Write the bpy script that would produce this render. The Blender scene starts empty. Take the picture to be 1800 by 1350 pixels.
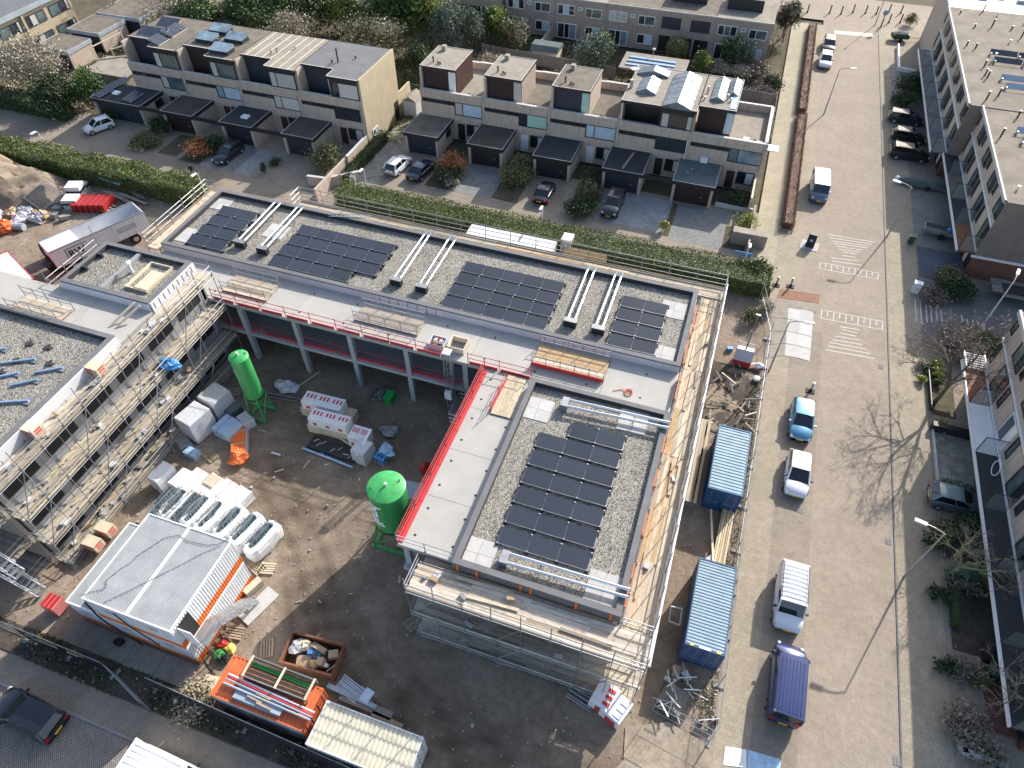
import bpy, bmesh, math, random
from mathutils import Vector, Matrix
random.seed(7)
R = math.radians
scene = bpy.context.scene
COL = scene.collection

# ---------------------------------------------------------------- camera
CAMH = 44.0
cam_data = bpy.data.cameras.new('camera')
cam_data.sensor_width = 36.0
cam_data.lens = 24.0
cam_data.clip_start = 0.5
cam_data.clip_end = 2500.0
cam = bpy.data.objects.new('camera', cam_data)
COL.objects.link(cam)
cam.location = (0, 0, CAMH)
PIT, YAW = 48.51, 18.92
cam.rotation_euler = (R(90 - PIT), 0, R(YAW))
scene.camera = cam

# ---------------------------------------------------------------- sky and sun
SUN_EL, SUN_AZ = 30.5, 21.7           # azimuth clockwise from +Y
world = bpy.data.worlds.new('World')
scene.world = world
world.use_nodes = True
wn = world.node_tree
wn.nodes.clear()
sky = wn.nodes.new('ShaderNodeTexSky')
sky.sky_type = 'NISHITA'
sky.sun_disc = False
sky.sun_elevation = R(SUN_EL)
sky.sun_rotation = R(SUN_AZ)
sky.air_density = 1.0
sky.dust_density = 2.2
sky.ozone_density = 0.8
bg = wn.nodes.new('ShaderNodeBackground')
bg.inputs['Strength'].default_value = 0.15
wo = wn.nodes.new('ShaderNodeOutputWorld')
wn.links.new(sky.outputs[0], bg.inputs['Color'])
wn.links.new(bg.outputs[0], wo.inputs['Surface'])
sd = bpy.data.lights.new('sun', 'SUN')
sd.energy = 4.15
sd.angle = R(0.55)
sd.color = (1.0, 0.95, 0.88)
sun = bpy.data.objects.new('sun', sd)
COL.objects.link(sun)
ldir = Vector((-math.sin(R(SUN_AZ)) * math.cos(R(SUN_EL)), -math.cos(R(SUN_AZ)) * math.cos(R(SUN_EL)), -math.sin(R(SUN_EL))))
sun.rotation_euler = ldir.to_track_quat('-Z', 'Y').to_euler()
sun.location = (40, 100, 80)
scene.view_settings.view_transform = 'Standard'
scene.view_settings.look = 'None'
scene.view_settings.gamma = 1.0
scene.view_settings.use_curve_mapping = False
scene.view_settings.exposure = 0.82

# ---------------------------------------------------------------- survey helper
_fw = Vector((-math.sin(R(YAW)) * math.cos(R(PIT)), math.cos(R(YAW)) * math.cos(R(PIT)), -math.sin(R(PIT))))
_rt = Vector((math.cos(R(YAW)), math.sin(R(YAW)), 0))
_up = _rt.cross(_fw)
def at(px, py, z=0.0):
 d = _fw + _rt * ((px - 900) / 1200.0) - _up * ((py - 675) / 1200.0)
 t = (z - CAMH) / d.z
 return (d.x * t, d.y * t, z)

# ---------------------------------------------------------------- materials
def srgb(r, g, b):
 f = lambda c: (c / 255 / 12.92) if c / 255 <= 0.04045 else ((c / 255 + 0.055) / 1.055) ** 2.4
 return (f(r), f(g), f(b), 1)
M = {}
class NT:
 def __init__(s, name):
  s.m = bpy.data.materials.new(name)
  s.m.use_nodes = True
  s.t = s.m.node_tree
  s.b = s.t.nodes['Principled BSDF']
  s.tc = s.t.nodes.new('ShaderNodeTexCoord')
  s.co = s.tc.outputs['Object']
  M[name] = s.m
 def n(s, typ, **kw):
  nd = s.t.nodes.new('ShaderNode' + typ)
  for k, v in kw.items():
   if k in nd.inputs: nd.inputs[k].default_value = v
   else: setattr(nd, k, v)
  return nd
 def l(s, a, b): s.t.links.new(a, b)
 def math(s, op, a, b=None, c=None):
  nd = s.n('Math', operation=op)
  for i, x in enumerate((a, b, c)):
   if x is None: continue
   if isinstance(x, (int, float)): nd.inputs[i].default_value = x
   else: s.l(x, nd.inputs[i])
  return nd.outputs[0]
 def mix(s, fac, a, b, typ='MIX'):
  nd = s.n('MixRGB', blend_type=typ)
  for i, x in enumerate((fac, a, b)):
   if isinstance(x, (int, float)): nd.inputs[i].default_value = x
   elif isinstance(x, tuple): nd.inputs[i].default_value = x
   else: s.l(x, nd.inputs[i])
  return nd.outputs[0]
 def noise(s, scale, detail=4, rough=0.6, co=None, dist=0.0):
  nd = s.n('TexNoise', Scale=scale, Detail=detail, Roughness=rough, Distortion=dist)
  s.l(co or s.co, nd.inputs['Vector'])
  return nd.outputs['Fac']
 def ramp(s, fac, *stops):
  nd = s.n('ValToRGB')
  e = nd.color_ramp.elements
  while len(e) < len(stops): e.new(0.5)
  for el, (p, c) in zip(e, stops):
   el.position = p
   el.color = c if isinstance(c, tuple) else (c, c, c, 1)
  s.l(fac, nd.inputs[0])
  return nd.outputs[0]
 def scaled(s, sx, sy, sz, rot=(0, 0, 0), co=None):
  nd = s.n('Mapping')
  nd.inputs['Scale'].default_value = (sx, sy, sz)
  nd.inputs['Rotation'].default_value = rot
  s.l(co or s.co, nd.inputs['Vector'])
  return nd.outputs[0]
 def randomise(s):
  oi = s.n('ObjectInfo')
  ad = s.n('VectorMath', operation='MULTIPLY_ADD')
  s.l(s.tc.outputs['Object'], ad.inputs[0])
  ad.inputs[1].default_value = (1, 1, 1)
  cb = s.n('CombineXYZ')
  s.l(s.math('MULTIPLY', oi.outputs['Random'], 91.7), cb.inputs[0])
  s.l(s.math('MULTIPLY', oi.outputs['Random'], 37.3), cb.inputs[1])
  s.l(cb.outputs[0], ad.inputs[2])
  s.co = ad.outputs[0]
  s.rnd = oi.outputs['Random']
 def bump(s, h, strength=0.3, dist=0.02):
  nd = s.n('Bump', Strength=strength, Distance=dist)
  s.l(h, nd.inputs['Height'])
  s.l(nd.outputs[0], s.b.inputs['Normal'])
 def color(s, c):
  if isinstance(c, tuple): s.b.inputs['Base Color'].default_value = c
  else: s.l(c, s.b.inputs['Base Color'])
 def set(s, rough=0.7, metal=0.0, spec=0.4, coat=0.0):
  s.b.inputs['Roughness'].default_value = rough
  s.b.inputs['Metallic'].default_value = metal
  s.b.inputs['Specular IOR Level'].default_value = spec
  s.b.inputs['Coat Weight'].default_value = coat

def hsvvar(n, base, var):
 return n.mix(1.0, base, n.ramp(n.rnd, (0.0, (1 - var,) * 3 + (1,)), (1.0, (1 + var,) * 3 + (1,))), 'MULTIPLY')

def simple(name, col, rough=0.7, metal=0.0, amt=0.18, scale=1.5, fine=0.0, var=0.0, coat=0.0, spec=0.4, bump=0.0, streak=0.0):
 n = NT(name)
 if var: n.randomise()
 f = n.noise(scale, 5, 0.65)
 c = n.mix(1.0, col, n.ramp(f, (0.25, 1 - amt), (0.75, 1 + amt)), 'MULTIPLY')
 if fine:
  g = n.noise(scale * 18, 3, 0.7)
  c = n.mix(1.0, c, n.ramp(g, (0.3, 1 - fine), (0.7, 1 + fine)), 'MULTIPLY')
 if streak:
  st = n.noise(1.0, 4, 0.6, n.scaled(3.0, 3.0, 0.35))
  c = n.mix(1.0, c, n.ramp(st, (0.35, 1 - streak), (0.6, 1.0)), 'MULTIPLY')
 if var: c = hsvvar(n, c, var)
 n.color(c)
 n.set(rough, metal, spec, coat)
 if bump: n.bump(n.noise(scale * 12, 4, 0.7), bump, 0.01)
 return n.m

# ---------------------------------------------------------------- mesh builder
ROOT = {}
class MB:
 def __init__(s):
  s.v, s.f, s.mi = [], [], []
  s.m = 0
 def add(s, vs, fs, m=None):
  o = len(s.v)
  s.v += [tuple(p) for p in vs]
  s.f += [tuple(i + o for i in q) for q in fs]
  s.mi += [s.m if m is None else m] * len(fs)
  return s
 def box(s, x0, y0, z0, x1, y1, z1, m=None):
  if x0 > x1: x0, x1 = x1, x0
  if y0 > y1: y0, y1 = y1, y0
  if z0 > z1: z0, z1 = z1, z0
  return s.add([(x0, y0, z0), (x1, y0, z0), (x1, y1, z0), (x0, y1, z0), (x0, y0, z1), (x1, y0, z1), (x1, y1, z1), (x0, y1, z1)],
                     [(0, 3, 2, 1), (4, 5, 6, 7), (0, 1, 5, 4), (1, 2, 6, 5), (2, 3, 7, 6), (3, 0, 4, 7)], m)
 def obox(s, c, size, rot=0.0, tilt=(0, 0), m=None):
  sx, sy, sz = (k / 2 for k in size)
  mt = Matrix.Rotation(rot, 3, 'Z') @ Matrix.Rotation(tilt[1], 3, 'Y') @ Matrix.Rotation(tilt[0], 3, 'X')
  vs = [Vector(c) + mt @ Vector(p) for p in ((-sx, -sy, -sz), (sx, -sy, -sz), (sx, sy, -sz), (-sx, sy, -sz), (-sx, -sy, sz), (sx, -sy, sz), (sx, sy, sz), (-sx, sy, sz))]
  return s.add(vs, [(0, 3, 2, 1), (4, 5, 6, 7), (0, 1, 5, 4), (1, 2, 6, 5), (2, 3, 7, 6), (3, 0, 4, 7)], m)
 def tube(s, p, q, r=0.025, n=6, r2=None, m=None, cap=True):
  p, q = Vector(p), Vector(q)
  d = (q - p)
  if d.length < 1e-6: return s
  d.normalize()
  a = d.orthogonal().normalized()
  b = d.cross(a)
  r2 = r if r2 is None else r2
  vs = []
  for c, rr in ((p, r), (q, r2)):
   for i in range(n):
    t = 2 * math.pi * i / n
    vs.append(c + a * (rr * math.cos(t)) + b * (rr * math.sin(t)))
  fs = [(i, (i + 1) % n, n + (i + 1) % n, n + i) for i in range(n)]
  if cap: fs += [tuple(range(n - 1, -1, -1)), tuple(range(n, 2 * n))]
  return s.add(vs, fs, m)
 def path(s, pts, r=0.025, n=6, m=None):
  for a, b in zip(pts, pts[1:]): s.tube(a, b, r, n, m=m)
  return s
 def prism(s, poly, z0, z1, m=None):
  k = len(poly)
  ar = sum(poly[i][0] * poly[(i + 1) % k][1] - poly[(i + 1) % k][0] * poly[i][1] for i in range(k))
  if ar < 0: poly = poly[::-1]
  vs = [(p[0], p[1], z0) for p in poly] + [(p[0], p[1], z1) for p in poly]
  fs = [tuple(range(k - 1, -1, -1)), tuple(range(k, 2 * k))] + [(i, (i + 1) % k, k + (i + 1) % k, k + i) for i in range(k)]
  return s.add(vs, fs, m)
 def sheet(s, poly, z, m=None):
  k = len(poly)
  ar = sum(poly[i][0] * poly[(i + 1) % k][1] - poly[(i + 1) % k][0] * poly[i][1] for i in range(k))
  if ar < 0: poly = poly[::-1]
  return s.add([(p[0], p[1], z) for p in poly], [tuple(range(k))], m)
 def lathe(s, c, prof, n=20, m=None):
  vs = []
  for r_, z in prof:
   for i in range(n):
    t = 2 * math.pi * i / n
    vs.append((c[0] + r_ * math.cos(t), c[1] + r_ * math.sin(t), c[2] + z))
  fs = []
  for j in range(len(prof) - 1):
   for i in range(n):
    fs.append((j * n + i, j * n + (i + 1) % n, (j + 1) * n + (i + 1) % n, (j + 1) * n + i))
  fs += [tuple(range(n - 1, -1, -1)), tuple(range((len(prof) - 1) * n, len(prof) * n))]
  return s.add(vs, fs, m)
 def blob(s, c, rad, seed=0, sub=2, rough=0.2, m=None):
  rnd = random.Random(seed)
  nu, nv = 6 + 4 * sub, 3 + 2 * sub
  ph = [rnd.uniform(0, 6.28) for _ in range(6)]
  vs, fs = [], []
  for j in range(nv + 1):
   th = math.pi * j / nv
   for i in range(nu):
    p = 2 * math.pi * i / nu
    k = 1 + rough * (math.sin(3 * p + ph[0] + 2 * th) * 0.5 + math.sin(5 * th + ph[1] + p) * 0.5 + rnd.uniform(-.4, .4))
    vs.append((c[0] + rad[0] * k * math.sin(th) * math.cos(p), c[1] + rad[1] * k * math.sin(th) * math.sin(p), c[2] + rad[2] * k * math.cos(th)))
  for j in range(nv):
   for i in range(nu):
    fs.append((j * nu + i, (j + 1) * nu + i, (j + 1) * nu + (i + 1) % nu, j * nu + (i + 1) % nu))
  return s.add(vs, fs, m)
 def mesh(s, name, mats, smooth=False, off=(0, 0, 0)):
  me = bpy.data.meshes.new(name)
  ox, oy, oz = off
  me.from_pydata([(x - ox, y - oy, z - oz) for x, y, z in s.v], [], s.f)
  if not isinstance(mats, (list, tuple)): mats = [mats]
  for mm in mats: me.materials.append(M[mm] if isinstance(mm, str) else mm)
  if len(mats) > 1: me.polygons.foreach_set('material_index', s.mi)
  if smooth:
   me.polygons.foreach_set('use_smooth', [True] * len(me.polygons))
   me.set_sharp_from_angle(angle=R(40))
  me.update()
  return me
 def build(s, name, mats, parent=None, smooth=False, local=False, label=None, kind=None):
  off = (0, 0, 0)
  if parent is not None and not local: off = ROOT.get(parent.name, (0, 0, 0))
  me = s.mesh(name, mats, smooth, off)
  o = bpy.data.objects.new(name, me)
  COL.objects.link(o)
  if parent is not None:
   o.parent = parent
   ROOT[o.name] = ROOT.get(parent.name, (0, 0, 0)) if not local else (0, 0, 0)
  if label: o['label'] = label
  if kind: o['kind'] = kind
  return o

def thing(name, label, cat, loc=(0, 0, 0), rot=0.0, group=None):
 o = bpy.data.objects.new(name, None)
 o.empty_display_size = 0.3
 COL.objects.link(o)
 o.location = loc
 o.rotation_euler = (0, 0, rot)
 o['label'] = label
 o['category'] = cat
 if group: o['group'] = group
 ROOT[o.name] = tuple(loc)
 return o
def tag(o, label, cat, group=None):
 o['label'] = label
 o['category'] = cat
 if group: o['group'] = group
 return o
def struct(o):
 o['kind'] = 'structure'
 return o
def place(name, me, parent, loc, rot=(0, 0, 0), scale=None):
 o = bpy.data.objects.new(name, me)
 COL.objects.link(o)
 if parent is not None:
  o.parent = parent
  r = ROOT.get(parent.name, (0, 0, 0))
  loc = (loc[0] - r[0], loc[1] - r[1], loc[2] - r[2])
 o.location = loc
 o.rotation_euler = rot
 if scale: o.scale = scale
 return o
def wbox(parent, name, mat, x0, y0, z0, x1, y1, z1, label=None):
 return MB().box(x0, y0, z0, x1, y1, z1).build(name, mat, parent, label=label)
def copy_tree(src, loc=None, rot=None, label=None, par=None):
 c = src.copy()
 COL.objects.link(c)
 if par is not None: c.parent = par
 for ch in src.children: copy_tree(ch, par=c)
 if loc is not None: c.location = loc
 if rot is not None: c.rotation_euler = (0, 0, rot)
 if label: c['label'] = label
 return c
ORD = ['first', 'second', 'third', 'fourth', 'fifth', 'sixth', 'seventh', 'eighth', 'ninth', 'tenth', 'eleventh', 'twelfth']

# ---------------------------------------------------------------- material library
S = srgb
simple('concrete', (0.385, 0.37, 0.34, 1), 0.85, amt=0.10, scale=0.6, fine=0.06)
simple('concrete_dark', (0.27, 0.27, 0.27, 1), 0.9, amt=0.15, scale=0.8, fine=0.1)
simple('concrete_column', (0.40, 0.41, 0.42, 1), 0.8, amt=0.1, scale=1.0)
simple('bitumen', (0.045, 0.045, 0.048, 1), 0.95, amt=0.2, scale=1.2, fine=0.1)
simple('bitumen_grey', (0.145, 0.145, 0.15, 1), 0.8, amt=0.18, scale=1.0, fine=0.08)
simple('bitumen_old', (0.08, 0.067, 0.053, 1), 0.95, amt=0.35, scale=0.9, fine=0.2)
simple('felt_moss', (0.155, 0.133, 0.105, 1), 0.95, amt=0.4, scale=0.7, fine=0.2)
simple('felt_green', (0.10, 0.125, 0.125, 1), 0.9, amt=0.25, scale=0.8, fine=0.1)
simple('felt_sand', (0.265, 0.235, 0.192, 1), 0.95, amt=0.25, scale=0.8, fine=0.25)
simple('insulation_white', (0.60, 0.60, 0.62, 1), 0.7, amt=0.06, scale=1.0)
simple('foil_lilac', (0.54, 0.52, 0.545, 1), 0.5, amt=0.1, scale=1.0)
simple('white_paint', (0.75, 0.76, 0.77, 1), 0.45, amt=0.07, scale=2.0, streak=0.12)
simple('white_clean', (0.80, 0.81, 0.82, 1), 0.35, amt=0.03)
simple('white_film', (0.66, 0.66, 0.66, 1), 0.35, amt=0.12, scale=3.0, var=0.06, bump=0.4)
simple('grey_film', (0.50, 0.51, 0.53, 1), 0.35, amt=0.15, scale=3.0, var=0.08, bump=0.4)
simple('galv', (0.46, 0.48, 0.50, 1), 0.38, metal=0.75, amt=0.18, scale=2.5, var=0.15)
simple('galv_dull', (0.30, 0.30, 0.31, 1), 0.5, metal=0.6, amt=0.25, scale=2.5, var=0.15)
simple('tube_grey', (0.36, 0.365, 0.37, 1), 0.45, metal=0.5, amt=0.2, scale=2.5, var=0.2)
simple('duct_steel', (0.68, 0.70, 0.73, 1), 0.28, metal=0.85, amt=0.12, scale=3)
simple('black_box', (0.028, 0.03, 0.033, 1), 0.6, amt=0.15)
simple('black_plastic', (0.02, 0.02, 0.021, 1), 0.55, amt=0.1)
simple('opening_shade', (0.018, 0.019, 0.021, 1), 0.8, amt=0.2)  # near-black colour for slabs that stand in for the shade inside openings
simple('red_board', (0.50, 0.04, 0.045, 1), 0.55, amt=0.15, scale=2.0, var=0.08)
simple('red_steel', (0.42, 0.035, 0.04, 1), 0.5, amt=0.2, scale=2.0, var=0.1)
simple('red_plastic', (0.40, 0.03, 0.03, 1), 0.4, amt=0.15)
simple('pink_plastic', (0.62, 0.20, 0.20, 1), 0.5, amt=0.12)
simple('orange_paint', (0.80, 0.19, 0.03, 1), 0.5, amt=0.12, scale=2.0)
simple('orange_tape', (0.72, 0.16, 0.035, 1), 0.6, amt=0.15)
simple('orange_film', (0.72, 0.16, 0.04, 1), 0.4, amt=0.25, scale=3.0, bump=0.6)
simple('silo_green', (0.055, 0.35, 0.095, 1), 0.4, amt=0.14, scale=0.9, coat=0.2, streak=0.22)
simple('green_plastic', (0.03, 0.38, 0.08, 1), 0.4, amt=0.1)
simple('bin_green', (0.03, 0.075, 0.05, 1), 0.5, amt=0.15, var=0.1)
simple('blue_plastic', (0.08, 0.26, 0.55, 1), 0.4, amt=0.25, scale=4)
simple('sky_film', (0.34, 0.50, 0.66, 1), 0.35, amt=0.3, scale=4, bump=0.4)
simple('rail_blue', (0.26, 0.38, 0.55, 1), 0.4, metal=0.4, amt=0.1, var=0.1)
simple('timber_new', (0.55, 0.40, 0.21, 1), 0.75, amt=0.2, scale=3, var=0.15)
simple('timber_pale', (0.60, 0.52, 0.38, 1), 0.8, amt=0.15, scale=3, var=0.15)
simple('pallet_wood', (0.36, 0.28, 0.19, 1), 0.85, amt=0.25, scale=3, var=0.2)
simple('grey_wood', (0.22, 0.20, 0.175, 1), 0.9, amt=0.25, scale=3, var=0.25)
simple('rust', (0.22, 0.10, 0.055, 1), 0.8, amt=0.4, scale=2.5, fine=0.2)
simple('block_grey', (0.44, 0.43, 0.41, 1), 0.85, amt=0.12, scale=2, var=0.1)
simple('carton', (0.42, 0.31, 0.20, 1), 0.8, amt=0.15, scale=2, var=0.2)
simple('brick_beige', (0.49, 0.40, 0.325, 1), 0.9, amt=0.10, scale=0.9, fine=0.10, streak=0.18)
simple('brick_sunlit', (0.45, 0.375, 0.26, 1), 0.9, amt=0.10, scale=0.8, fine=0.10, streak=0.10)  # beige brick with the sun's yellow put into the colour
simple('brick_grey', (0.34, 0.285, 0.24, 1), 0.9, amt=0.12, scale=0.9, fine=0.12, streak=0.15)
simple('brick_brown', (0.16, 0.075, 0.055, 1), 0.9, amt=0.15, scale=0.9, fine=0.15)
simple('coping', (0.50, 0.48, 0.46, 1), 0.8, amt=0.15, scale=1.5, fine=0.1)
simple('trim_dark', (0.022, 0.022, 0.025, 1), 0.5, amt=0.15)
simple('trim_brown', (0.05, 0.022, 0.02, 1), 0.55, amt=0.2)
simple('panel_navy', (0.028, 0.033, 0.048, 1), 0.55, amt=0.15)
simple('panel_brown', (0.034, 0.019, 0.017, 1), 0.6, amt=0.2, streak=0.15)
simple('frame_white', (0.72, 0.73, 0.74, 1), 0.5, amt=0.05)
simple('frame_dark', (0.03, 0.034, 0.042, 1), 0.5, amt=0.1)
simple('curtain', (0.50, 0.48, 0.44, 1), 0.8, amt=0.1, scale=4, var=0.15)
simple('blind_blue', (0.42, 0.52, 0.60, 1), 0.6, amt=0.08, var=0.1)
simple('blind_green', (0.36, 0.55, 0.47, 1), 0.6, amt=0.08)
simple('hose_black', (0.015, 0.015, 0.016, 1), 0.5, amt=0.1)
simple('tyre', (0.018, 0.018, 0.018, 1), 0.85, amt=0.1)
simple('rubber', (0.03, 0.03, 0.03, 1), 0.8, amt=0.1)
simple('bark', (0.14, 0.105, 0.08, 1), 0.95, amt=0.3, scale=5)
simple('bark_grey', (0.26, 0.22, 0.18, 1), 0.95, amt=0.3, scale=5)
simple('bark_green', (0.24, 0.25, 0.13, 1), 0.95, amt=0.3, scale=5)
simple('twig_red', (0.17, 0.095, 0.08, 1), 0.95, amt=0.2, scale=5)
simple('lamp_white', (0.72, 0.72, 0.70, 1), 0.4, amt=0.05)
simple('lamp_grey', (0.36, 0.36, 0.36, 1), 0.5, metal=0.3, amt=0.15)
simple('plate_yellow', (0.75, 0.48, 0.02, 1), 0.5, amt=0.05)
simple('lens_red', (0.35, 0.012, 0.012, 1), 0.25, amt=0.05)
simple('lens_clear', (0.6, 0.62, 0.64, 1), 0.15, amt=0.03, coat=0.5)
simple('skin', (0.50, 0.32, 0.24, 1), 0.6, amt=0.05)
simple('cloth_black', (0.018, 0.018, 0.02, 1), 0.9, amt=0.2)
simple('jeans', (0.10, 0.20, 0.38, 1), 0.9, amt=0.2)
simple('paint_red', (0.45, 0.05, 0.045, 1), 0.5, amt=0.1)
simple('paper_white', (0.78, 0.77, 0.75, 1), 0.6, amt=0.04)
simple('ink_black', (0.015, 0.015, 0.018, 1), 0.6, amt=0.02)
simple('ink_red', (0.60, 0.05, 0.06, 1), 0.6, amt=0.1)
simple('ink_white', (0.82, 0.82, 0.82, 1), 0.5, amt=0.02)
simple('ink_yellow', (0.72, 0.55, 0.12, 1), 0.6, amt=0.05)
simple('road_paint', (0.50, 0.47, 0.42, 1), 0.8, amt=0.18, scale=3, fine=0.15)

def glass(name, col, rough=0.05):
 n = NT(name)
 f = n.noise(0.7, 2)
 n.color(n.mix(1.0, col, n.ramp(f, (0.3, 0.6), (0.7, 1.4)), 'MULTIPLY'))
 n.set(rough, 0.0, 0.9)
glass('glass_dark', (0.022, 0.028, 0.034, 1))
glass('glass_teal', (0.09, 0.13, 0.135, 1), 0.08)
glass('glass_blue', (0.20, 0.27, 0.31, 1), 0.08)
glass('car_glass', (0.012, 0.015, 0.018, 1), 0.03)
n = NT('glass_pane')
n.color((0.62, 0.72, 0.72, 1)); n.set(0.08, 0, 0.6)
n.b.inputs['Transmission Weight'].default_value = 0.8
n.b.inputs['Alpha'].default_value = 0.38

n = NT('gravel')
v = n.n('TexVoronoi', Scale=12.5); n.l(n.co, v.inputs['Vector'])
bw = n.n('RGBToBW'); n.l(v.outputs['Color'], bw.inputs[0])
c = n.ramp(bw.outputs[0], (0.10, S(92, 90, 86)), (0.3, S(148, 144, 136)), (0.6, S(172, 167, 156)), (0.9, S(198, 191, 179)))
c = n.mix(1.0, c, n.ramp(v.outputs['Distance'], (0.25, 1.0), (0.75, 0.45)), 'MULTIPLY')
c = n.mix(1.0, c, n.ramp(n.noise(0.5, 4), (0.3, 0.82), (0.7, 1.08)), 'MULTIPLY')
n.color(c); n.set(0.95, 0, 0.2)
n.bump(n.math('SUBTRACT', 1.0, v.outputs['Distance']), 0.8, 0.05)

n = NT('solar_cell')
n.randomise()
br = n.n('TexBrick', Scale=1.0)
br.offset = 0.0
br.inputs['Color1'].default_value = br.inputs['Color2'].default_value = (0.038, 0.042, 0.054, 1)
br.inputs['Mortar'].default_value = (0.05, 0.055, 0.067, 1)
br.inputs['Mortar Size'].default_value = 0.012
br.inputs['Brick Width'].default_value = 0.085
br.inputs['Row Height'].default_value = 0.085
n.l(n.tc.outputs['Object'], br.inputs['Vector'])
n.color(hsvvar(n, br.outputs['Color'], 0.12)); n.set(0.3, 0.0, 0.8)

def boards(name, lo, hi, k=0.12, gy=1.0):
 n = NT(name)
 n.randomise()
 base = n.ramp(n.rnd, (0.0, lo), (1.0, hi))
 g = n.noise(1.0, 5, 0.7, n.scaled(1.2, 14.0 * gy, 6.0))
 c = n.mix(1.0, base, n.ramp(g, (0.3, 0.72), (0.7, 1.18)), 'MULTIPLY')
 st = n.noise(2.2, 4, 0.6)
 c = n.mix(n.ramp(st, (0.55, 0.0), (0.75, 0.6)), c, (0.16, 0.13, 0.10, 1))
 n.color(c); n.set(0.88, 0, 0.25)
boards('board_weathered', (0.33, 0.27, 0.20, 1), (0.56, 0.49, 0.38, 1))
boards('board_warm', (0.42, 0.28, 0.14, 1), (0.62, 0.53, 0.40, 1))
boards('board_grey', (0.27, 0.225, 0.185, 1), (0.42, 0.36, 0.30, 1))
boards('board_new', (0.45, 0.38, 0.26, 1), (0.58, 0.50, 0.36, 1))
boards('board_shade_lift', (0.46, 0.39, 0.31, 1), (0.66, 0.58, 0.48, 1))  # lighter copy of the grey boards, brightened against the deck shade
simple('felt_brown', (0.20, 0.17, 0.135, 1), 0.95, amt=0.3, scale=0.5, fine=0.25)

simple('brick_shaded', (0.21, 0.175, 0.15, 1), 0.9, amt=0.12, scale=0.9, fine=0.12, streak=0.15)  # grey brick darkened, shade of the end walls put into the colour
def worn(name, col, wear, amt=0.4, scale=0.8):
 n = NT(name)
 w = n.noise(scale, 6, 0.7, n.scaled(1, 3, 1))
 c = n.mix(n.ramp(w, (0.5, 0.0), (0.72, amt)), col, wear)
 c = n.mix(1.0, c, n.ramp(n.noise(0.8, 4), (0.3, 0.85), (0.7, 1.12)), 'MULTIPLY')
 n.color(c); n.set(0.5, 0.0, 0.4)
worn('container_blue_pale', (0.24, 0.37, 0.43, 1), (0.30, 0.22, 0.15, 1), 0.6, 1.0)
worn('container_blue_grey', (0.27, 0.37, 0.43, 1), (0.30, 0.36, 0.42, 1), 0.4)
worn('container_blue', (0.02, 0.09, 0.22, 1), (0.05, 0.10, 0.2, 1), 0.3)
worn('container_navy', (0.045, 0.095, 0.19, 1), (0.05, 0.10, 0.2, 1), 0.3)
worn('container_cream', (0.56, 0.52, 0.40, 1), (0.22, 0.21, 0.17, 1), 0.55, 0.7)
worn('container_orange', (0.62, 0.15, 0.05, 1), (0.25, 0.08, 0.04, 1), 0.6)
worn('container_white', (0.66, 0.66, 0.66, 1), (0.4, 0.36, 0.33, 1), 0.4)
worn('cabin_roof', (0.30, 0.315, 0.325, 1), (0.26, 0.27, 0.28, 1), 0.6, 0.35)
worn('steel_sheet', (0.33, 0.38, 0.43, 1), (0.2, 0.2, 0.2, 1), 0.4)

def carpaint(name, col, metal=0.25):
 n = NT(name)
 n.color(col); n.set(0.32, metal, 0.5, 0.8)
 n.b.inputs['Coat Roughness'].default_value = 0.06
carpaint('car_blue', (0.10, 0.27, 0.42, 1), 0.4)
carpaint('car_white', (0.74, 0.75, 0.76, 1), 0.0)
carpaint('car_silver', (0.50, 0.54, 0.60, 1), 0.4)
carpaint('car_purple', (0.025, 0.04, 0.13, 1), 0.3)
carpaint('car_slate', (0.12, 0.15, 0.20, 1), 0.4)
carpaint('car_black', (0.012, 0.014, 0.02, 1), 0.2)
carpaint('car_navy', (0.02, 0.03, 0.06, 1), 0.3)
carpaint('car_teal', (0.13, 0.20, 0.23, 1), 0.4)

def paving(name, c1, c2, mortar, w, h, rot=0.0, big=0.16, off=0.5, ms=0.008, dirt=None, moss=None):
 n = NT(name)
 br = n.n('TexBrick', Scale=1.0)
 br.offset = off
 br.inputs['Color1'].default_value = c1
 br.inputs['Color2'].default_value = c2
 br.inputs['Mortar'].default_value = mortar
 br.inputs['Mortar Size'].default_value = ms
 br.inputs['Brick Width'].default_value = w
 br.inputs['Row Height'].default_value = h
 br.inputs['Bias'].default_value = 0.0
 n.l(n.scaled(1, 1, 1, (0, 0, rot)), br.inputs['Vector'])
 c = br.outputs['Color']
 c = n.mix(1.0, c, n.ramp(n.noise(0.22, 5, 0.65), (0.3, 1 - big), (0.7, 1 + big)), 'MULTIPLY')
 c = n.mix(1.0, c, n.ramp(n.noise(1.7, 5, 0.7), (0.3, 0.86), (0.7, 1.10)), 'MULTIPLY')
 c = n.mix(1.0, c, n.ramp(n.noise(14, 3, 0.7), (0.3, 0.88), (0.7, 1.10)), 'MULTIPLY')
 if dirt: c = n.mix(n.ramp(n.noise(0.5, 5, 0.7, dist=0.6), (0.55, 0.0), (0.72, 0.75)), c, dirt)
 if moss: c = n.mix(n.ramp(n.noise(0.9, 6, 0.75), (0.48, 0.0), (0.7, 0.7)), c, moss)
 n.color(c); n.set(0.92, 0, 0.25)
 n.bump(n.math('ADD', br.outputs['Fac'], n.noise(9, 3)), 0.25, 0.012)
paving('paving_road', (0.36, 0.300, 0.235, 1), (0.31, 0.257, 0.202, 1), (0.20, 0.167, 0.13, 1), 0.21, 0.105, R(45), 0.1, dirt=(0.255, 0.215, 0.175, 1))
paving('paving_walk', (0.36, 0.305, 0.23, 1), (0.31, 0.265, 0.20, 1), (0.20, 0.17, 0.125, 1), 0.3, 0.3, 0, 0.12, moss=(0.27, 0.24, 0.17, 1))
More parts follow.
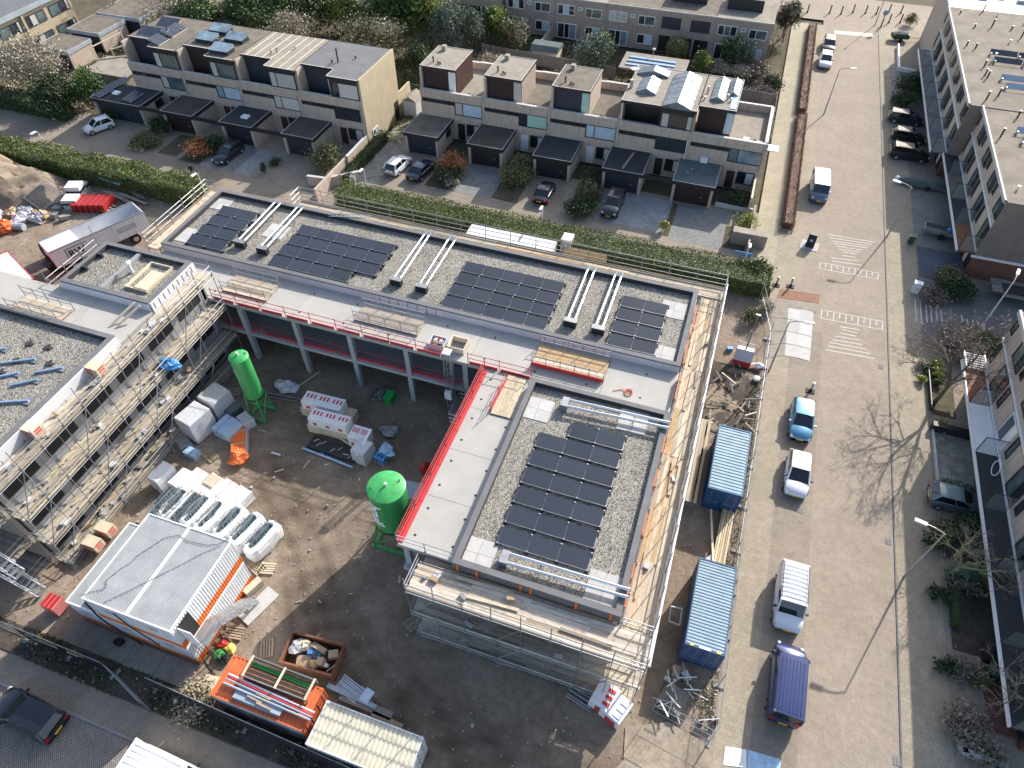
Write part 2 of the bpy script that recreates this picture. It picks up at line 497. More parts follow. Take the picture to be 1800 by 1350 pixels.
paving('paving_mossy', (0.40, 0.35, 0.26, 1), (0.36, 0.32, 0.235, 1), (0.22, 0.20, 0.13, 1), 0.3, 0.3, 0, 0.12, moss=(0.28, 0.26, 0.15, 1))
paving('paving_street', (0.31, 0.26, 0.205, 1), (0.265, 0.222, 0.178, 1), (0.2, 0.17, 0.13, 1), 0.21, 0.105, 0, 0.14, dirt=(0.20, 0.172, 0.142, 1))
paving('paving_dark', (0.24, 0.21, 0.185, 1), (0.30, 0.265, 0.235, 1), (0.07, 0.06, 0.05, 1), 0.21, 0.105, R(45), 0.12, ms=0.012)
paving('paving_grey', (0.25, 0.245, 0.24, 1), (0.205, 0.205, 0.205, 1), (0.12, 0.12, 0.12, 1), 0.3, 0.3, 0, 0.15, moss=(0.14, 0.15, 0.11, 1))
paving('paving_bluegrey', (0.22, 0.22, 0.215, 1), (0.18, 0.182, 0.18, 1), (0.11, 0.115, 0.12, 1), 0.5, 0.5, 0, 0.12)
paving('paving_frost', (0.33, 0.335, 0.34, 1), (0.26, 0.265, 0.27, 1), (0.16, 0.165, 0.17, 1), 0.3, 0.15, 0, 0.2, dirt=(0.17, 0.18, 0.17, 1))
paving('tiles_rustic', (0.34, 0.32, 0.28, 1), (0.22, 0.20, 0.18, 1), (0.11, 0.11, 0.08, 1), 0.62, 0.48, 0, 0.15, off=0.35, ms=0.012)
paving('asphalt_flat', (0.15, 0.148, 0.145, 1), (0.14, 0.138, 0.136, 1), (0.145, 0.14, 0.14, 1), 1, 1, 0, 0.12, dirt=(0.18, 0.17, 0.16, 1))
paving('shale_blue', (0.14, 0.155, 0.185, 1), (0.08, 0.092, 0.12, 1), (0.05, 0.06, 0.08, 1), 0.09, 0.07, 0.4, 0.2)

def ground(name, c_lo, c_mid, c_hi, scale=0.25, bumpd=0.05, dark=None):
 n = NT(name)
 a = n.noise(scale, 7, 0.66, dist=0.5)
 c = n.ramp(a, (0.28, c_lo), (0.5, c_mid), (0.72, c_hi))
 c = n.mix(1.0, c, n.ramp(n.noise(2.2, 6, 0.72), (0.3, 0.72), (0.7, 1.22)), 'MULTIPLY')
 peb = n.n('TexVoronoi', Scale=5.0); n.l(n.co, peb.inputs['Vector'])
 pf = n.math('MULTIPLY', n.ramp(peb.outputs['Distance'], (0.10, 1.0), (0.2, 0.0)), n.ramp(n.noise(0.35, 4), (0.5, 0.0), (0.68, 1.0)))
 c = n.mix(pf, c, (0.34, 0.31, 0.27, 1))
 if dark:
  w = n.n('TexWave', Scale=0.22, Distortion=2.5, Detail=2.0); n.l(n.scaled(1, 1, 1, (0, 0, 0.9)), w.inputs['Vector'])
  c = n.mix(n.ramp(w.outputs['Fac'], (0.55, 0.0), (0.9, 0.55)), c, dark)
 if name == 'soil':
  at_ = n.n('Attribute', attribute_name='rut_tone')
  k_ = n.math('MULTIPLY', at_.outputs['Fac'], n.ramp(n.noise(1.1, 5, 0.7), (0.3, 0.55), (0.65, 1.0)))
  c = n.mix(k_, c, n.mix(1.0, c, (0.36, 0.33, 0.31, 1), 'MULTIPLY'))
 n.color(c); n.set(0.95, 0, 0.2)
 n.bump(n.noise(3.0, 7, 0.75), 0.7, bumpd)
ground('soil', (0.15, 0.115, 0.085, 1), (0.255, 0.20, 0.15, 1), (0.36, 0.295, 0.225, 1), 0.2, 0.10)
ground('soil_dark', (0.05, 0.04, 0.034, 1), (0.085, 0.07, 0.058, 1), (0.14, 0.115, 0.095, 1), 0.3, 0.08)
ground('soil_sand', (0.24, 0.19, 0.14, 1), (0.32, 0.265, 0.20, 1), (0.38, 0.32, 0.25, 1), 0.3, 0.05)
ground('earth_garden', (0.06, 0.05, 0.035, 1), (0.10, 0.085, 0.055, 1), (0.13, 0.12, 0.06, 1), 0.5, 0.08)
ground('lawn', (0.05, 0.07, 0.025, 1), (0.08, 0.10, 0.035, 1), (0.12, 0.13, 0.05, 1), 0.6, 0.05)
ground('soil_track', (0.13, 0.10, 0.076, 1), (0.20, 0.158, 0.12, 1), (0.29, 0.235, 0.18, 1), 0.5, 0.08)
def leaf(name, lo, hi, rough=0.6, trans=0.25):
 n = NT(name)
 g = n.n('NewGeometry')
 c = n.ramp(g.outputs['Random Per Island'], (0.0, lo), (1.0, hi))
 n.color(c); n.set(rough, 0, 0.3)
 n.b.inputs['Subsurface Weight'].default_value = 0.0
leaf('leaf_hedge', (0.072, 0.094, 0.026, 1), (0.217, 0.246, 0.072, 1))
leaf('leaf_dark', (0.02, 0.038, 0.017, 1), (0.075, 0.105, 0.04, 1))
leaf('leaf_green', (0.04, 0.08, 0.02, 1), (0.12, 0.18, 0.05, 1))
leaf('leaf_grey', (0.070, 0.093, 0.064, 1), (0.197, 0.232, 0.174, 1))
leaf('leaf_olive', (0.085, 0.085, 0.035, 1), (0.21, 0.20, 0.09, 1))
leaf('leaf_rust', (0.232, 0.094, 0.043, 1), (0.493, 0.217, 0.087, 1))
leaf('leaf_beech', (0.11, 0.052, 0.034, 1), (0.20, 0.10, 0.06, 1))
leaf('leaf_straw', (0.255, 0.220, 0.139, 1), (0.464, 0.418, 0.314, 1))
leaf('leaf_lime', (0.189, 0.217, 0.043, 1), (0.406, 0.420, 0.102, 1))
leaf('blossom', (0.22, 0.19, 0.13, 1), (0.46, 0.42, 0.34, 1))
leaf('twig_grey', (0.145, 0.116, 0.094, 1), (0.290, 0.239, 0.189, 1))
leaf('twig_purple', (0.14, 0.105, 0.09, 1), (0.27, 0.21, 0.18, 1))

# ================================================================ the ground, streets and paths
def strip(name, mat, x0, y0, x1, y1, z, nx=1, ny=1):
 m = MB()
 m.sheet([(x0, y0), (x1, y0), (x1, y1), (x0, y1)], z)
 return struct(m.build(name, mat))
def uneven(name, mat, x0, y0, x1, y1, z, step, amp, seed=1, hole=None):
 rnd = random.Random(seed)
 nx, ny = max(2, int((x1 - x0) / step)), max(2, int((y1 - y0) / step))
 m = MB()
 vs = []
 for j in range(ny + 1):
  for i in range(nx + 1):
   x, y = x0 + (x1 - x0) * i / nx, y0 + (y1 - y0) * j / ny
   e = min(i, j, nx - i, ny - j)
   k = 0 if e == 0 else 1
   h = amp * k * (math.sin(x * 0.9 + 1.3 * math.sin(y * 0.5)) * 0.35 + math.sin(y * 1.3 + x * 0.4) * 0.3 + rnd.uniform(-.35, .35))
   vs.append((x, y, z + h))
 fs = [(j * (nx + 1) + i, j * (nx + 1) + i + 1, (j + 1) * (nx + 1) + i + 1, (j + 1) * (nx + 1) + i) for j in range(ny) for i in range(nx)]
 m.add(vs, fs)
 return struct(m.build(name, mat, smooth=True))

strip('ground', 'earth_garden', -700, -300, 700, 900, -0.25)
def smooth_path(p, n=12):
 out = []
 for i in range(len(p) - 1):
  p0, p1, p2, p3 = (Vector(p[max(0, min(len(p) - 1, i + k))]) for k in (-1, 0, 1, 2))
  for j in range(n):
   t = j / n
   out.append(.5 * ((2 * p1) + (p2 - p0) * t + (2 * p0 - 5 * p1 + 4 * p2 - p3) * t * t + (3 * p1 - p0 - 3 * p2 + p3) * t ** 3))
 return out
def site_soil():
 import numpy as np
 x0, y0, x1, y1, st = -74, 4.75, 7.75, 55.5, .3
 nx, ny = int((x1 - x0) / st), int((y1 - y0) / st)
 X, Y = np.meshgrid(np.linspace(x0, x1, nx + 1), np.linspace(y0, y1, ny + 1))
 rng = np.random.default_rng(4)
 Z = .05 * (np.sin(X * .9 + 1.3 * np.sin(Y * .5)) * .35 + np.sin(Y * 1.3 + X * .4) * .3) + rng.uniform(-.012, .012, X.shape)
 base = [(-28, 22), (-24, 19.5), (-20.5, 16.5), (-17, 12.6), (-12, 10.2), (-5, 9.2), (3, 8.6), (7, 8.4)]
 rut_tone = np.zeros_like(X)
 def dist(pts):
  d = np.full(X.shape, 1e9)
  for p in pts: d = np.minimum(d, (X - p.x) ** 2 + (Y - p.y) ** 2)
  return np.sqrt(d)
 d = dist(smooth_path(base, 16))
 rut_tone += .75 * np.exp(-(d / 2.6) ** 2)
 for off, w, k in ((1.0, .2, .5), (-.9, .22, .55), (2.1, .18, .35), (-2.0, .2, .4), (.2, .16, .3)):
  q = [(x + off * .75, y + off * .65) for x, y in base]
  dd = dist(smooth_path(q, 22))
  rut_tone += k * np.exp(-(dd / w) ** 2)
  Z -= .05 * np.exp(-(dd / (w * 1.3)) ** 2)
 for q in ([(-33, 22), (-29, 25), (-24, 25.2), (-18, 22.5)], [(-30, 30), (-22, 25), (-18, 17)], [(-27, 17), (-23, 20), (-18, 24)]):
  dd = dist(smooth_path(q, 22)); rut_tone += .35 * np.exp(-(dd / .25) ** 2)
 rut_tone += .45 * np.exp(-(((X + 24) / 13) ** 2 + ((Y - 28) / 5) ** 2))  # broad darker oval across the courtyard soil
 rut_tone *= np.clip(.75 + .4 * np.sin(X * 2.1 + np.sin(Y * 1.7)) * np.sin(Y * 2.6), .3, 1.1)
 edge = (X <= x0) | (X >= x1) | (Y <= y0) | (Y >= y1); Z[edge] = 0
 i = np.arange(ny * (nx + 1)).reshape(ny, nx + 1)[:, :nx].ravel()
 F = np.stack([i, i + 1, i + nx + 2, i + nx + 1], 1)
 me = bpy.data.meshes.new('building_site_soil')
 me.from_pydata(np.stack([X.ravel(), Y.ravel(), Z.ravel()], 1).tolist(), [], F.tolist())
 me.polygons.foreach_set('use_smooth', [True] * len(me.polygons))
 ca = me.attributes.new('rut_tone', 'FLOAT', 'POINT'); ca.data.foreach_set('value', np.clip(rut_tone, 0, 1).ravel())
 me.materials.append(M['soil']); me.update()
 o = bpy.data.objects.new('building_site_soil', me); COL.objects.link(o); struct(o)
site_soil()
strip('pavement_west', 'paving_walk', 7.75, -6, 9.75, 66, 0.0)
strip('mossy_path', 'paving_mossy', 5.0, 57.0, 7.35, 126, 0.008)
strip('parking_strip', 'paving_street', 9.75, -6, 12.4, 52, 0.004)
strip('verge_paving', 'paving_walk', 7.35, 52, 10.2, 126, 0.004)
strip('road', 'paving_road', 9.75, -6, 18.05, 128, 0.0)
strip('pavement_east', 'paving_walk', 18.15, -6, 21.0, 128, 0.03)
strip('east_forecourt', 'paving_street', 21.0, -6, 60, 128, 0.01)
k = MB()
y = -6.0
while y < 128:
 k.box(18.06, y, -0.1, 18.16, y + 0.98, 0.06)
 y += 1.0
k.build('kerb', 'bitumen_grey', kind='structure')
strip('cross_street', 'paving_road', -90, 128, 140, 146, -0.01)
strip('far_verge', 'earth_garden', -200, 140, 300, 149, 0.0)
strip('far_water', 'glass_dark', -200, 149, 300, 190, -0.1)
strip('terrace_street', 'paving_street', -130, 52, -40, 64, 0.0)
strip('terrace_street', 'paving_street', -40, 57.0, 5.0, 69.5, 0.0)
strip('terrace_yard', 'paving_street', -80, 63.9, -40, 69, 0.004)
for nm, mt, x0, y0, x1, y1 in (('drive', 'paving_street', -79, 58.4, -66.2, 63.5), ('drive', 'paving_frost', -59.5, 57.8, -56, 63.4),
  ('drive', 'paving_bluegrey', -55.9, 57.8, -54.8, 63.4), ('drive', 'paving_frost', -54.7, 57.8, -52.6, 63.4),
  ('drive', 'paving_frost', -12, 62.4, -4.4, 68.6), ('drive', 'paving_grey', -3.6, 61.6, 1.8, 68.6), ('drive', 'paving_grey', -28.6, 62.5, -24.0, 68.5),
  ('path', 'paving_walk', -16.3, 62.4, -15.2, 69.5), ('path', 'paving_mossy', -24.0, 62.4, -23.0, 68.5), ('path', 'tiles_rustic', -41.2, 60, -37.6, 76)):
 strip(nm, mt, x0, y0, x1, y1, 0.012)
strip('front_footpath', 'paving_street', -80, 3.15, 9.7, 4.75, 0.02)
for a, b, c, d in ((-24, 62.6, -20.95, 69.5), (-15.1, 62.6, -12.8, 70), (-32.2, 62.6, -29.2, 70), (-66.1, 58.6, -63.4, 63.3), (-62.6, 58, -59.7, 63.4), (-4.3, 62, -3.7, 68.4), (1.9, 62, 4.2, 66)): strip('planting_bed', 'earth_garden', a, b, c, d, 0.02)
strip('front_earth', 'soil_dark', -45, 4.8, -9, 6.4, 0.09)
strip('front_street', 'paving_dark', -80, -30, 9.7, 3.05, 0.0)
k = MB()
x = -60.0
while x < -12:
 k.box(x, 3.03, -0.1, x + 0.98, 3.16, 0.05)
 x += 1.0
k.build('kerb', 'concrete_dark', kind='structure')
struct(MB().sheet([(.8, 4.6), (7.74, 4.6), (7.74, 13.8), (5, 14.3), (2.6, 13.2), (2.9, 11.4), (1.9, 9.6), (2.3, 7.4)], 0.07).build('site_entrance', 'soil_sand'))
for nm, mt, x0, y0, x1, y1, z in (('forecourt', 'asphalt_flat', 21.0, 53.2, 34, 63.2, 0.03), ('forecourt', 'shale_blue', 21.2, 63.4, 25.6, 68.8, 0.03),
  ('forecourt', 'paving_bluegrey', 21.1, 69.0, 25.6, 79, 0.03), ('forecourt', 'paving_dark', 21.0, 79.2, 25, 100, 0.03),
  ('forecourt', 'tiles_rustic', 21.3, 38.2, 24.4, 43.0, 0.035), ('forecourt', 'paving_street', 21.2, 43.5, 24.5, 48.0, 0.035),
  ('forecourt', 'paving_street', 21.0, 20, 25, 37.6, 0.03), ('planting_bed', 'soil_dark', 21.4, 24.5, 24.3, 29.5, 0.045), ('planting_bed', 'soil_dark', 21.3, 31.2, 24.2, 34.6, 0.045), ('planting_bed', 'earth_garden', 21.3, 44.9, 23.2, 50.3, 0.05), ('forecourt', 'brick_brown', 23.0, 20, 24.8, 30, 0.038), ('forecourt', 'tiles_rustic', 19.5, 103, 22.6, 114, 0.05)):
 strip(nm, mt, x0, y0, x1, y1, z)
def paint(name, polys, z=0.006):
 m = MB()
 for p in polys: m.sheet(p, z)
 return m.build(name, 'road_paint', kind='structure')
def bar(px0, py0, px1, py1, w=0.11, z=0.0):
 a, b = Vector(at(px0, py0)[:2]), Vector(at(px1, py1)[:2])
 d = (b - a).normalized(); nn = Vector((-d.y, d.x)) * w / 2
 return [a + nn, a - nn, b - nn, b + nn]
Z8 = lambda x, y: (1350 + x * 0.2518, 300 + y * 0.2518)
h = []
for a, b, c, d in ((420, 445, 745, 500), (430, 467, 725, 515), (445, 490, 705, 528), (460, 507, 690, 540), (480, 527, 665, 556), (495, 548, 640, 568), (515, 567, 620, 583), (520, 590, 610, 606), (440, 608, 635, 630), (450, 630, 655, 660),
                   (500, 1088, 640, 1112), (520, 1110, 625, 1134), (500, 1132, 615, 1156), (470, 1155, 640, 1182), (450, 1180, 660, 1215), (430, 1200, 690, 1246), (415, 1222, 715, 1278), (400, 1250, 745, 1312)):
 h.append(bar(*Z8(a, b), *Z8(c, d)))
for (x0, y0, x1, y1, dy) in ((365, 640, 770, 715, 42), (375, 972, 800, 1052, 58)):
 h.append(bar(*Z8(x0, y0), *Z8(x1, y1), w=0.09)); h.append(bar(*Z8(x0 - 8, y0 + dy), *Z8(x1 - 5, y1 + dy), w=0.09))
 for i in range(11):
  t = i / 10
  xx, yy = x0 + (x1 - x0) * t, y0 + (y1 - y0) * t
  h.append(bar(*Z8(xx, yy), *Z8(xx - 4, yy + dy * (1 if i % 2 == 0 else 0.62)), w=0.09))
for i in range(18):
 x0 = 470 + i * 15
 h.append(bar(1350 + x0 * .2518, (212 + i * 1.2) * .2518, 1350 + (x0 + 3) * .2518, (238 + i * 1.2) * .2518, w=0.28))
paint('road_marking', h)
h = []
for a, b, c, d in ((1025, 885, 1035, 1060), (1060, 905, 1072, 1072), (1100, 930, 1110, 1060), (1135, 945, 1142, 1060), (1170, 955, 1180, 1050), (1205, 975, 1215, 1055),
                   (1350, 1010, 1357, 1060), (1388, 1035, 1400, 1100), (1425, 1040, 1440, 1120), (1460, 1050, 1482, 1142), (1500, 1070, 1522, 1160)):
 h.append(bar(*Z8(a, b), *Z8(c, d), w=0.13))
paint('bay_marking', h, 0.036)
rp = 0
def plate(name, mat, quad, z, th=0.03):
 q = [at(*p)[:2] for p in quad]
 return struct(MB().prism(q, 0.0, z).build(name, mat))
plate('steel_road_plate', 'rust', [(1372, 508), (1441, 518), (1439, 533), (1366, 523)], 0.025)
plate('steel_road_plate', 'felt_sand', [(1365, 524), (1438, 534), (1434, 550), (1362, 537)], 0.03)
for i in range(4):
 a, b = i / 4, (i + 1) / 4 - 0.01
 ly = lambda t: (1386 - t * 7, 540 + t * 86)
 my = lambda t: (1408 - t * 7, 544 + t * 86)
 ry = lambda t: (1430 - t * 7, 549 + t * 87)
 plate('concrete_road_plate', 'block_grey', [ly(a), my(a), my(b), ly(b)], 0.028)
 plate('concrete_road_plate', 'block_grey', [my(a), ry(a), ry(b), my(b)], 0.031)
 l2 = lambda t: (1360 - t * 18, 535 + t * 96)
 plate('concrete_road_plate', 'felt_sand', [l2(a), ly(a), ly(b), l2(b)], 0.026)
plate('concrete_road_plate', 'white_paint', [(1275, 1312), (1312, 1318), (1312, 1350), (1271, 1345)], 0.03)
plate('concrete_road_plate', 'sky_film', [(1314, 1318), (1372, 1335), (1372, 1372), (1314, 1352)], 0.03)
dr = MB()
for px, py in ((1577, 1338), (1407, 897), (1549, 645), (1562, 952)):
 p = at(px, py)
 for k in range(5): dr.box(p[0] - 0.22 + k * 0.09, p[1] - 0.25, 0.0, p[0] - 0.17 + k * 0.09, p[1] + 0.25, 0.035)
dr.build('drain_grate', 'concrete_dark', kind='structure')

# ================================================================ the school under construction
ZS, ZG, ZP = 6.4, 6.75, 7.15     # top of slab, gravel, parapet
school = thing('school_building', 'U shaped concrete school under construction with gravel roofs and bare slabs', 'building', (-20, 30, 0))
def parapet(x0, y0, x1, y1, t=0.38, z0=ZS, z1=ZP, skip='', mat='bitumen_grey'):
 for s_, bx in (('s', (x0, y0, x1, y0 + t)), ('n', (x0, y1 - t, x1, y1)), ('w', (x0, y0 + t, x0 + t, y1 - t)), ('e', (x1 - t, y0 + t, x1, y1 - t))):
  if s_ in skip: continue
  wbox(school, 'parapet', mat, bx[0], bx[1], z0, bx[2], bx[3], z1)
def gravel_roof(x0, y0, x1, y1, t=0.38):
 wbox(school, 'gravel_roof', 'gravel', x0 + t + .002, y0 + t + .002, ZS - .3, x1 - t - .002, y1 - t - .002, ZG)
parapet(-45.3, 36.5, 0.62, 45.5)
gravel_roof(-45.3, 36.5, 0.62, 45.5)
parapet(-9.4, 16.5, 0.72, 31.95)
gravel_roof(-9.4, 16.5, 0.72, 31.95)
for x0, y0, x1, y1 in ((-45.3, 36.5, 0.62, 45.5), (-9.4, 16.5, 0.72, 31.95), ):
 t = 0.383
 m = MB()
 m.box(x0 + t, y1 - t - .02, ZG - .02, x1 - t, y1 - t - .003, ZP - .02).box(x0 + t, y0 + t + .003, ZG - .02, x1 - t, y0 + t + .02, ZP - .02)
 m.box(x0 + t + .003, y0 + t, ZG - .02, x0 + t + .02, y1 - t, ZP - .02).box(x1 - t - .02, y0 + t, ZG - .02, x1 - t - .003, y1 - t, ZP - .02)
 m.build('roof_upstand', 'bitumen', school)
for x0, y0, x1, y1 in ((-80, 11.0, -37.55, 23.45), (-45.75, 27.0, -37.55, 32.2)):
 t = 0.383
 m = MB()
 m.box(x0 + t, y1 - t - .02, 9.9, x1 - t, y1 - t - .003, 10.28).box(x0 + t, y0 + t + .003, 9.9, x1 - t, y0 + t + .02, 10.28)
 m.box(x0 + t + .003, y0 + t, 9.9, x0 + t + .02, y1 - t, 10.28).box(x1 - t - .02, y0 + t, 9.9, x1 - t - .003, y1 - t, 10.28)
 m.build('roof_upstand', 'bitumen', school)
def slab_planks(x0, y0, x1, y1, along, n, z0=ZS - 0.32, z1=ZS):
 for i in range(n):
  if along == 'x':
   a, b = x0 + (x1 - x0) * i / n, x0 + (x1 - x0) * (i + 1) / n - 0.025
   wbox(school, 'floor_slab', 'concrete', a, y0, z0, b, y1, z1)
  else:
   a, b = y0 + (y1 - y0) * i / n, y0 + (y1 - y0) * (i + 1) / n - 0.025
   wbox(school, 'floor_slab', 'concrete', x0, a, z0, x1, b, z1)
slab_planks(-45.2, 32.3, 0.62, 36.5, 'x', 9)
slab_planks(-13.25, 16.9, -9.4, 32.29, 'y', 4)
m = MB()
for x in range(-38, 0, 4):
 for yy in (33.2, 35.6): m.tube((x + .4, yy, ZS), (x + .4, yy, ZS + .012), .09, 8)
for i in range(4):
 for xx in (-12.4, -9.9):
  for q in (0.9, 2.9): m.tube((xx, 16.9 + i * 3.85 + q, ZS), (xx, 16.9 + i * 3.85 + q, ZS + .012), .09, 8)
m.build('lifting_socket', 'black_plastic', school, kind='stuff')
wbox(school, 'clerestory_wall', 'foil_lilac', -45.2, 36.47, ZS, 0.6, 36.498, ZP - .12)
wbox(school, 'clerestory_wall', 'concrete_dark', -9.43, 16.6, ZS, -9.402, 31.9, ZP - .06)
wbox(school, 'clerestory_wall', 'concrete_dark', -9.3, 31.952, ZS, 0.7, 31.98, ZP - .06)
for x0, x1 in ((-24.2, -18.4), (-10.1, -4.6)):
 wbox(school, 'foil_panel', 'insulation_white', x0, 36.43, ZS + .02, x1, 36.465, ZP - .1)
 for i in range(7):
  xx = x0 + (x1 - x0) * (i + .3) / 7
  wbox(school, 'joint_tape', 'orange_tape', xx, 36.41, ZS + .05, xx + .07, 36.43, ZP - .12)
colx = (-39.9, -34.95, -29.8, -24.8, -19.85, -14.9)
for x in colx: wbox(school, 'column', 'concrete_column', x - .2, 32.36, 0, x + .2, 32.76, ZS - .33)
wbox(school, 'edge_beam', 'concrete_column', -40.9, 32.34, 2.95, -13.3, 32.9, 3.25)
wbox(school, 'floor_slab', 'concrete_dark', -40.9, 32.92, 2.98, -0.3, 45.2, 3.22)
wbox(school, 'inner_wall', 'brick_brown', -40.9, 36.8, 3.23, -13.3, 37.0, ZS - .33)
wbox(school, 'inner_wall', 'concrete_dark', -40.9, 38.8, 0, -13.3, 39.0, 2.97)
for i in range(5):
 x = colx[i]
 wbox(school, 'window_opening', 'glass_dark', x + .7, 36.76, 3.5, x + 4.2, 36.798, 5.8)
for y in (17.3, 20.9, 24.6, 28.3): wbox(school, 'column', 'concrete_column', -13.15, y, 0, -12.75, y + .4, ZS - .33)
wbox(school, 'edge_beam', 'concrete_column', -13.2, 16.95, 2.95, -12.7, 32.3, 3.25)
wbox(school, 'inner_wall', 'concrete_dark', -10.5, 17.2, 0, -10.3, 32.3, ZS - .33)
wbox(school, 'outer_wall', 'insulation_white', -45.25, 45.2, 0, 0.55, 45.45, ZS - .02)
wbox(school, 'outer_wall', 'insulation_white', -45.28, 36.6, 0, -45.0, 45.2, ZS - .02)
wbox(school, 'outer_wall', 'foil_lilac', 0.36, 16.6, 0, 0.66, 45.19, ZS - .02)
wbox(school, 'outer_wall', 'brick_grey', -11.3, 16.56, 0, 0.35, 16.85, ZS - .34)
for x0, x1, z0, z1 in ((-11.1, -9.9, .4, 2.7), (-9, -6, .4, 2.7), (-5, -1, .4, 2.7), (-11.1, -9.9, 3.6, 5.6), (-8.6, -5.6, 3.6, 5.6), (-4.6, -1.2, 3.6, 5.6)):
 wbox(school, 'window_opening', 'opening_shade', x0, 16.5, z0, x1, 16.555, z1)
XL, ZS3 = -37.55, 9.55
ZG3, ZP3 = 9.92, 10.3
def gravel_hi(x0, y0, x1, y1, t=0.38): wbox(school, 'gravel_roof', 'gravel', x0 + t + .002, y0 + t + .002, ZS3 - .2, x1 - t - .002, y1 - t - .002, ZG3)
parapet(-80, 11.0, XL, 23.45, z0=ZS3, z1=ZP3)
gravel_hi(-80, 11.0, XL, 23.45)
parapet(-45.75, 27.0, XL, 32.2, z0=ZS3, z1=ZP3)
gravel_hi(-45.75, 27.0, XL, 32.2)
slab_planks(-66, 23.46, XL + .1, 26.98, 'x', 6, ZS3 - .32, ZS3)
wbox(school, 'roof_curb', 'concrete_dark', -42.4, 27.4, ZG3, -42.05, 31.8, ZG3 + .3)
for y in (28.9, 30.6): wbox(school, 'parapet_anchor', 'bitumen', -45.36, y, ZG3, -44.9, y + .16, ZP3 - .02)
cu = thing('roof_hatch_frame', 'pale timber hatch frame half closed by a board on the small gravel roof', 'hatch', (-39.9, 29.6, ZG3))
X0, X1, Y0, Y1 = -40.75, -38.75, 28.2, 31.3
for bx in ((X0, Y0 + .08, X0 + .08, Y1 - .08), (X1 - .08, Y0 + .08, X1, Y1 - .08), (X0, Y1 - .08, X1, Y1), (X0, Y0, X1, Y0 + .08)):
 wbox(cu, 'frame_rail', 'timber_pale', bx[0], bx[1], ZG3, bx[2], bx[3], ZG3 + .22)
wbox(cu, 'lid_board', 'timber_pale', X0 + .8, Y0 + .1, ZG3 + .222, X1 - .05, Y1 - .9, ZG3 + .262)
vp_ = thing('roof_vent', 'slim white roof vent pipe beside the timber hatch frame', 'vent', (-41.5, 29.9, ZG3))
MB().tube((-41.5, 29.9, ZG3), (-41.5, 29.9, ZG3 + .9), .13, 10).build('vent_pipe', 'white_paint', vp_)
MB().lathe((-41.5, 29.9, ZG3 + .9), [(.24, 0), (.26, .06), (.1, .16)], 12).build('vent_cowl', 'white_paint', vp_)
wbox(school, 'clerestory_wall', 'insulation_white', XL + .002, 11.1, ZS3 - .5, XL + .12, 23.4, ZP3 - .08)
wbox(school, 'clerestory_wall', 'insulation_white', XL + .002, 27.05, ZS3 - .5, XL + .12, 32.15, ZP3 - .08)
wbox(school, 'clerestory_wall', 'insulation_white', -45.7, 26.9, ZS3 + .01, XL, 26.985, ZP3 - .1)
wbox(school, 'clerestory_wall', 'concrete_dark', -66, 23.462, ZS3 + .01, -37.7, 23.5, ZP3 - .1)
for i in range(9): wbox(school, 'joint_tape', 'ink_black', XL + .121, 27.3 + i * .55, ZS3 + .05, XL + .13, 27.36 + i * .55, ZP3 - .15)
wbox(school, 'outer_wall', 'concrete_dark', XL - .4, 11.2, 0, XL - .1, 32.25, ZS3 - .33)
for z0, z1 in ((0.5, 2.2), (3.5, 5.2), (6.8, 8.5)):
 wbox(school, 'floor_band', 'concrete', XL - .099, 11.2, z1 + .1, XL - .02, 32.2, z1 + .75)
 for i in range(6):
  wbox(school, 'window_opening', 'opening_shade', XL - .099, 11.6 + i * 3.45, z0, XL - .03, 14.2 + i * 3.45, z1)
wbox(school, 'outer_wall', 'brick_grey', -80, 10.75, 0, XL - .1, 10.98, ZS3)
wbox(school, 'outer_wall', 'insulation_white', -45.74, 27.1, 0, -45.5, 32.18, ZS3 - .33)
wbox(school, 'inner_wall', 'concrete_dark', -45.5, 31.9, 6.42, XL - .1, 32.18, ZS3 - .33)
for cx, cy in ((-43.9, 38.6), (-44.3, 43.9), (-0.95, 42.9), (-0.95, 37.6), (-8.2, 29.5), (-8.2, 17.7), (-0.6, 18.0), (-1.6, 30.6), (-36.9, 41.7), (-40.7, 41.9)):
 nx = 2
 for i in range(nx):
  for j in range(2):
   place('roof_paver', M.setdefault('_pv', None) or M.update(_pv=MB().box(-.49, -.49, 0, .49, .49, .05).mesh('roof_paver', 'block_grey')) or M['_pv'], school, (cx - .5 + i, cy - .5 + j, ZG - .012))

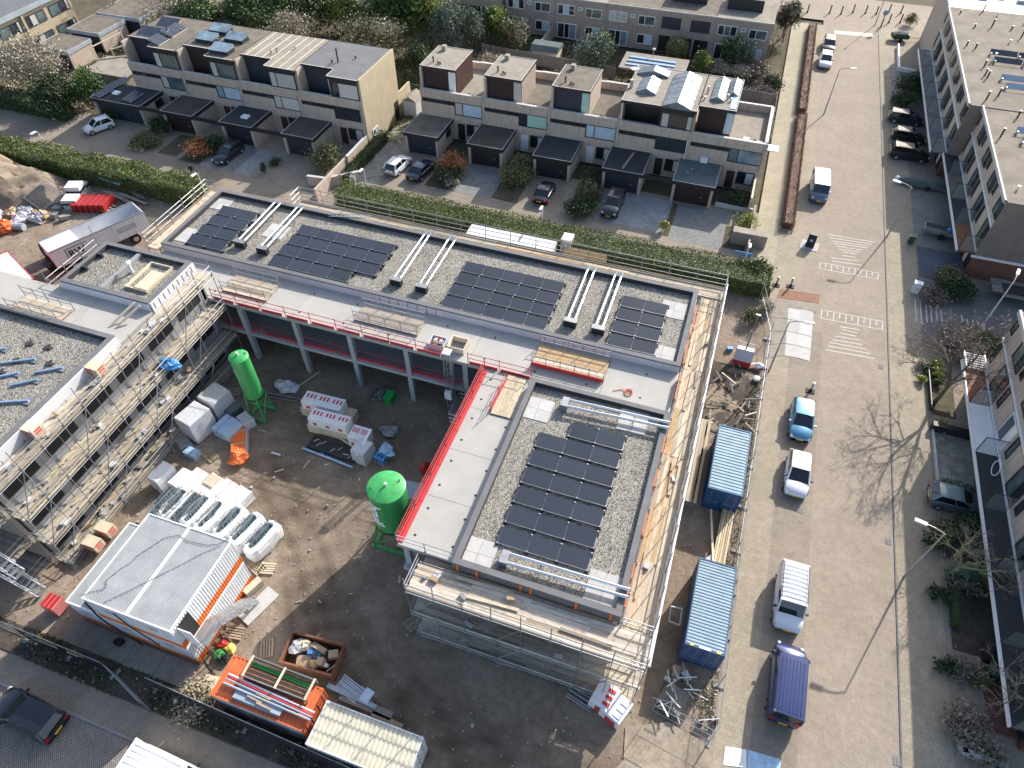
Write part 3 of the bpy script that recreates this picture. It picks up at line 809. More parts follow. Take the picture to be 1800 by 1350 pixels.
# ---------------------------------------------------------------- solar arrays on the roof
pan_me = MB().obox((0, 0, 0), (1.80, 1.08, .035)).mesh('solar_panel', 'solar_cell')
tilt = R(11)
def solar_array(label, x0, ytop, counts, pw, pitch=1.545):
 t = thing('solar_array', label, 'solar panels', (x0, ytop, ZG), group='solar arrays on the school roofs')
 ballast = MB(); clips = MB(); rail = MB()
 for r_, (off, k) in enumerate(counts):
  yc = ytop - 0.55 - r_ * pitch
  for i in range(k):
   xc = x0 + (off + i + .5) * pw
   place('panel', pan_me, t, (xc, yc, ZG + .27), (tilt, 0, 0), (pw / 1.83, 1, 1))
  for i in range(k + 1):
   xx = x0 + (off + i) * pw
   ballast.box(xx - .10, yc - .66, ZG, xx + .10, yc - .42, ZG + .13).box(xx - .10, yc + .42, ZG, xx + .10, yc + .66, ZG + .26)
   clips.box(xx - .05, yc - .58, ZG + .15, xx + .05, yc - .50, ZG + .22).box(xx - .05, yc + .47, ZG + .36, xx + .05, yc + .55, ZG + .43).obox((xx, yc, ZG + .285), (.014, 1.06, .012), 0, (tilt, 0))
   rail.box(xx - .02, yc - .62, ZG + .10, xx + .02, yc + .62, ZG + .14)
  rail.box(x0 + off * pw, yc - .565, ZG + .13, x0 + (off + k) * pw, yc - .545, ZG + .19)
 ballast.build('ballast_foot', 'black_plastic', t, kind='stuff')
 clips.build('panel_clip', 'galv', t, kind='stuff')
 rail.build('mounting_rail', 'galv', t, kind='stuff')
 return t
solar_array('small solar array of four double rows at the west end of the long roof', -43.45, 43.25, [(0, 2)] * 4, 1.88)
solar_array('solar array with a short front row, second from the west on the long roof', -34.9, 43.0, [(0, 5)] * 3 + [(0, 4)], 1.88)
solar_array('wide solar array of four full rows right of the middle of the long roof', -18.8, 42.9, [(0, 5)] * 4, 1.75)
solar_array('narrow solar array two panels wide at the east end of the long roof', -5.1, 42.95, [(0, 2)] * 4, 1.84)
solar_array('tall solar array of seven rows on the gravel roof of the near wing', -7.35, 28.9, [(1, 2)] + [(0, 3)] * 6, 1.86, 1.52)

# ---------------------------------------------------------------- vent ducts
def duct(label, box, ends, horiz=False):
 x, y = box
 t = thing('vent_duct', label, 'duct', (x, y, ZG), group='steel vent ducts on the gravel roofs')
 if not horiz:
  wbox(t, 'intake_box', 'black_box', x - .5, y - .22, ZG + .02, x + .5, y + .2, ZG + .62)
  wbox(t, 'box_lid', 'galv_dull', x - .53, y - .25, ZG + .62, x + .53, y + .23, ZG + .66)
  for dx, ex in ((-.28, ends[0]), (.28, ends[1])):
   MB().tube((x + dx, y + .15, ZG + .5), (ex, 45.0, ZG + .5), .105, 10).tube((ex, 45.0, ZG + .5), (ex + .04, 45.35, ZG + .62), .12, 10).build('pipe', 'duct_steel', t, smooth=True)
 else:
  wbox(t, 'intake_box', 'galv_dull', x - .28, y - .42, ZG + .02, x + .2, y + .42, ZG + .66)
  for dy in (-.3, .3):
   MB().tube((x + .15, y + dy, ZG + .55), (0.5, ends[0] + dy * .8, ZG + .55), .10, 10).tube((0.45, ends[0] + dy * .8, ZG + .55), (0.85, ends[0] + dy * .8, ZG + .57), .115, 10).build('pipe', 'duct_steel', t, smooth=True)
 st = MB()
 for q in (.3, .7):
  if not horiz:
   yy = y + (45.2 - y) * q
   st.box(x - .4, yy, ZG, x - .36, yy + .04, ZG + .45).box(x + .36, yy, ZG, x + .4, yy + .04, ZG + .45).box(x - .4, yy, ZG + .36, x + .4, yy + .04, ZG + .4)
  else:
   xx = x + (0.5 - x) * q
   st.box(xx, y - .4, ZG, xx + .04, y - .36, ZG + .45).box(xx, y + .36, ZG, xx + .04, y + .4, ZG + .45).box(xx, y - .4, ZG + .4, xx + .04, y + .4, ZG + .44)
 st.build('pipe_stand', 'galv_dull', t)
duct('westernmost vent duct on the long roof, right beside the small solar array', (-38.6, 38.75), (-39.0, -38.42))
duct('vent duct second from the west, just left of the array with a short front row', (-36.25, 38.6), (-36.6, -36.08))
duct('vent duct just right of the array with the short front row', (-23.4, 38.55), (-23.7, -23.25))
duct('vent duct just left of the wide solar array with full rows', (-21.05, 38.45), (-21.4, -20.8))
duct('vent duct just right of the wide solar array with full rows', (-8.34, 38.45), (-8.68, -8.1))
duct('easternmost vent duct on the long roof, left of the narrow solar array', (-6.07, 38.35), (-6.33, -5.8))
duct('vent duct lying crosswise at the back of the near wing roof', (-6.4, 30.3), (30.6,), True)
duct('vent duct lying crosswise at the front edge of the near wing roof', (-6.5, 17.75), (17.9,), True)

# ================================================================ scaffolds
unit_tube = MB().tube((0, 0, 0), (1, 0, 0), .032, 6).mesh('ledger', 'tube_grey')
unit_pole = MB().tube((0, 0, 0), (0, 0, 1), .032, 6).mesh('standard', 'galv_dull')
_bd = {}
def board_mesh(mat):
 if mat not in _bd: _bd[mat] = MB().box(0, -.108, -.045, 3.95, .108, 0).mesh('deck_board', mat)
 return _bd[mat]
def tube_piece(name, me, parent, p, q):
 p, q = Vector(p), Vector(q)
 d = q - p
 o = place(name, me, parent, p, (0, 0, 0), (d.length, 1, 1) if me is not unit_pole else (1, 1, d.length))
 o.rotation_mode = 'QUATERNION'
 o.rotation_quaternion = d.to_track_quat('X', 'Z') if me is not unit_pole else d.to_track_quat('Z', 'Y')
 return o
def scaffold(label, A, B, nrm, width, levels, top, bay=2.5, mats=('board_weathered',), nb=None, inner_top=None, rails=(.5, 1.0), toe=True, seed=1, base=0.0, gaps=0.0, diag=True, toe_mat=None, end_rails=True, foot=True, low_rails=True, clutter=0):
 rnd = random.Random(seed)
 A, B, n = Vector(A), Vector(B), Vector(nrm)
 L = (B - A).length
 d = (B - A) / L
 ang = math.atan2(d.y, d.x)
 t = thing('scaffold', label, 'scaffold', (A.x, A.y, base), group='tube scaffolds round the school')
 P = lambda s, w, z: (A.x + d.x * s + n.x * w, A.y + d.y * s + n.y * w, z)
 k = max(1, round(L / bay))
 inner_top = top if inner_top is None else inner_top
 for i in range(k + 1):
  s = L * i / k
  tube_piece('standard', unit_pole, t, P(s, width, base), P(s, width, top + rnd.uniform(-.1, .35)))
  tube_piece('standard', unit_pole, t, P(s, 0, base), P(s, 0, inner_top + rnd.uniform(-.1, .3)))
  if foot: wbox(t, 'sole_board', 'grey_wood', *[c - .2 for c in P(s, width, 0)[:2]], base - .02, *[c + .2 for c in P(s, width, 0)[:2]], base + .05)
  for z in levels: tube_piece('transom', unit_tube, t, P(s, -.1, z - .08), P(s, width + .12, z - .08))
 seg = 5.0
 m = max(1, round(L / seg))
 for z in levels:
  for i in range(m):
   a, b = L * i / m, L * (i + 1) / m
   for w, zz in [(width + .03, z - .05)] + [(width + .03, z + r_) for r_ in (rails if low_rails or z == levels[-1] else rails[:1])] + ([(-.03, z - .05)]):
    tube_piece('ledger', unit_tube, t, P(a - .05, w, zz), P(b + .05, w, zz))
 nb = nb or int((width - .05) / .225)
 for li, z in enumerate(levels):
  kb = max(1, round(L / 3.95))
  for i in range(kb):
   for j in range(nb):
    if rnd.random() < gaps: continue
    s0 = L * i / kb + rnd.uniform(-.06, .06)
    w = .06 + (width - .14) * (j + .5) / nb
    p = P(s0, w, z + rnd.uniform(0, .03) + (.02 if i % 2 else 0))
    o = place('deck_board', board_mesh(rnd.choice(mats)), t, p, (0, 0, ang + rnd.uniform(-.008, .008)), ((L / kb + .12) / 3.95, (width / nb - .026) / .216, 1))
  if toe:
   for i in range(kb):
    p = P(L * i / kb, width - .02, z + .13)
    o = place('toe_board', board_mesh(toe_mat or mats[0]), t, p, (R(90), 0, ang), ((L / kb + .05) / 3.95, .8, .6))
 for i in range(clutter):
  z = rnd.choice(levels); s0 = rnd.uniform(.5, L - 4.2); w = rnd.uniform(.2, width - .25)
  if rnd.random() < .6:
   place('loose_board', board_mesh(rnd.choice(('board_weathered', 'board_grey', 'board_new', 'board_weathered'))), t, P(s0, w, z + .09 + rnd.uniform(0, .06)), (0, 0, ang + rnd.uniform(-.09, .09)), (rnd.uniform(.4, 1.0), rnd.uniform(.5, 1.0), 1))
  else:
   c = P(s0, w, z + .15)
   MB().obox(c, (rnd.uniform(.2, .6), rnd.uniform(.15, .35), rnd.uniform(.1, .35)), ang + rnd.uniform(-.5, .5)).build('loose_item', rnd.choice(('block_grey', 'carton', 'grey_film', 'concrete_dark', 'grey_wood', 'white_film')), t)
 if diag:
  for i in range(0, k, 3):
   z0 = base
   for z1 in levels:
    tube_piece('brace', unit_tube, t, P(L * i / k, width + .06, z0), P(L * min(i + 1, k) / k, width + .06, z1))
    z0 = z1
 if end_rails:
  for s in (0, L):
   for z in levels:
    for r_ in rails: tube_piece('ledger', unit_tube, t, P(s, 0, z + r_), P(s, width, z + r_))
 return t
DK = 6.4
scaffold('long scaffold of warm new boards beside the containers along the east wall', (0.88, 16.4), (0.88, 45.4), (1, 0), 1.72, [0.6, 3.3, DK], 8.7, 2.0, ('board_warm', 'board_warm', 'board_weathered'), 7, 6.6, (.5, 1.0), True, 2, clutter=16)
scaffold('long scaffold with high guard rails between the long roof and the hedge', (-37.6, 45.7), (2.6, 45.7), (0, 1), 1.5, [2.2, DK], 8.0, 2.4, ('board_weathered', 'board_weathered', 'board_warm'), 6, 6.6, (.5, 1.0, 1.5), True, 3)
scaffold('three level scaffold of grey boards in front of the near wing', (-11.4, 16.25), (2.6, 16.25), (0, -1), 1.95, [0.35, 3.35, DK], 8.0, 1.75, ('board_shade_lift', 'board_weathered', 'board_shade_lift'), 8, 6.5, (.5, 1.0), True, 4, low_rails=False, clutter=26)
scaffold('tall scaffold of weathered boards on four levels facing the courtyard', (-37.3, 10.9), (-37.3, 32.0), (1, 0), 1.45, [0.3, 3.0, 6.1, 9.4], 11.0, 1.75, ('board_weathered',), 6, 9.4, (.5, 1.0), True, 5, gaps=0.02, clutter=130)
scaffold('dark boarded scaffold with stairs on the south end of the left block', (-58, 10.6), (-37.5, 10.6), (0, -1), 1.5, [0.3, 3.0, 6.0, 9.0], 10.2, 2.4, ('board_grey',), 6, 9.4, (.5, 1.0), True, 6)
scaffold('short scaffold with bare tube rails behind the white truck', (-46.0, 27.0), (-46.0, 32.4), (-1, 0), 1.2, [3.0, 6.0, 9.0], 10.9, 2.0, ('board_weathered',), 4, 10.2, (.5, 1.0), True, 8)
scaffold('scaffold along the west end of the long roof by the tipper body', (-45.6, 36.4), (-45.6, 45.6), (-1, 0), 1.3, [3.0, DK], 7.9, 2.0, ('board_weathered', 'board_warm'), 5, 6.6, (.5, 1.0, 1.4), True, 9)
er = thing('guard_pipe', 'thick white pipe along the outer edge of the east scaffold', 'pipe', (2.72, 15, 7.0))
for y0, y1 in ((14.4, 25.0), (25.02, 35.6), (35.62, 47.2)):
 MB().tube((2.72, y0, DK + .62), (2.72, y1, DK + .62), .09, 8).build('pipe_length', 'white_paint', er)
for i, (y0, y1) in enumerate(((17.2, 18.6), (19.0, 20.0), (22.0, 23.6), (25.6, 27.0), (28.4, 29.8), (33.4, 36.0), (37.0, 39.4), (40.2, 43.8))):
 tag(MB().box(.735, y0, DK + .1, .80, y1, ZP - .1).build('edge_strip', 'orange_tape'), ORD[i] + ' orange sealing strip from the near end of the east parapet', 'strip', 'orange strips on the east parapet')
for i, x in enumerate((-9.1, -7.9, -5.2, -4.6, -1.9, .1)):
 tag(MB().box(x, 16.42, DK + .05, x + .16, 16.49, ZP - .05).build('edge_strip', 'orange_tape'), ORD[i] + ' orange sealing strip from the left on the front parapet', 'strip', 'orange strips on the front parapet')
st = thing('stair_tower', 'aluminium stair flights climbing the south end of the left scaffold', 'stairs', (-37.8, 9.6, 0))
for li, (z0, z1) in enumerate(((0.3, 3.0), (3.0, 6.0), (6.0, 9.0))):
 m = MB()
 xa, xb = (-39.3, -36.4)
 for k in range(11):
  t_ = k / 11
  place('stair_tread', M.get('_tr') or M.setdefault('_tr', MB().box(-.12, -.33, -.02, .12, .33, .02).mesh('stair_tread', 'galv')), st, (xa + (xb - xa) * (1 - t_), 8.6, z0 + (z1 - z0) * t_))
 for yy in (8.25, 8.95):
  MB().tube((xb, yy, z0), (xa, yy, z1), .05, 6).build('stair_stringer', 'galv', st)
  MB().tube((xb, yy, z0 + 1), (xa, yy, z1 + 1), .03, 6).build('hand_rail', 'galv', st)

# ================================================================ red edge protection on the slabs
post_me = MB().tube((0, 0, -.5), (0, 0, 1.15), .03, 6).box(-.06, -.05, -.45, .06, .12, -.3).mesh('rail_post', 'red_steel')
post_grey = MB().tube((0, 0, -.3), (0, 0, 1.1), .028, 6).box(-.06, -.05, -.1, .06, .05, 0).mesh('rail_post', 'galv_dull')
rail_red = MB().tube((0, 0, 0), (1, 0, 0), .026, 6).mesh('guard_rail', 'red_steel')
toe_red = MB().box(0, -.02, 0, 1, .02, .24).mesh('toe_board', 'red_board')
toe_flat = MB().box(0, -.12, -.02, 1, .12, .02).mesh('toe_board', 'red_board')
def guard(label, pts, z, n, rails=(.55, 1.05), pm=post_me, toe=True, gap=0, group='edge protection on the bare slabs'):
 A, B = Vector((*pts[0], z)), Vector((*pts[1], z))
 t = thing('guard_railing', label, 'railing', A, group=group)
 d = B - A; L = d.length; ang = math.atan2(d.y, d.x)
 for i in range(n + 1):
  place('rail_post', pm, t, A + d * i / n, (0, 0, ang))
  if i == n: break
  a, b = A + d * i / n, A + d * (i + 1) / n
  for r_ in rails:
   o = place('guard_rail', rail_red if pm is post_me else unit_tube, t, a + Vector((0, 0, r_ + random.uniform(-.03, .03))), (0, 0, ang), (L / n, 1, 1))
  if toe and i % 9 != gap - 1:
   place('toe_board', toe_red, t, a + d / n * .04, (0, random.uniform(-.01, .01), ang), (L / n * random.uniform(.8, .98), 1, 1))
 return t
guard('red guard rail along the courtyard edge of the long slab', ((-37.2, 32.38), (-16.6, 32.38)), ZS, 9)
guard('short red guard rail on the slab right of the hoist', ((-14.6, 32.38), (-9.6, 32.38)), ZS, 2)
guard('red guard rail along the courtyard side of the wing slab', ((-13.2, 32.2), (-13.2, 17.0)), ZS, 6, (.35, .7, 1.05))
guard('bare grey guard rail on the front edge of the wing slab', ((-13.2, 16.95), (-9.5, 16.95)), ZS, 2, (.5, 1.0), post_grey, False)
guard('red toe boards of the middle floor behind the courtyard columns', ((-37.2, 32.6), (-15.2, 32.6)), 3.26, 6, (.5, 1.0))
tf = thing('toe_board_strip', 'wide red board strip along the wing slab edge', 'board', (-13.0, 17, ZS))
for i in range(5):
 place('toe_board', toe_flat, tf, (-13.02, 17.1 + i * 3.0, ZS + .05), (0, 0, R(90)), (2.96, 1, 1))

def landing(label, x0, y0, x1, y1, mat, posts, toe=None, z=ZS):
 t = thing('loading_bay', label, 'platform', (x0, y0, z), group='boarded landings on the slabs')
 nb = max(3, int((y1 - y0) / .24))
 for j in range(nb):
  place('deck_board', board_mesh(mat), t, (x0, y0 + (y1 - y0) * (j + .5) / nb, z + .17 + random.uniform(0, .02)), (0, 0, random.uniform(-.004, .004)), ((x1 - x0) / 3.95, (y1 - y0) / nb / .22, 1))
 wbox(t, 'bearer', 'grey_wood', x0 + .3, y0 + .05, z + .002, x0 + .45, y1 - .05, z + .12)
 wbox(t, 'bearer', 'grey_wood', x1 - .45, y0 + .05, z + .002, x1 - .3, y1 - .05, z + .12)
 for i in range(posts + 1):
  xx = x0 + (x1 - x0) * i / posts
  tube_piece('standard', unit_pole, t, (xx, y0, z), (xx, y0, z + 1.25))
  tube_piece('standard', unit_pole, t, (xx, y1, z), (xx, y1, z + 1.25))
 for yy in (y0, y1):
  for r_ in (.6, 1.1): tube_piece('ledger', unit_tube, t, (x0, yy, z + r_), (x1, yy, z + r_))
 if toe: place('toe_board', toe_red, t, (x0, y0 - .06, z + .1), (0, 0, 0), (x1 - x0, 1, 1.5))
 return t
landing('boarded landing of grey planks against the taped foil on the long slab', -24.9, 33.75, -19.4, 35.35, 'board_grey', 4)
landing('pinkish boarded landing with a red front board right of the wide array', -10.0, 33.7, -4.5, 35.9, 'board_warm', 5, True)
landing('boarded landing heaped with planks beside the small gravel roof', *at(392, 512, ZS)[:2], at(392, 512, ZS)[0] + 4.2, at(392, 512, ZS)[1] + 2.0, 'board_weathered', 3)
landing('plank landing on the upper slab of the left block', *at(20, 545, ZS3)[:2], at(110, 565, ZS3)[0], at(20, 545, ZS3)[1] + 1.5, 'board_weathered', 4, None, ZS3)
pg = thing('plank_bundle', 'two long pale timbers leaning across the corner of the upper slab', 'timber', at(215, 590, ZS3))
for a, b in (((198, 672 - 0), (245, 528)), ((210, 668), (252, 535))):
 pass
pg_pts = ((at(195, 571, ZS3 + .1), at(237, 532, ZP3 + .15)), (at(206, 573, ZS3 + .1), at(246, 537, ZP3 + .15)))
for a, b in pg_pts:
 MB().tube(a, b, .09, 4).build('timber', 'timber_pale', pg)

hx, hy = -15.9, 31.6
ho = thing('site_hoist', 'tall dark mast hoist with caged platform at the courtyard slab edge', 'hoist', (hx, hy, 0))
m = MB()
for dx in (-.25, .25):
 for dy in (-.25, .25): m.tube((hx + dx, hy + dy, 0), (hx + dx, hy + dy, 7.9), .05, 6)
m.build('mast_chord', 'galv_dull', ho, kind='stuff')
m = MB()
for i in range(13):
 z = i * .6
 m.tube((hx - .25, hy - .25, z), (hx + .25, hy - .25, z + .6), .025, 5).tube((hx + .25, hy - .25, z), (hx + .25, hy + .25, z + .6), .025, 5)
m.build('mast_lacing', 'galv', ho, kind='stuff')
wbox(ho, 'mast_head', 'white_paint', hx - .3, hy - .3, 7.9, hx + .3, hy + .3, 8.0)
wbox(ho, 'drive_motor', 'white_paint', hx - .3, hy - .55, 3.1, hx + .25, hy - .26, 3.9)
cx0, cy0, cz = hx + .6, hy - 2.0, 2.2
wbox(ho, 'cage_floor', 'galv_dull', cx0, cy0, cz, cx0 + 2.0, cy0 + 2.2, cz + .12)
for (ax, ay, bx, by) in ((cx0, cy0, cx0 + 2, cy0), (cx0, cy0 + 2.2, cx0 + 2, cy0 + 2.2), (cx0, cy0, cx0, cy0 + 2.2), (cx0 + 2, cy0, cx0 + 2, cy0 + 2.2)):
 m = MB()
 for z in (.15, .6, 1.1): m.tube((ax, ay, cz + z), (bx, by, cz + z), .03, 5)
 for q in range(9):
  x, y = ax + (bx - ax) * q / 8, ay + (by - ay) * q / 8
  m.tube((x, y, cz + .12), (x, y, cz + 1.1), .018, 4)
 m.build('cage_side', 'galv', ho, kind='stuff')
def crate(name, label, cat, x, y, z, w, d, h, mat, inner, rot=0.0, th=.06):
 t = thing(name, label, cat, (x, y, z), rot)
 m = MB().box(-w/2, -d/2, 0, w/2, d/2, .06)
 m.build('floor_panel', inner, t, local=True)
 for (a, b, c, e) in ((-w/2, -d/2, w/2, -d/2 + th), (-w/2, d/2 - th, w/2, d/2), (-w/2, -d/2 + th, -w/2 + th, d/2 - th), (w/2 - th, -d/2 + th, w/2, d/2 - th)):
  MB().box(a, b, .062, c, e, h).build('side_panel', mat, t, local=True)
 return t
p = at(806, 611, ZS); crate('formwork_box', 'open timber box with dark inside right of the hoist on the slab', 'box', p[0], p[1], ZS, 1.35, 1.25, .55, 'timber_pale', 'concrete_dark')
p = at(770, 607, ZS); cb = crate('formwork_box', 'open box half full of rags behind the hoist mast on the slab', 'box', p[0], p[1], ZS, 1.25, 1.1, .5, 'foil_lilac', 'concrete_dark')
for i in range(4): MB().blob((random.uniform(-.3, .3), random.uniform(-.25, .25), .35), (.26, .22, .17), i, 1).build('rag', ('white_film', 'carton', 'white_film', 'red_plastic')[i], cb, local=True)
wd = thing('board_stack', 'pale timber boards laid in the corner between the wing roof and the slab', 'boards', (*at(905, 700, ZS)[:2], ZS))
bx = at(905, 700, ZS)
for j in range(6): place('deck_board', board_mesh('board_new'), wd, (bx[0] - 1.05 + j * .24, 28.3, ZS + .1), (0, 0, R(90)), (.98, 1.05, 1))
wbox(wd, 'bearer', 'grey_wood', bx[0] - 1.2, 28.25, ZS + .002, bx[0] + .4, 28.37, ZS + .05)
guard('short red mesh guard beside the pale boards on the wing slab', ((-11.25, 31.6), (-11.35, 28.4)), ZS, 2, (.3, .6, .9), post_me, True)
ld = thing('ladder', 'aluminium ladder lying across the far parapet of the long roof', 'ladder', at(600, 382, ZP))
a0, a1 = Vector(at(578, 380, ZP + .05)), Vector(at(650, 383, ZP + .05)); off = Vector((.05, .42, 0))
for o_ in (Vector((0, 0, 0)), off): MB().tube(a0 + o_, a1 + o_, .035, 6).build('stile', 'duct_steel', ld)
for k_ in range(9): MB().tube(a0 + (a1 - a0) * (k_ + .5) / 9, a0 + (a1 - a0) * (k_ + .5) / 9 + off, .02, 5).build('rung', 'duct_steel', ld)
hs = MB()
c0 = Vector(at(1105, 690, ZS + .03))
pts = [c0 + Vector((.28 * math.cos(t_ * .55), .28 * math.sin(t_ * .55), .02 + t_ * .002)) for t_ in range(36)]
hs.path(pts, .03, 5).path([pts[-1], c0 + Vector((-.6, .1, .02)), c0 + Vector((-1.1, -.2, .02))], .025, 5)
tag(hs.build('garden_hose', 'orange_tape'), 'orange hose coiled on the slab behind the near wing roof', 'hose')
for i, (a, b) in enumerate(((( -12, 640), (62, 631)), ((60, 655), (110, 646)), ((-10, 664), (33, 655)), ((17, 678), (66, 667)), ((-10, 708), (50, 704)), ((-30, 620), (10, 612)))):
 pa, pb = at(*a, ZG3 + .12), at(*b, ZG3 + .12)
 lab = ('upper long blue rail on the left roof', 'blue rail nearest the parapet on the left roof', 'blue rail at the picture edge on the left roof', 'blue rail in the middle of the left roof', 'lowest blue rail on the left roof', 'far blue rail at the picture edge on the left roof')[i]
 t = thing('mounting_rail', lab, 'rail', pa, group='blue mounting rails on the left roof')
 MB().tube(pa, pb, .09, 4).build('rail_profile', 'rail_blue', t)
 q = Vector(pb)
 MB().box(q.x - .25, q.y - .3, ZG3, q.x + .25, q.y + .3, ZG3 + .09).build('ballast_foot', 'galv_dull', t)
for i, (px, py) in enumerate(((53, 605), (85, 612), (30, 635), (88, 640), (3, 655))):
 x, y, z = at(px, py, ZG3)
 tag(MB().box(x - .3, y - .12, z, x + .3, y + .12, z + .1).box(x - .08, y - .25, z + .1, x + .08, y + .25, z + .18).build('ballast_block', 'bitumen'), 'dark ballast block lying loose on the left gravel roof', 'block', 'loose ballast blocks')
tag(MB().blob((*at(297, 640, 6.4)[:2], 6.42), (.75, .55, .3), 5, 3, .35).build('tarp', 'blue_plastic', smooth=False), 'crumpled bright blue tarp on the courtyard scaffold', 'tarp')
def packs(label, px, py, z, w=1.2, d=.8, h=.7, rot=0.0, mat='white_film'):
 x, y, _ = at(px, py, z)
 t = thing('mortar_pack', label, 'bag stack', (x, y, z), rot, 'printed packs standing on the scaffold')
 for k in range(3): MB().obox((0, 0, .13 + k * h / 3 + .1), (w, d, h / 3 - .02), 0).build('bag_layer', 'timber_pale', t, local=True)
 MB().box(-w / 2, -d / 2, 0, w / 2, d / 2, .1).build('pallet', 'pallet_wood', t, local=True)
 for k in range(3): MB().box(-w * .36, -d / 2 - .006, .2 + k * .22, w * .3, -d / 2 + .001, .32 + k * .22).build('red_print', 'ink_red', t, local=True)
 for k in range(3): MB().box(w / 2 - .001, -d * .3, .2 + k * .22, w / 2 + .006, d * .3, .32 + k * .22).build('red_print', 'ink_red', t, local=True)
 return t
packs('printed pack on the top scaffold level nearest the picture edge', 62, 762, 9.45)
packs('printed pack on the top scaffold level below the corner of the upper slab', 172, 655, 9.45)
packs('printed pack at the low end of the scaffold behind the cabins', 168, 960, .35)
packs('printed pack beside another one behind the site cabins', 190, 935, .35)

# ================================================================ things on the building site
def text_mesh(txt, size, fn, name, mat, parent=None, thick=0.0, local=False, bold=0.0):
 cu = bpy.data.curves.new('lettering', 'FONT')
 cu.body = txt
 cu.size = size
 cu.offset = bold
 cu.resolution_u = 3
 ob = bpy.data.objects.new('lettering', cu)
 COL.objects.link(ob)
 me = bpy.data.meshes.new_from_object(ob.evaluated_get(bpy.context.evaluated_depsgraph_get()))
 bm = bmesh.new()
 bm.from_mesh(me)
 bmesh.ops.triangulate(bm, faces=bm.faces[:])
 for _ in range(5):
  ed = [e for e in bm.edges if e.calc_length() > .09]
  if not ed: break
  bmesh.ops.subdivide_edges(bm, edges=ed, cuts=1)
  bmesh.ops.triangulate(bm, faces=bm.faces[:])
 bm.to_mesh(me)
 bm.free()
 vs = [fn(v.co.x, v.co.y) for v in me.vertices]
 fs = [tuple(p.vertices) for p in me.polygons]
 bpy.data.objects.remove(ob)
 bpy.data.curves.remove(cu)
 bpy.data.meshes.remove(me)
 return MB().add(vs, fs).build(name, mat, parent, local=local)
def corrugated(m, x0, x1, y0, y1, z, pitch=.28, amp=.035, axis='x', mi=None):
 a0, a1 = (x0, x1) if axis == 'x' else (y0, y1)
 n = max(2, round(abs(a1 - a0) / pitch))
 pr = []
 for i in range(n):
  for q, h in ((0, 0), (.3, 0), (.42, 1), (.78, 1), (.92, 0)):
   pr.append((a0 + (a1 - a0) * (i + q) / n, z + amp * h))
 pr.append((a1, z))
 vs = []
 for a, zz in pr: vs += [(a, y0, zz), (a, y1, zz)] if axis == 'x' else [(x0, a, zz), (x1, a, zz)]
 fs = [(2 * i, 2 * i + 2, 2 * i + 3, 2 * i + 1) if axis == 'x' else (2 * i, 2 * i + 1, 2 * i + 3, 2 * i + 2) for i in range(len(pr) - 1)]
 return m.add(vs, fs, mi)
def ribbed_wall(m, p, q, z0, z1, out, pitch=.28, amp=.035, mi=None):
 p, q, o = Vector((*p, 0)), Vector((*q, 0)), Vector(out)
 L = (q - p).length; d = (q - p) / L
 n = max(2, round(L / pitch))
 pr = []
 for i in range(n):
  for k, h in ((0, 0), (.3, 0), (.42, 1), (.78, 1), (.92, 0)): pr.append((L * (i + k) / n, h))
 pr.append((L, 0))
 vs = []
 for s, h in pr:
  c = p + d * s + o * (amp * h)
  vs += [(c.x, c.y, z0), (c.x, c.y, z1)]
 return m.add(vs, [(2 * i, 2 * i + 2, 2 * i + 3, 2 * i + 1) for i in range(len(pr) - 1)], mi)
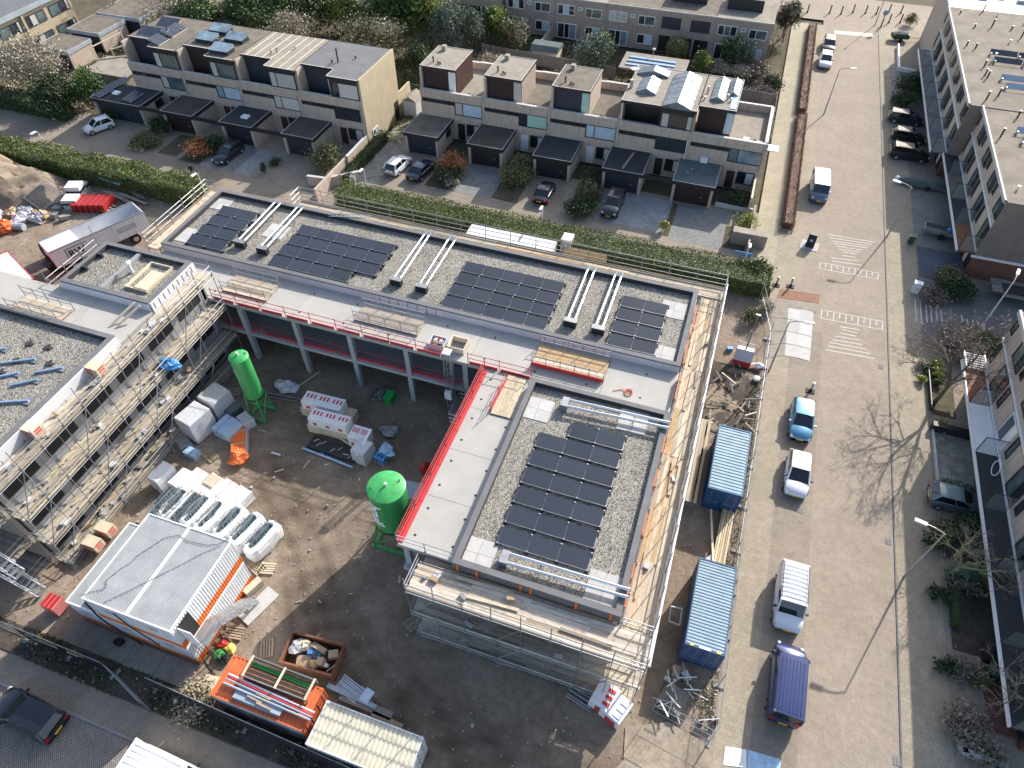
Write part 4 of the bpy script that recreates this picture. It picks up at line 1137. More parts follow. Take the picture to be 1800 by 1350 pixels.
def container(label, x, y, rot, L, W, roof, side, door, doors='-', H=2.55, pitch=.28, z=0.05, post=None, group=None):
 t = thing('shipping_container', label, 'container', (x, y, z), rot, group)
 post = post or side
 m = MB(); corrugated(m, -L / 2 + .08, L / 2 - .08, -W / 2 + .06, W / 2 - .06, H - .06, pitch, .04); m.build('roof', roof, t, local=True)
 m = MB(); ribbed_wall(m, (-L / 2, -W / 2 + .04), (L / 2, -W / 2 + .04), .12, H - .1, (0, -1, 0), pitch); ribbed_wall(m, (L / 2, W / 2 - .04), (-L / 2, W / 2 - .04), .12, H - .1, (0, 1, 0), pitch)
 m.build('side_wall', side, t, local=True)
 s = 1 if doors == '+' else -1
 m = MB(); ribbed_wall(m, (-s * (L / 2 - .04), -s * W / 2) if s > 0 else (L / 2 - .04, -W / 2), (-s * (L / 2 - .04), s * W / 2) if s > 0 else (L / 2 - .04, W / 2), .12, H - .1, (-s, 0, 0), pitch)
 m.build('end_wall', side, t, local=True)
 m = MB()
 for a in (-1, 1):
  for b in (-1, 1): m.box(a * (L / 2 - .1), b * (W / 2 - .1), 0, a * L / 2, b * W / 2, H)
  m.box(-L / 2 + .1, a * (W / 2 - .07), H - .11, L / 2 - .1, a * W / 2, H - .01).box(-L / 2 + .1, a * (W / 2 - .07), 0, L / 2 - .1, a * W / 2, .14)
  m.box(a * (L / 2 - .08), -W / 2 + .1, H - .12, a * L / 2, W / 2 - .1, H - .012).box(a * (L / 2 - .08), -W / 2 + .1, 0, a * L / 2, W / 2 - .1, .14)
 m.build('frame', post, t, local=True)
 for a in (-1, 1):
  for b in (-1, 1): MB().box(a * (L / 2 - .17), b * (W / 2 - .15), H - .115, a * L / 2 + a * .004, b * W / 2 + b * .004, H + .004).build('corner_casting', post, t, local=True)
 for b in (-1, 1):
  dd = MB().box(s * (L / 2 - .07), .01 if b > 0 else -W / 2 + .11, .15, s * (L / 2 - .02), W / 2 - .11 if b > 0 else -.01, H - .13).build('door', door, t, local=True)
  for q in (.25, .75):
   yy = b * (.1 + (W / 2 - .2) * q)
   MB().tube((s * (L / 2 - .005), yy, .2), (s * (L / 2 - .005), yy, H - .16), .02, 6).build('lock_bar', 'galv', dd, local=True)
  MB().box(s * (L / 2 - .02), b * .2, 1.0, s * (L / 2 + .03), b * .75, 1.06).build('door_handle', 'galv_dull', dd, local=True)
 return t
G_ = 'blue containers behind the fence'
c1 = container('bright blue shipping container with a pale streaked roof beside the street fence', 5.78, 32.9, R(-90), 6.06, 2.44, 'container_blue_pale', 'container_blue', 'container_blue', '+', group=G_)
c2 = container('grey blue shipping container with navy doors nearer the camera', 6.05, 21.2, R(-90), 6.06, 2.44, 'container_blue_grey', 'container_navy', 'container_navy', '+', pitch=.22, group=G_)
for (a, b, w) in ((-.9, -.7, .012), (-.35, .35, .012), (.7, .95, .012)):
 MB().box(2.87, a, 2.46, 3.0, b, 2.56).build('marking', 'ink_yellow' if abs(a + b) > 1 else 'ink_white', c2, local=True)
c3 = container('orange topped white container stacked with pipes behind the mesh fence', -17.6, 7.55, 0, 6.06, 2.44, 'container_orange', 'container_white', 'container_orange', '+', post='container_orange')
c4 = container('cream roofed shipping container at the bottom edge by the fence', -11.05, 7.05, 0, 6.06, 2.44, 'container_cream', 'container_white', 'container_white', '+')
zt = 2.62
rk = thing('pipe_rack', 'plank sided rack of pipes and boards on the orange container', 'rack', (-17.2, 8.1, zt))
x0, x1, y0, y1 = -19.3, -15.0, 7.75, 8.95
wbox(rk, 'rack_side', 'grey_wood', x0, y0, zt, x1, y0 + .06, zt + .5)
wbox(rk, 'rack_side', 'grey_wood', x0, y1 - .06, zt, x1, y1, zt + .5)
for xx in (x0 + .05, -17.1, x1 - .15): wbox(rk, 'cross_rail', 'timber_pale', xx, y0 - .02, zt + .5, xx + .12, y1 + .02, zt + .6)
for i in range(4):
 tag(MB().tube((-19.2, 8.72 - i * .03 * 0 + .0 - i * .06, zt + .08 + .09 * (i % 2)), (-15.3, 8.66 - i * .06, zt + .12 + .09 * (i % 2)), .035, 6).build('pipe', 'green_plastic'), ORD[i] + ' bright green pipe from the far side of the rack', 'pipe', 'green pipes in the rack')
for i in range(7):
 tag(MB().box(-19.2, 7.86 + i * .085, zt + .02, -15.25, 7.92 + i * .085, zt + .08 + .05 * (i % 3)).build('batten', ('pallet_wood', 'grey_wood', 'rust')[i % 3]), ORD[i] + ' dark batten from the near side of the plank sided rack', 'batten', 'battens in the rack')
ps = thing('steel_sheet_stack', 'stack of blue grey steel sheets on the orange container roof', 'sheets', (-17.9, 7.0, zt))
for k in range(4): MB().box(-19.3 + k * .03, 6.55 + k * .02, zt + .01 + k * .05, -16.2 + k * .03, 7.6, zt + .055 + k * .05).build('steel_sheet', 'steel_sheet', ps)
for i, (ya, yb, mt) in enumerate(((7.62, 7.38, 'container_white'), (7.5, 7.2, 'red_steel'), (7.35, 7.12, 'duct_steel'), (7.1, 6.95, 'steel_sheet'))):
 tag(MB().tube((-20.1, ya, zt + .3), (-14.3, yb, zt + .26), .06, 8).build('pipe', mt), ('long white pipe across the orange container', 'long dark red pipe across the orange container', 'long shiny pipe across the orange container', 'blue grey pipe nearest the fence on the orange container')[i], 'pipe')
for i, (x, y) in enumerate(((-17.5, 7.2), (-17.9, 6.9), (-17.2, 6.75))):
 tag(MB().obox((x, y, zt + .28), (1.0, .1, .1), R(-4)).build('timber_offcut', 'pallet_wood'), 'short timber offcut lying on the steel sheets', 'timber', 'offcuts on the steel sheets')

def cabin(label, x0, y0, x1, y1, z0, z1, front_marks=2, right=False):
 t = thing('site_cabin', label, 'cabin', ((x0 + x1) / 2, (y0 + y1) / 2, z0), group='white and orange site cabins')
 m = MB(); corrugated(m, x0 + .08, x1 - .08, y0 + .08, y1 - .08, z1 - .06, .19, .04); m.build('roof', 'cabin_roof', t)
 m = MB().box(x0, y0, z1 - .16, x1, y0 + .08, z1).box(x0, y1 - .08, z1 - .16, x1, y1, z1).box(x0, y0 + .08, z1 - .16, x0 + .08, y1 - .08, z1).box(x1 - .08, y0 + .08, z1 - .16, x1, y1 - .08, z1)
 m.build('roof_frame', 'white_paint', t)
 zb = z0 + .85
 wbox(t, 'front_wall', 'white_paint', x0, y0 + .02, zb - .1, x1, y0 + .06, z1 - .17)
 wbox(t, 'orange_band', 'orange_paint', x0, y0 + .005, z0 + .02, x1, y0 + .055, zb - .3)
 wbox(t, 'white_band', 'white_paint', x0, y0 + .02, zb - .298, x1, y0 + .06, zb - .102)
 m = MB(); ribbed_wall(m, (x1 - .05, y0 + .06), (x1 - .05, y1), z0 + .68, z1 - .16, (1, 0, 0), .19); m.build('side_wall', 'white_paint', t)
 m = MB(); ribbed_wall(m, (x1 - .048, y0 + .06), (x1 - .048, y1), z0 + .02, z0 + .678, (1, 0, 0), .19); m.build('orange_band', 'orange_paint', t)
 m = MB(); ribbed_wall(m, (x0 + .05, y1), (x0 + .05, y0 + .06), z0 + .02, z1 - .16, (-1, 0, 0), .19); m.build('side_wall', 'white_paint', t)
 m = MB(); ribbed_wall(m, (x1, y1 - .05), (x0, y1 - .05), z0 + .02, z1 - .16, (0, 1, 0), .19); m.build('rear_wall', 'white_paint', t)
 cx = (x0 + x1) / 2
 for k in range(3): MB().box(cx - .5 + k * .06, y0 + .012, zb + .95 - k * .14, cx + .35 - k * .1, y0 + .019, zb + 1.0 - k * .14).build('worn_marking', 'galv_dull', t)
 return t
cabin('white site cabin with orange base at the far left of the lower row', -32.55, 8.1, -29.72, 14.1, .15, 2.72)
cabin('lower middle white and orange site cabin of the stack', -29.68, 8.1, -26.56, 14.1, .15, 2.72)
cabin('lower right white and orange site cabin facing the stairs', -26.52, 8.1, -23.45, 14.1, .15, 2.72)
cabin('upper left site cabin with a ribbed grey roof', -29.68, 8.05, -26.56, 14.15, 2.75, 5.4)
cb5 = cabin('upper right site cabin above the outside stairs', -26.52, 8.05, -23.45, 14.15, 2.75, 5.4)
wbox(cb5, 'door_opening', 'opening_shade', -23.449, 8.5, 2.95, -23.40, 9.5, 5.0)
dr_ = wbox(cb5, 'door', 'white_clean', -23.40, 8.44, 2.95, -22.5, 8.5, 5.0)
stt = thing('outside_stairs', 'galvanised stairs and landing up to the top site cabin', 'stairs', (-22.8, 10, 0))
wbox(stt, 'landing', 'galv_dull', -23.38, 8.6, 2.7, -22.3, 10.0, 2.78)
for k in range(12):
 f = k / 11
 wbox(stt, 'stair_tread', 'galv', -23.3, 10.0 + f * 2.6, 2.68 - f * 2.5, -22.35, 10.24 + f * 2.6, 2.72 - f * 2.5)
for xx in (-23.34, -22.32):
 MB().tube((xx, 10.0, 2.72), (xx, 12.8, .1), .06, 6).build('stringer', 'galv', stt)
m = MB()
for k in range(7):
 f = k / 6
 m.tube((-22.3, 10 + f * 2.8, 2.72 - f * 2.6), (-22.3, 10 + f * 2.8, 3.75 - f * 2.6), .025, 5)
m.tube((-22.3, 10, 3.75), (-22.3, 12.8, 1.15), .03, 6).tube((-22.3, 10, 3.3), (-22.3, 12.8, .7), .025, 6).tube((-22.3, 8.6, 3.8), (-22.3, 10, 3.8), .03, 6).tube((-22.3, 8.6, 2.7), (-22.3, 8.6, 3.8), .03, 6).tube((-22.3, 8.6, 3.25), (-22.3, 10, 3.25), .03, 6)
m.build('hand_rail', 'galv', stt)
for (xx, yy) in ((-22.4, 8.7), (-22.4, 9.9)): MB().tube((xx, yy, 0), (xx, yy, 2.7), .04, 6).build('support_post', 'galv_dull', stt)
def hose(label, pts, r=.014):
 m = MB(); m.path(pts, r, 5)
 return tag(m.build('hose', 'hose_black'), label, 'hose', 'black hoses and cables round the cabins')
Z6 = lambda x, y: (80 + x * .2519, 880 + y * .2519)
hose('black hose winding over the left upper cabin roof', [at(*Z6(*q), 5.42) for q in ((255, 665), (300, 640), (400, 620), (425, 595), (420, 560), (530, 470), (600, 430), (640, 385), (740, 320), (830, 260), (930, 240), (985, 280), (1120, 310), (1200, 305), (1290, 262))])
hose('straight black cable crossing the right upper cabin roof', [at(*Z6(*q), 5.42) for q in ((400, 715), (600, 620), (760, 540), (960, 440), (1090, 370), (1230, 310))])
hose('black drain hose slanting down the cabin fronts', [(-27.6, 8.0, 4.9), (-27.0, 7.95, 3.4), (-25.6, 7.9, 1.9)], .04)
hose('grey black drain hose with an elbow on the left cabin front', [(-29.6, 8.0, 5.0), (-29.5, 7.9, 3.2), (-29.3, 7.9, 2.4), (-27.8, 7.85, 1.0), (-27.5, 7.8, .5)], .05)
hose('black cable across the ground in front of the orange corner', [at(*Z6(*q), .06) for q in ((1110, 1120), (1185, 1215), (1140, 1260), (1070, 1320))], .03)
tag(MB().blob(at(*Z6(515, 985), .25), (.35, .25, .3), 3, 2).build('cable_heap', 'hose_black'), 'heap of black cable on the walkway below the cabins', 'cable')
wk = thing('board_walkway', 'grey sheet walkway laid along the cabin fronts', 'walkway', (-28.5, 7.2, 0))
for i in range(8): wbox(wk, 'walkway_board', 'grey_wood', -32.9 + i * 1.17, 6.45 + .03 * (i % 2), .08, -31.75 + i * 1.17, 7.95, .13 + .01 * (i % 2))
tag(MB().obox((-21.2, 7.3, .1), (3.0, 1.2, .08), R(8)).build('plywood_sheet', 'timber_pale'), 'tan plywood sheet on the ground right of the cabins', 'sheet')
bn = thing('waste_bin', 'pink red plastic bin at the left end of the cabins', 'bin', (*at(105, 1070)[:2], 0))
bx, by, _ = at(105, 1070)
wbox(bn, 'bin_body', 'pink_plastic', bx - .5, by - .45, .1, bx + .5, by + .45, 1.15)
for k in range(3): wbox(bn, 'lid_rib', 'red_plastic', bx - .45 + k * .33, by - .47, 1.151, bx - .25 + k * .33, by + .47, 1.24)

def silo(label, x, y, r, z0, z1, word=None):
 t = thing('mortar_silo', label, 'silo', (x, y, 0), group='green mortar silos')
 MB().lathe((x, y, 0), [(r, z0), (r, z1 - .12), (r + .03, z1 - .12), (r + .03, z1 - .05), (r - .05, z1), (.3, z1 + .12), (.05, z1 + .13)], 40).build('tank', 'silo_green', t, smooth=True)
 MB().lathe((x, y, 0), [(.2, z0 - 1.2), (.22, z0 - 1.1), (r - .02, z0 - .002)], 24).build('hopper', 'silo_green', t, smooth=True)
 MB().lathe((x, y, 0), [(r + .006, z0 + .05), (r + .006, z0 + .27)], 40).build('dark_band', 'ink_black', t)
 k = r * .86
 for a, b in ((-1, -1), (1, -1), (1, 1), (-1, 1)):
  MB().tube((x + a * k * 1.15, y + b * k * 1.15, .05), (x + a * k * .8, y + b * k * .8, z0 + .6), .07, 4).build('leg', 'silo_green', t)
  MB().tube((x + a * k * 1.1, y + b * k * 1.1, .3), (x - b * k * .9, y + a * k * .9, z0 - .1), .04, 5).build('brace', 'silo_green', t)
 for b in (-1, 1):
  wbox(t, 'skid_beam', 'silo_green', x - k * 1.25, y + b * k * 1.15 - .1, .02, x + k * 1.25, y + b * k * 1.15 + .1, .2)
 wbox(t, 'skid_beam', 'silo_green', x - k * 1.25, y - k, .02, x - k * 1.05, y + k, .18)
 MB().tube((x, y, z1 + .1), (x, y, z1 + .4), .09, 8).build('filler_cap', 'lamp_white', t)
 for a in (.8, 3.6): MB().tube((x + r * .75 * math.cos(a), y + r * .75 * math.sin(a), z1), (x + r * .75 * math.cos(a), y + r * .75 * math.sin(a), z1 + .2), .05, 6).build('lifting_eye', 'silo_green', t)
 MB().tube((x - r - .05, y, z0 + .2), (x - r - .05, y, z1 - .2), .05, 6).build('filler_pipe', 'silo_green', t)
 if word:
  sz, ang0, ztop = word
  def fn(u, v):
   a = ang0 + (v - sz * .35) / r
   return (x + (r + .04) * math.cos(a), y + (r + .04) * math.sin(a), ztop - u)
  text_mesh('bruil', sz, fn, 'lettering', 'ink_white', t, bold=.05)
 return t
silo('big green mortar silo beside the red railed wing slab', -15.6, 20.35, 1.25, 2.3, 6.5, (1.35, R(-108), 5.9))
silo('slim green mortar silo in the courtyard shade under the long slab', -31.05, 27.0, .72, 2.3, 6.9, (1.0, R(-150), 5.8))

def pack(name, label, cat, x, y, rot, w, d, h, mat, seed=0, pallet=True, z=0.0, group=None, straps=0, split=1, smudge=.03):
 rnd = random.Random(seed)
 t = thing(name, label, cat, (x, y, z), rot, group)
 z0 = .02
 if pallet:
  m = MB()
  for k in range(5): m.box(-w / 2, -d / 2 + d * k / 5 + .01, .10, w / 2, -d / 2 + d * (k + .7) / 5, .13)
  for k in (-1, 0, 1): m.box(k * (w / 2 - .07) - .06, -d / 2, 0.01, k * (w / 2 - .07) + .06, d / 2, .10)
  m.build('pallet', 'pallet_wood', t, local=True, kind='stuff')
  z0 = .14
 n = split
 for i in range(n):
  a, b = -w / 2 + w * i / n, -w / 2 + w * (i + 1) / n - (.015 if n > 1 else 0)
  vs = []
  lv = (0, .25, .5, .75, .97, 1.0)
  for q in lv:
   ins = .05 if q == 1.0 else 0.0
   for (px, py) in ((a, -d / 2), ((a + b) / 2, -d / 2), (b, -d / 2), (b, 0), (b, d / 2), ((a + b) / 2, d / 2), (a, d / 2), (a, 0)):
    cx = (a + b) / 2
    vs.append((cx + (px - cx) * (1 - ins) + rnd.uniform(-smudge, smudge), py * (1 - ins) + rnd.uniform(-smudge, smudge), z0 + (h - z0) * q + (rnd.uniform(-smudge, smudge) if q > 0 else 0)))
  k = 8
  fs = [(j * k + i2, j * k + (i2 + 1) % k, (j + 1) * k + (i2 + 1) % k, (j + 1) * k + i2) for j in range(len(lv) - 1) for i2 in range(k)]
  top = len(vs)
  vs.append(((a + b) / 2, 0, h + .02))
  fs += [((len(lv) - 1) * k + i2, (len(lv) - 1) * k + (i2 + 1) % k, top) for i2 in range(k)]
  MB().add(vs, fs).build('wrapped_load', mat, t, local=True)
 for i in range(straps):
  xx = -w / 2 + w * (i + .5) / straps
  MB().box(xx - .012, -d / 2 - .04, z0, xx + .012, d / 2 + .04, h + .03).build('strap', 'red_board', t, local=True)
 return t
G1 = 'wrapped packs behind the site cabins'
for i, (px, py, w, d, h, mt, lb) in enumerate(((291, 843, 1.0, 1.7, 1.6, 'white_film', 'tallest white wrapped pack at the left end of the back row behind the cabins'), (321, 846, 1.1, 1.6, 1.0, 'paper_white', 'low white pack second in the back row behind the cabins'),
  (346, 855, 1.25, 2.0, 1.35, 'paper_white', 'broad white wrapped pack in the middle of the back row behind the cabins'), (373, 862, 1.2, 1.9, 1.25, 'paper_white', 'white pack with a tan lid in the back row behind the cabins'),
  (397, 872, 1.2, 1.9, 1.25, 'white_film', 'glossy white pack next to last in the back row behind the cabins'), (420, 882, 1.15, 1.9, 1.1, 'white_film', 'crumpled white pack at the right end of the back row behind the cabins'))):
 x, y, _ = at(px, py, .5)
 p_ = pack('wrapped_pack', lb, 'pack', x, y, R(-8 - i), w, d, h, mt, 10 + i, group=G1, straps=1 if i in (2, 3, 4) else 0)
 if i == 3: MB().box(-.5, -.1, h + .03, .45, .8, h + .12).build('lid', 'timber_pale', p_, local=True)
tag(MB().blob((*at(280, 838, .9)[:2], .95), (.6, .5, .25), 5, 2, .35).build('loose_film', 'sky_film'), 'pale blue film heaped beside the tallest white pack', 'film')
def glass_rack(label, x, y, rot, bag, seed):
 rnd = random.Random(seed)
 t = thing('glazing_rack', label, 'rack', (x, y, 0), rot, 'glazing racks behind the site cabins')
 L, W = 2.7, .95
 m = MB()
 for s in (-1, 1):
  m.box(-W / 2, s * (L / 2 - .05) - .04, .02, W / 2, s * (L / 2 - .05) + .04, .12)
  m.box(s * (W / 2 - .04) - .04, -L / 2, .12, s * (W / 2 - .04) + .04, L / 2, .2)
 m.build('base_frame', 'galv_dull', t, local=True)
 m = MB()
 for i in range(13):
  yy = -L / 2 + .12 + (L - .24) * i / 12
  m.tube((-W / 2 + .05, yy, .2), (-W / 2 + .05 + rnd.uniform(-.05, .05), yy + rnd.uniform(-.05, .05), 1.75 + rnd.uniform(-.2, .25)), .026, 5)
  m.tube((W / 2 - .05, yy, .2), (W / 2 - .3 + rnd.uniform(-.15, .1), yy + .25 + rnd.uniform(-.05, .05), 1.7 + rnd.uniform(-.2, .2)), .024, 5)
 m.tube((-W / 2 + .05, -L / 2, 1.5), (-W / 2 + .05, L / 2, 1.5), .03, 5)
 m.build('rack_bars', 'galv', t, local=True, kind='stuff')
 for k in range(4):
  xx = -.26 + k * .17
  MB().obox((xx, rnd.uniform(-.05, .05), .85), (.05, L - .4, 1.2), 0, (0, R(4))).build('glass_unit', 'glass_teal' if k % 2 else 'glass_blue', t, local=True)
 if bag:
  vs = []; k = 14
  for (q2, r_, h) in ((0, 1.0, .14), (0, 1.1, .5), (0, 1.12, 1.0), (0, 1.0, 1.42), (1, .64, 1.55), (1, .5, 1.3)):
   for i in range(k):
    a = 2 * math.pi * i / k
    ca, sa = math.cos(a), math.sin(a)
    e = .55
    px = abs(ca) ** e * math.copysign(1, ca) * (W / 2 + .12) * r_
    py = abs(sa) ** e * math.copysign(1, sa) * (L / 2 + .05) * (r_ * .5 + .5)
    vs.append((px + (-.12 if q2 else 0) + rnd.uniform(-.05, .05), py + rnd.uniform(-.04, .04), h + rnd.uniform(-.05, .05)))
  fs = [(j * k + i, j * k + (i + 1) % k, (j + 1) * k + (i + 1) % k, (j + 1) * k + i) for j in range(5) for i in range(k)]
  MB().add(vs, fs).build('white_bag', 'white_film', t, local=True)
 return t
for i, (px, py, bag, lb) in enumerate(((293, 890, False, 'open steel glazing rack leftmost behind the cabin roof'), (313, 893, True, 'half covered glazing rack second from the left behind the cabins'), (330, 899, False, 'open rack of grey bars between two white bags'),
  (352, 905, True, 'white bagged rack in the middle of the front row'), (376, 915, True, 'white bagged rack showing green glass edges'), (408, 925, True, 'white bagged rack beside a dark gap, third from the right'), (436, 938, True, 'white bagged rack of dark panes second from the right'), (464, 952, True, 'rightmost white bagged rack of dark panes behind the cabins'))):
 x, y, _ = at(px, py, .7)
 glass_rack(lb, x, y, R(-6 - i), bag, 40 + i)

pack('insulation_pack', 'tall grey wrapped insulation pack nearest the camera by the left scaffold', 'pack', -34.75, 23.8, R(-12), 1.75, 2.1, 2.35, 'grey_film', 1, smudge=.02)
pack('insulation_pack', 'tall grey wrapped insulation pack behind its twin by the left scaffold', 'pack', -34.4, 26.1, R(-12), 1.8, 1.9, 2.35, 'grey_film', 2, smudge=.02)
pack('wrapped_pack', 'dull green wrapped pack beside the slim silo', 'pack', *at(408, 722, .4)[:2], R(-15), 1.4, 1.1, 1.0, 'felt_green', 3)
pack('wrapped_pack', 'pale blue pack with a red line next to the orange tarp', 'pack', *at(398, 752, .5)[:2], R(-12), 1.1, 1.7, 1.1, 'sky_film', 4, straps=1)
pack('wrapped_pack', 'second pale blue pack touching the orange tarp', 'pack', *at(410, 759, .5)[:2], R(-12), .9, 1.6, 1.0, 'blind_blue', 5)
pack('wrapped_pack', 'lilac white pack with lettering beyond the orange tarp', 'pack', *at(433, 740, .5)[:2], R(-25), 1.3, .9, .9, 'foil_lilac', 6)
ot = thing('tarp_covered_stack', 'bright orange tarp over a stack of slabs in the courtyard', 'tarp', (*at(425, 782)[:2], 0), R(-58))
MB().box(-1.8, -.55, .05, 1.5, .55, .55).build('slab_stack', 'block_grey', ot, local=True)
MB().box(-1.7, -.6, .5, 1.6, .45, .72).build('tarp_top', 'orange_film', ot, local=True)
MB().blob((1.5, -.1, .45), (.75, .7, .45), 4, 3, .3).build('tarp_end', 'orange_film', ot, local=True)
for xx in (-.9, .4): MB().box(xx, -.62, .72, xx + .07, .48, .76).build('hold_down_lath', 'timber_pale', ot, local=True)
bl = thing('paving_block_stack', 'row of grey concrete blocks at the foot of the left scaffold', 'blocks', (*at(322, 777)[:2], 0), R(-30))
for i in range(5): MB().obox((-.9 + i * .42, 0, .2), (.36, .9, .36), 0).build('block', 'concrete', bl, local=True)
tag(MB().obox((*at(338, 797, .2)[:2], .25), (1.1, .7, .5), R(-5)).build('wrapped_parcel', 'sky_film'), 'small blue grey parcel on the bare soil by the pallet', 'parcel')
def pallet(label, x, y, rot, z=0.02, mat='pallet_wood', tilt=0.0):
 t = thing('pallet', label, 'pallet', (x, y, z), rot, 'empty wooden pallets')
 for k in range(5): MB().box(-.6, -.4 + k * .17, .11, .6, -.4 + k * .17 + .11, .13).build('deck_slat', mat, t, local=True)
 for k in (-1, 0, 1): MB().box(-.6, k * .36 - .05, 0, .6, k * .36 + .05, .105).build('runner', mat, t, local=True)
 return t
pallet('small pale pallet lying on the soil below the orange tarp', *at(371, 803)[:2], R(-20))
pallet('pallet leaning by the stack between the silo and the scaffold', *at(412, 690)[:2], R(20))
pallet('pallet on the soil at the corner of the front scaffold', *at(728, 1095)[:2], R(60))
pallet('pallet standing right of the white bagged racks', *at(452, 998)[:2], R(-20))
pallet('second pallet beside the tan sheet right of the cabins', *at(468, 1000)[:2], R(15), mat='timber_pale')
pallet('pallet under the outside stairs of the cabins', *at(412, 1113)[:2], R(10))
pallet('grey pallet left of the rubbish skip', *at(470, 1140)[:2], R(-60))
tag(MB().obox((*at(448, 1036)[:2], .35), (.5, 1.3, .6), R(-20)).build('timber_crate', 'timber_pale'), 'pale timber crate against the right cabin wall', 'crate')
tag(MB().obox((*at(455, 1065)[:2], .06), (1.1, 2.6, .06), R(-18)).build('plywood_sheet', 'block_grey'), 'pale grey board lying on the gravel right of the stairs', 'sheet')
for i, (px, py, mt, lb) in enumerate(((388, 1152, 'silo_green', 'green rag'), (404, 1140, 'ink_yellow', 'yellow bag'), (392, 1134, 'red_plastic', 'red bag'), (394, 1158, 'cloth_black', 'black sack'))):
 tag(MB().blob((*at(px, py, .15)[:2], .2), (.4, .3, .22), i, 1, .35).build('rubbish_bag', mt), lb + ' in the litter below the cabin stairs', 'bag')
Z3 = lambda x, y: (520 + x * .1333, 660 + y * .1333)
def brick_packs(label, x, y, rot, n, layers, w, d, h, group):
 t = thing('brick_pack', label, 'pack', (x, y, 0.05), rot, group)
 for l in range(layers):
  k = n - l * (1 if layers > 1 else 0)
  for i in range(k):
   MB().box(-n * w / 2 + i * w + .01 + l * .3, -d / 2, l * h, -n * w / 2 + (i + 1) * w - .01 + l * .3, d / 2, (l + 1) * h - .015).build('printed_pack', 'paper_white' if l == layers - 1 else 'timber_pale', t, local=True)
 zt_ = layers * h - .012
 for i in range(n - layers + 1):
  for q in range(3):
   xx = -n * w / 2 + i * w + .3 * (layers - 1) + w * (.2 + q * .27)
   MB().box(xx, -d * .05, zt_, xx + w * .14, d * .3, zt_ + .006).build('red_print', 'ink_red', t, local=True)
  MB().box(-n * w / 2 + i * w + .3 * (layers - 1) + w * .35, -d / 2 - .006, zt_ - h * .75, -n * w / 2 + i * w + .3 * (layers - 1) + w * .65, -d / 2 + .001, zt_ - h * .45).build('red_print', 'ink_red', t, local=True)
 return t
G2 = 'red printed packs in the courtyard'
brick_packs('rear row of white packs with red print in the courtyard', -25.6, 28.6, R(2), 4, 2, 1.15, 1.2, .95, G2)
brick_packs('front row of tan packs with red print in the courtyard', -24.3, 27.2, R(2), 4, 2, 1.1, 1.1, .95, G2)
brick_packs('single striped pack right of the red printed rows', -21.95, 27.0, R(0), 2, 1, .75, 1.3, 1.25, G2)
tp = pack('wrapped_pack', 'transparent wrapped pack with white tubes lying on top in the courtyard', 'pack', -21.0, 25.7, R(-8), 1.2, 1.4, 1.6, 'grey_film', 21)
for i in range(4): tag(MB().tube((-21.15 + i * .07, 24.9, 1.45), (-21.05 + i * .05, 27.3, 1.8), .035, 6).build('white_tube', 'white_clean'), ORD[i] + ' white tube from the left on the wrapped courtyard pack', 'tube', 'white tubes on the courtyard pack')
bp = thing('bucket_pallet', 'pallet of blue buckets under torn film in the courtyard', 'pallet load', (-19.6, 26.2, 0), R(-10))
MB().box(-.5, -.7, .02, .5, .7, .14).build('pallet', 'pallet_wood', bp, local=True)
for i in range(3):
 for j in range(4): MB().lathe((-.32 + i * .32, -.5 + j * .33, .14), [(.13, 0), (.15, .5), (.155, .52)], 10).build('bucket', 'blue_plastic', bp, local=True)
MB().blob((.1, .35, .75), (.6, .5, .3), 6, 2, .4).build('torn_film', 'sky_film', bp, local=True)
tag(MB().blob((-20.3, 28.6, .25), (.8, .5, .3), 9, 2, .4).build('dark_bag', 'concrete_dark'), 'dark crumpled bag behind the wrapped courtyard packs', 'bag')
bs = thing('black_sheet_stack', 'stack of black sheets with pale battens in the courtyard', 'sheets', (*at(588, 792)[:2], 0), R(-2))
for k in range(3): MB().box(-2.2 + k * .1, -.55, .03 + k * .09, 2.1 + k * .05, .7 - k * .05, .1 + k * .09).build('black_sheet', 'bitumen', bs, local=True)
for i, (a, b, r_) in enumerate(((-1.7, .2, .9), (-1.3, -.1, 1.1), (-1.0, .2, 1.0), (0, -.2, 1.1), (.5, .1, 1.1), (1.5, .3, 1.2), (1.2, -.2, .1), (1.6, -.25, 1.2))): MB().obox((a, b, .33), (.45, .05, .04), r_).build('batten', 'timber_pale', bs, local=True)
MB().tube((-2.4, -.75, .12), (2.2, -.95, .12), .09, 6).build('plastic_edge', 'sky_film', bs, local=True)
tag(MB().obox((*at(612, 783)[:2], .3), (1.6, .12, .1), R(-18)).build('batten', 'timber_pale'), 'pale batten between the black sheets and the wrapped pack', 'batten')
tag(MB().blob((*at(503, 680, .3)[:2], .35), (.95, .65, .4), 12, 3, .3).build('foil_bundle', 'grey_film'), 'silver foil bundle on the soil right of the slim silo', 'bundle')
for i, (a, b, w_) in enumerate((((465, 692), (530, 704), .2), ((462, 697), (525, 708), .16), ((515, 690), (562, 655), .14), ((1, 1), (2, 2), 0))):
 if w_: tag(MB().tube((*at(*a)[:2], .12 + .05 * i), (*at(*b)[:2], .1), w_ / 2, 4).build('timber_beam', 'grey_wood' if i < 2 else 'timber_pale'), ('long dark beam beside the foil bundle', 'second dark beam beside the foil bundle', 'long plank across the shaded courtyard soil')[i], 'beam')
gb = thing('scrap_heap', 'heap of metal scrap beside a green bin in the courtyard shade', 'scrap', (*at(668, 696)[:2], 0))
gx, gy, _ = at(668, 696)
rs = random.Random(3)
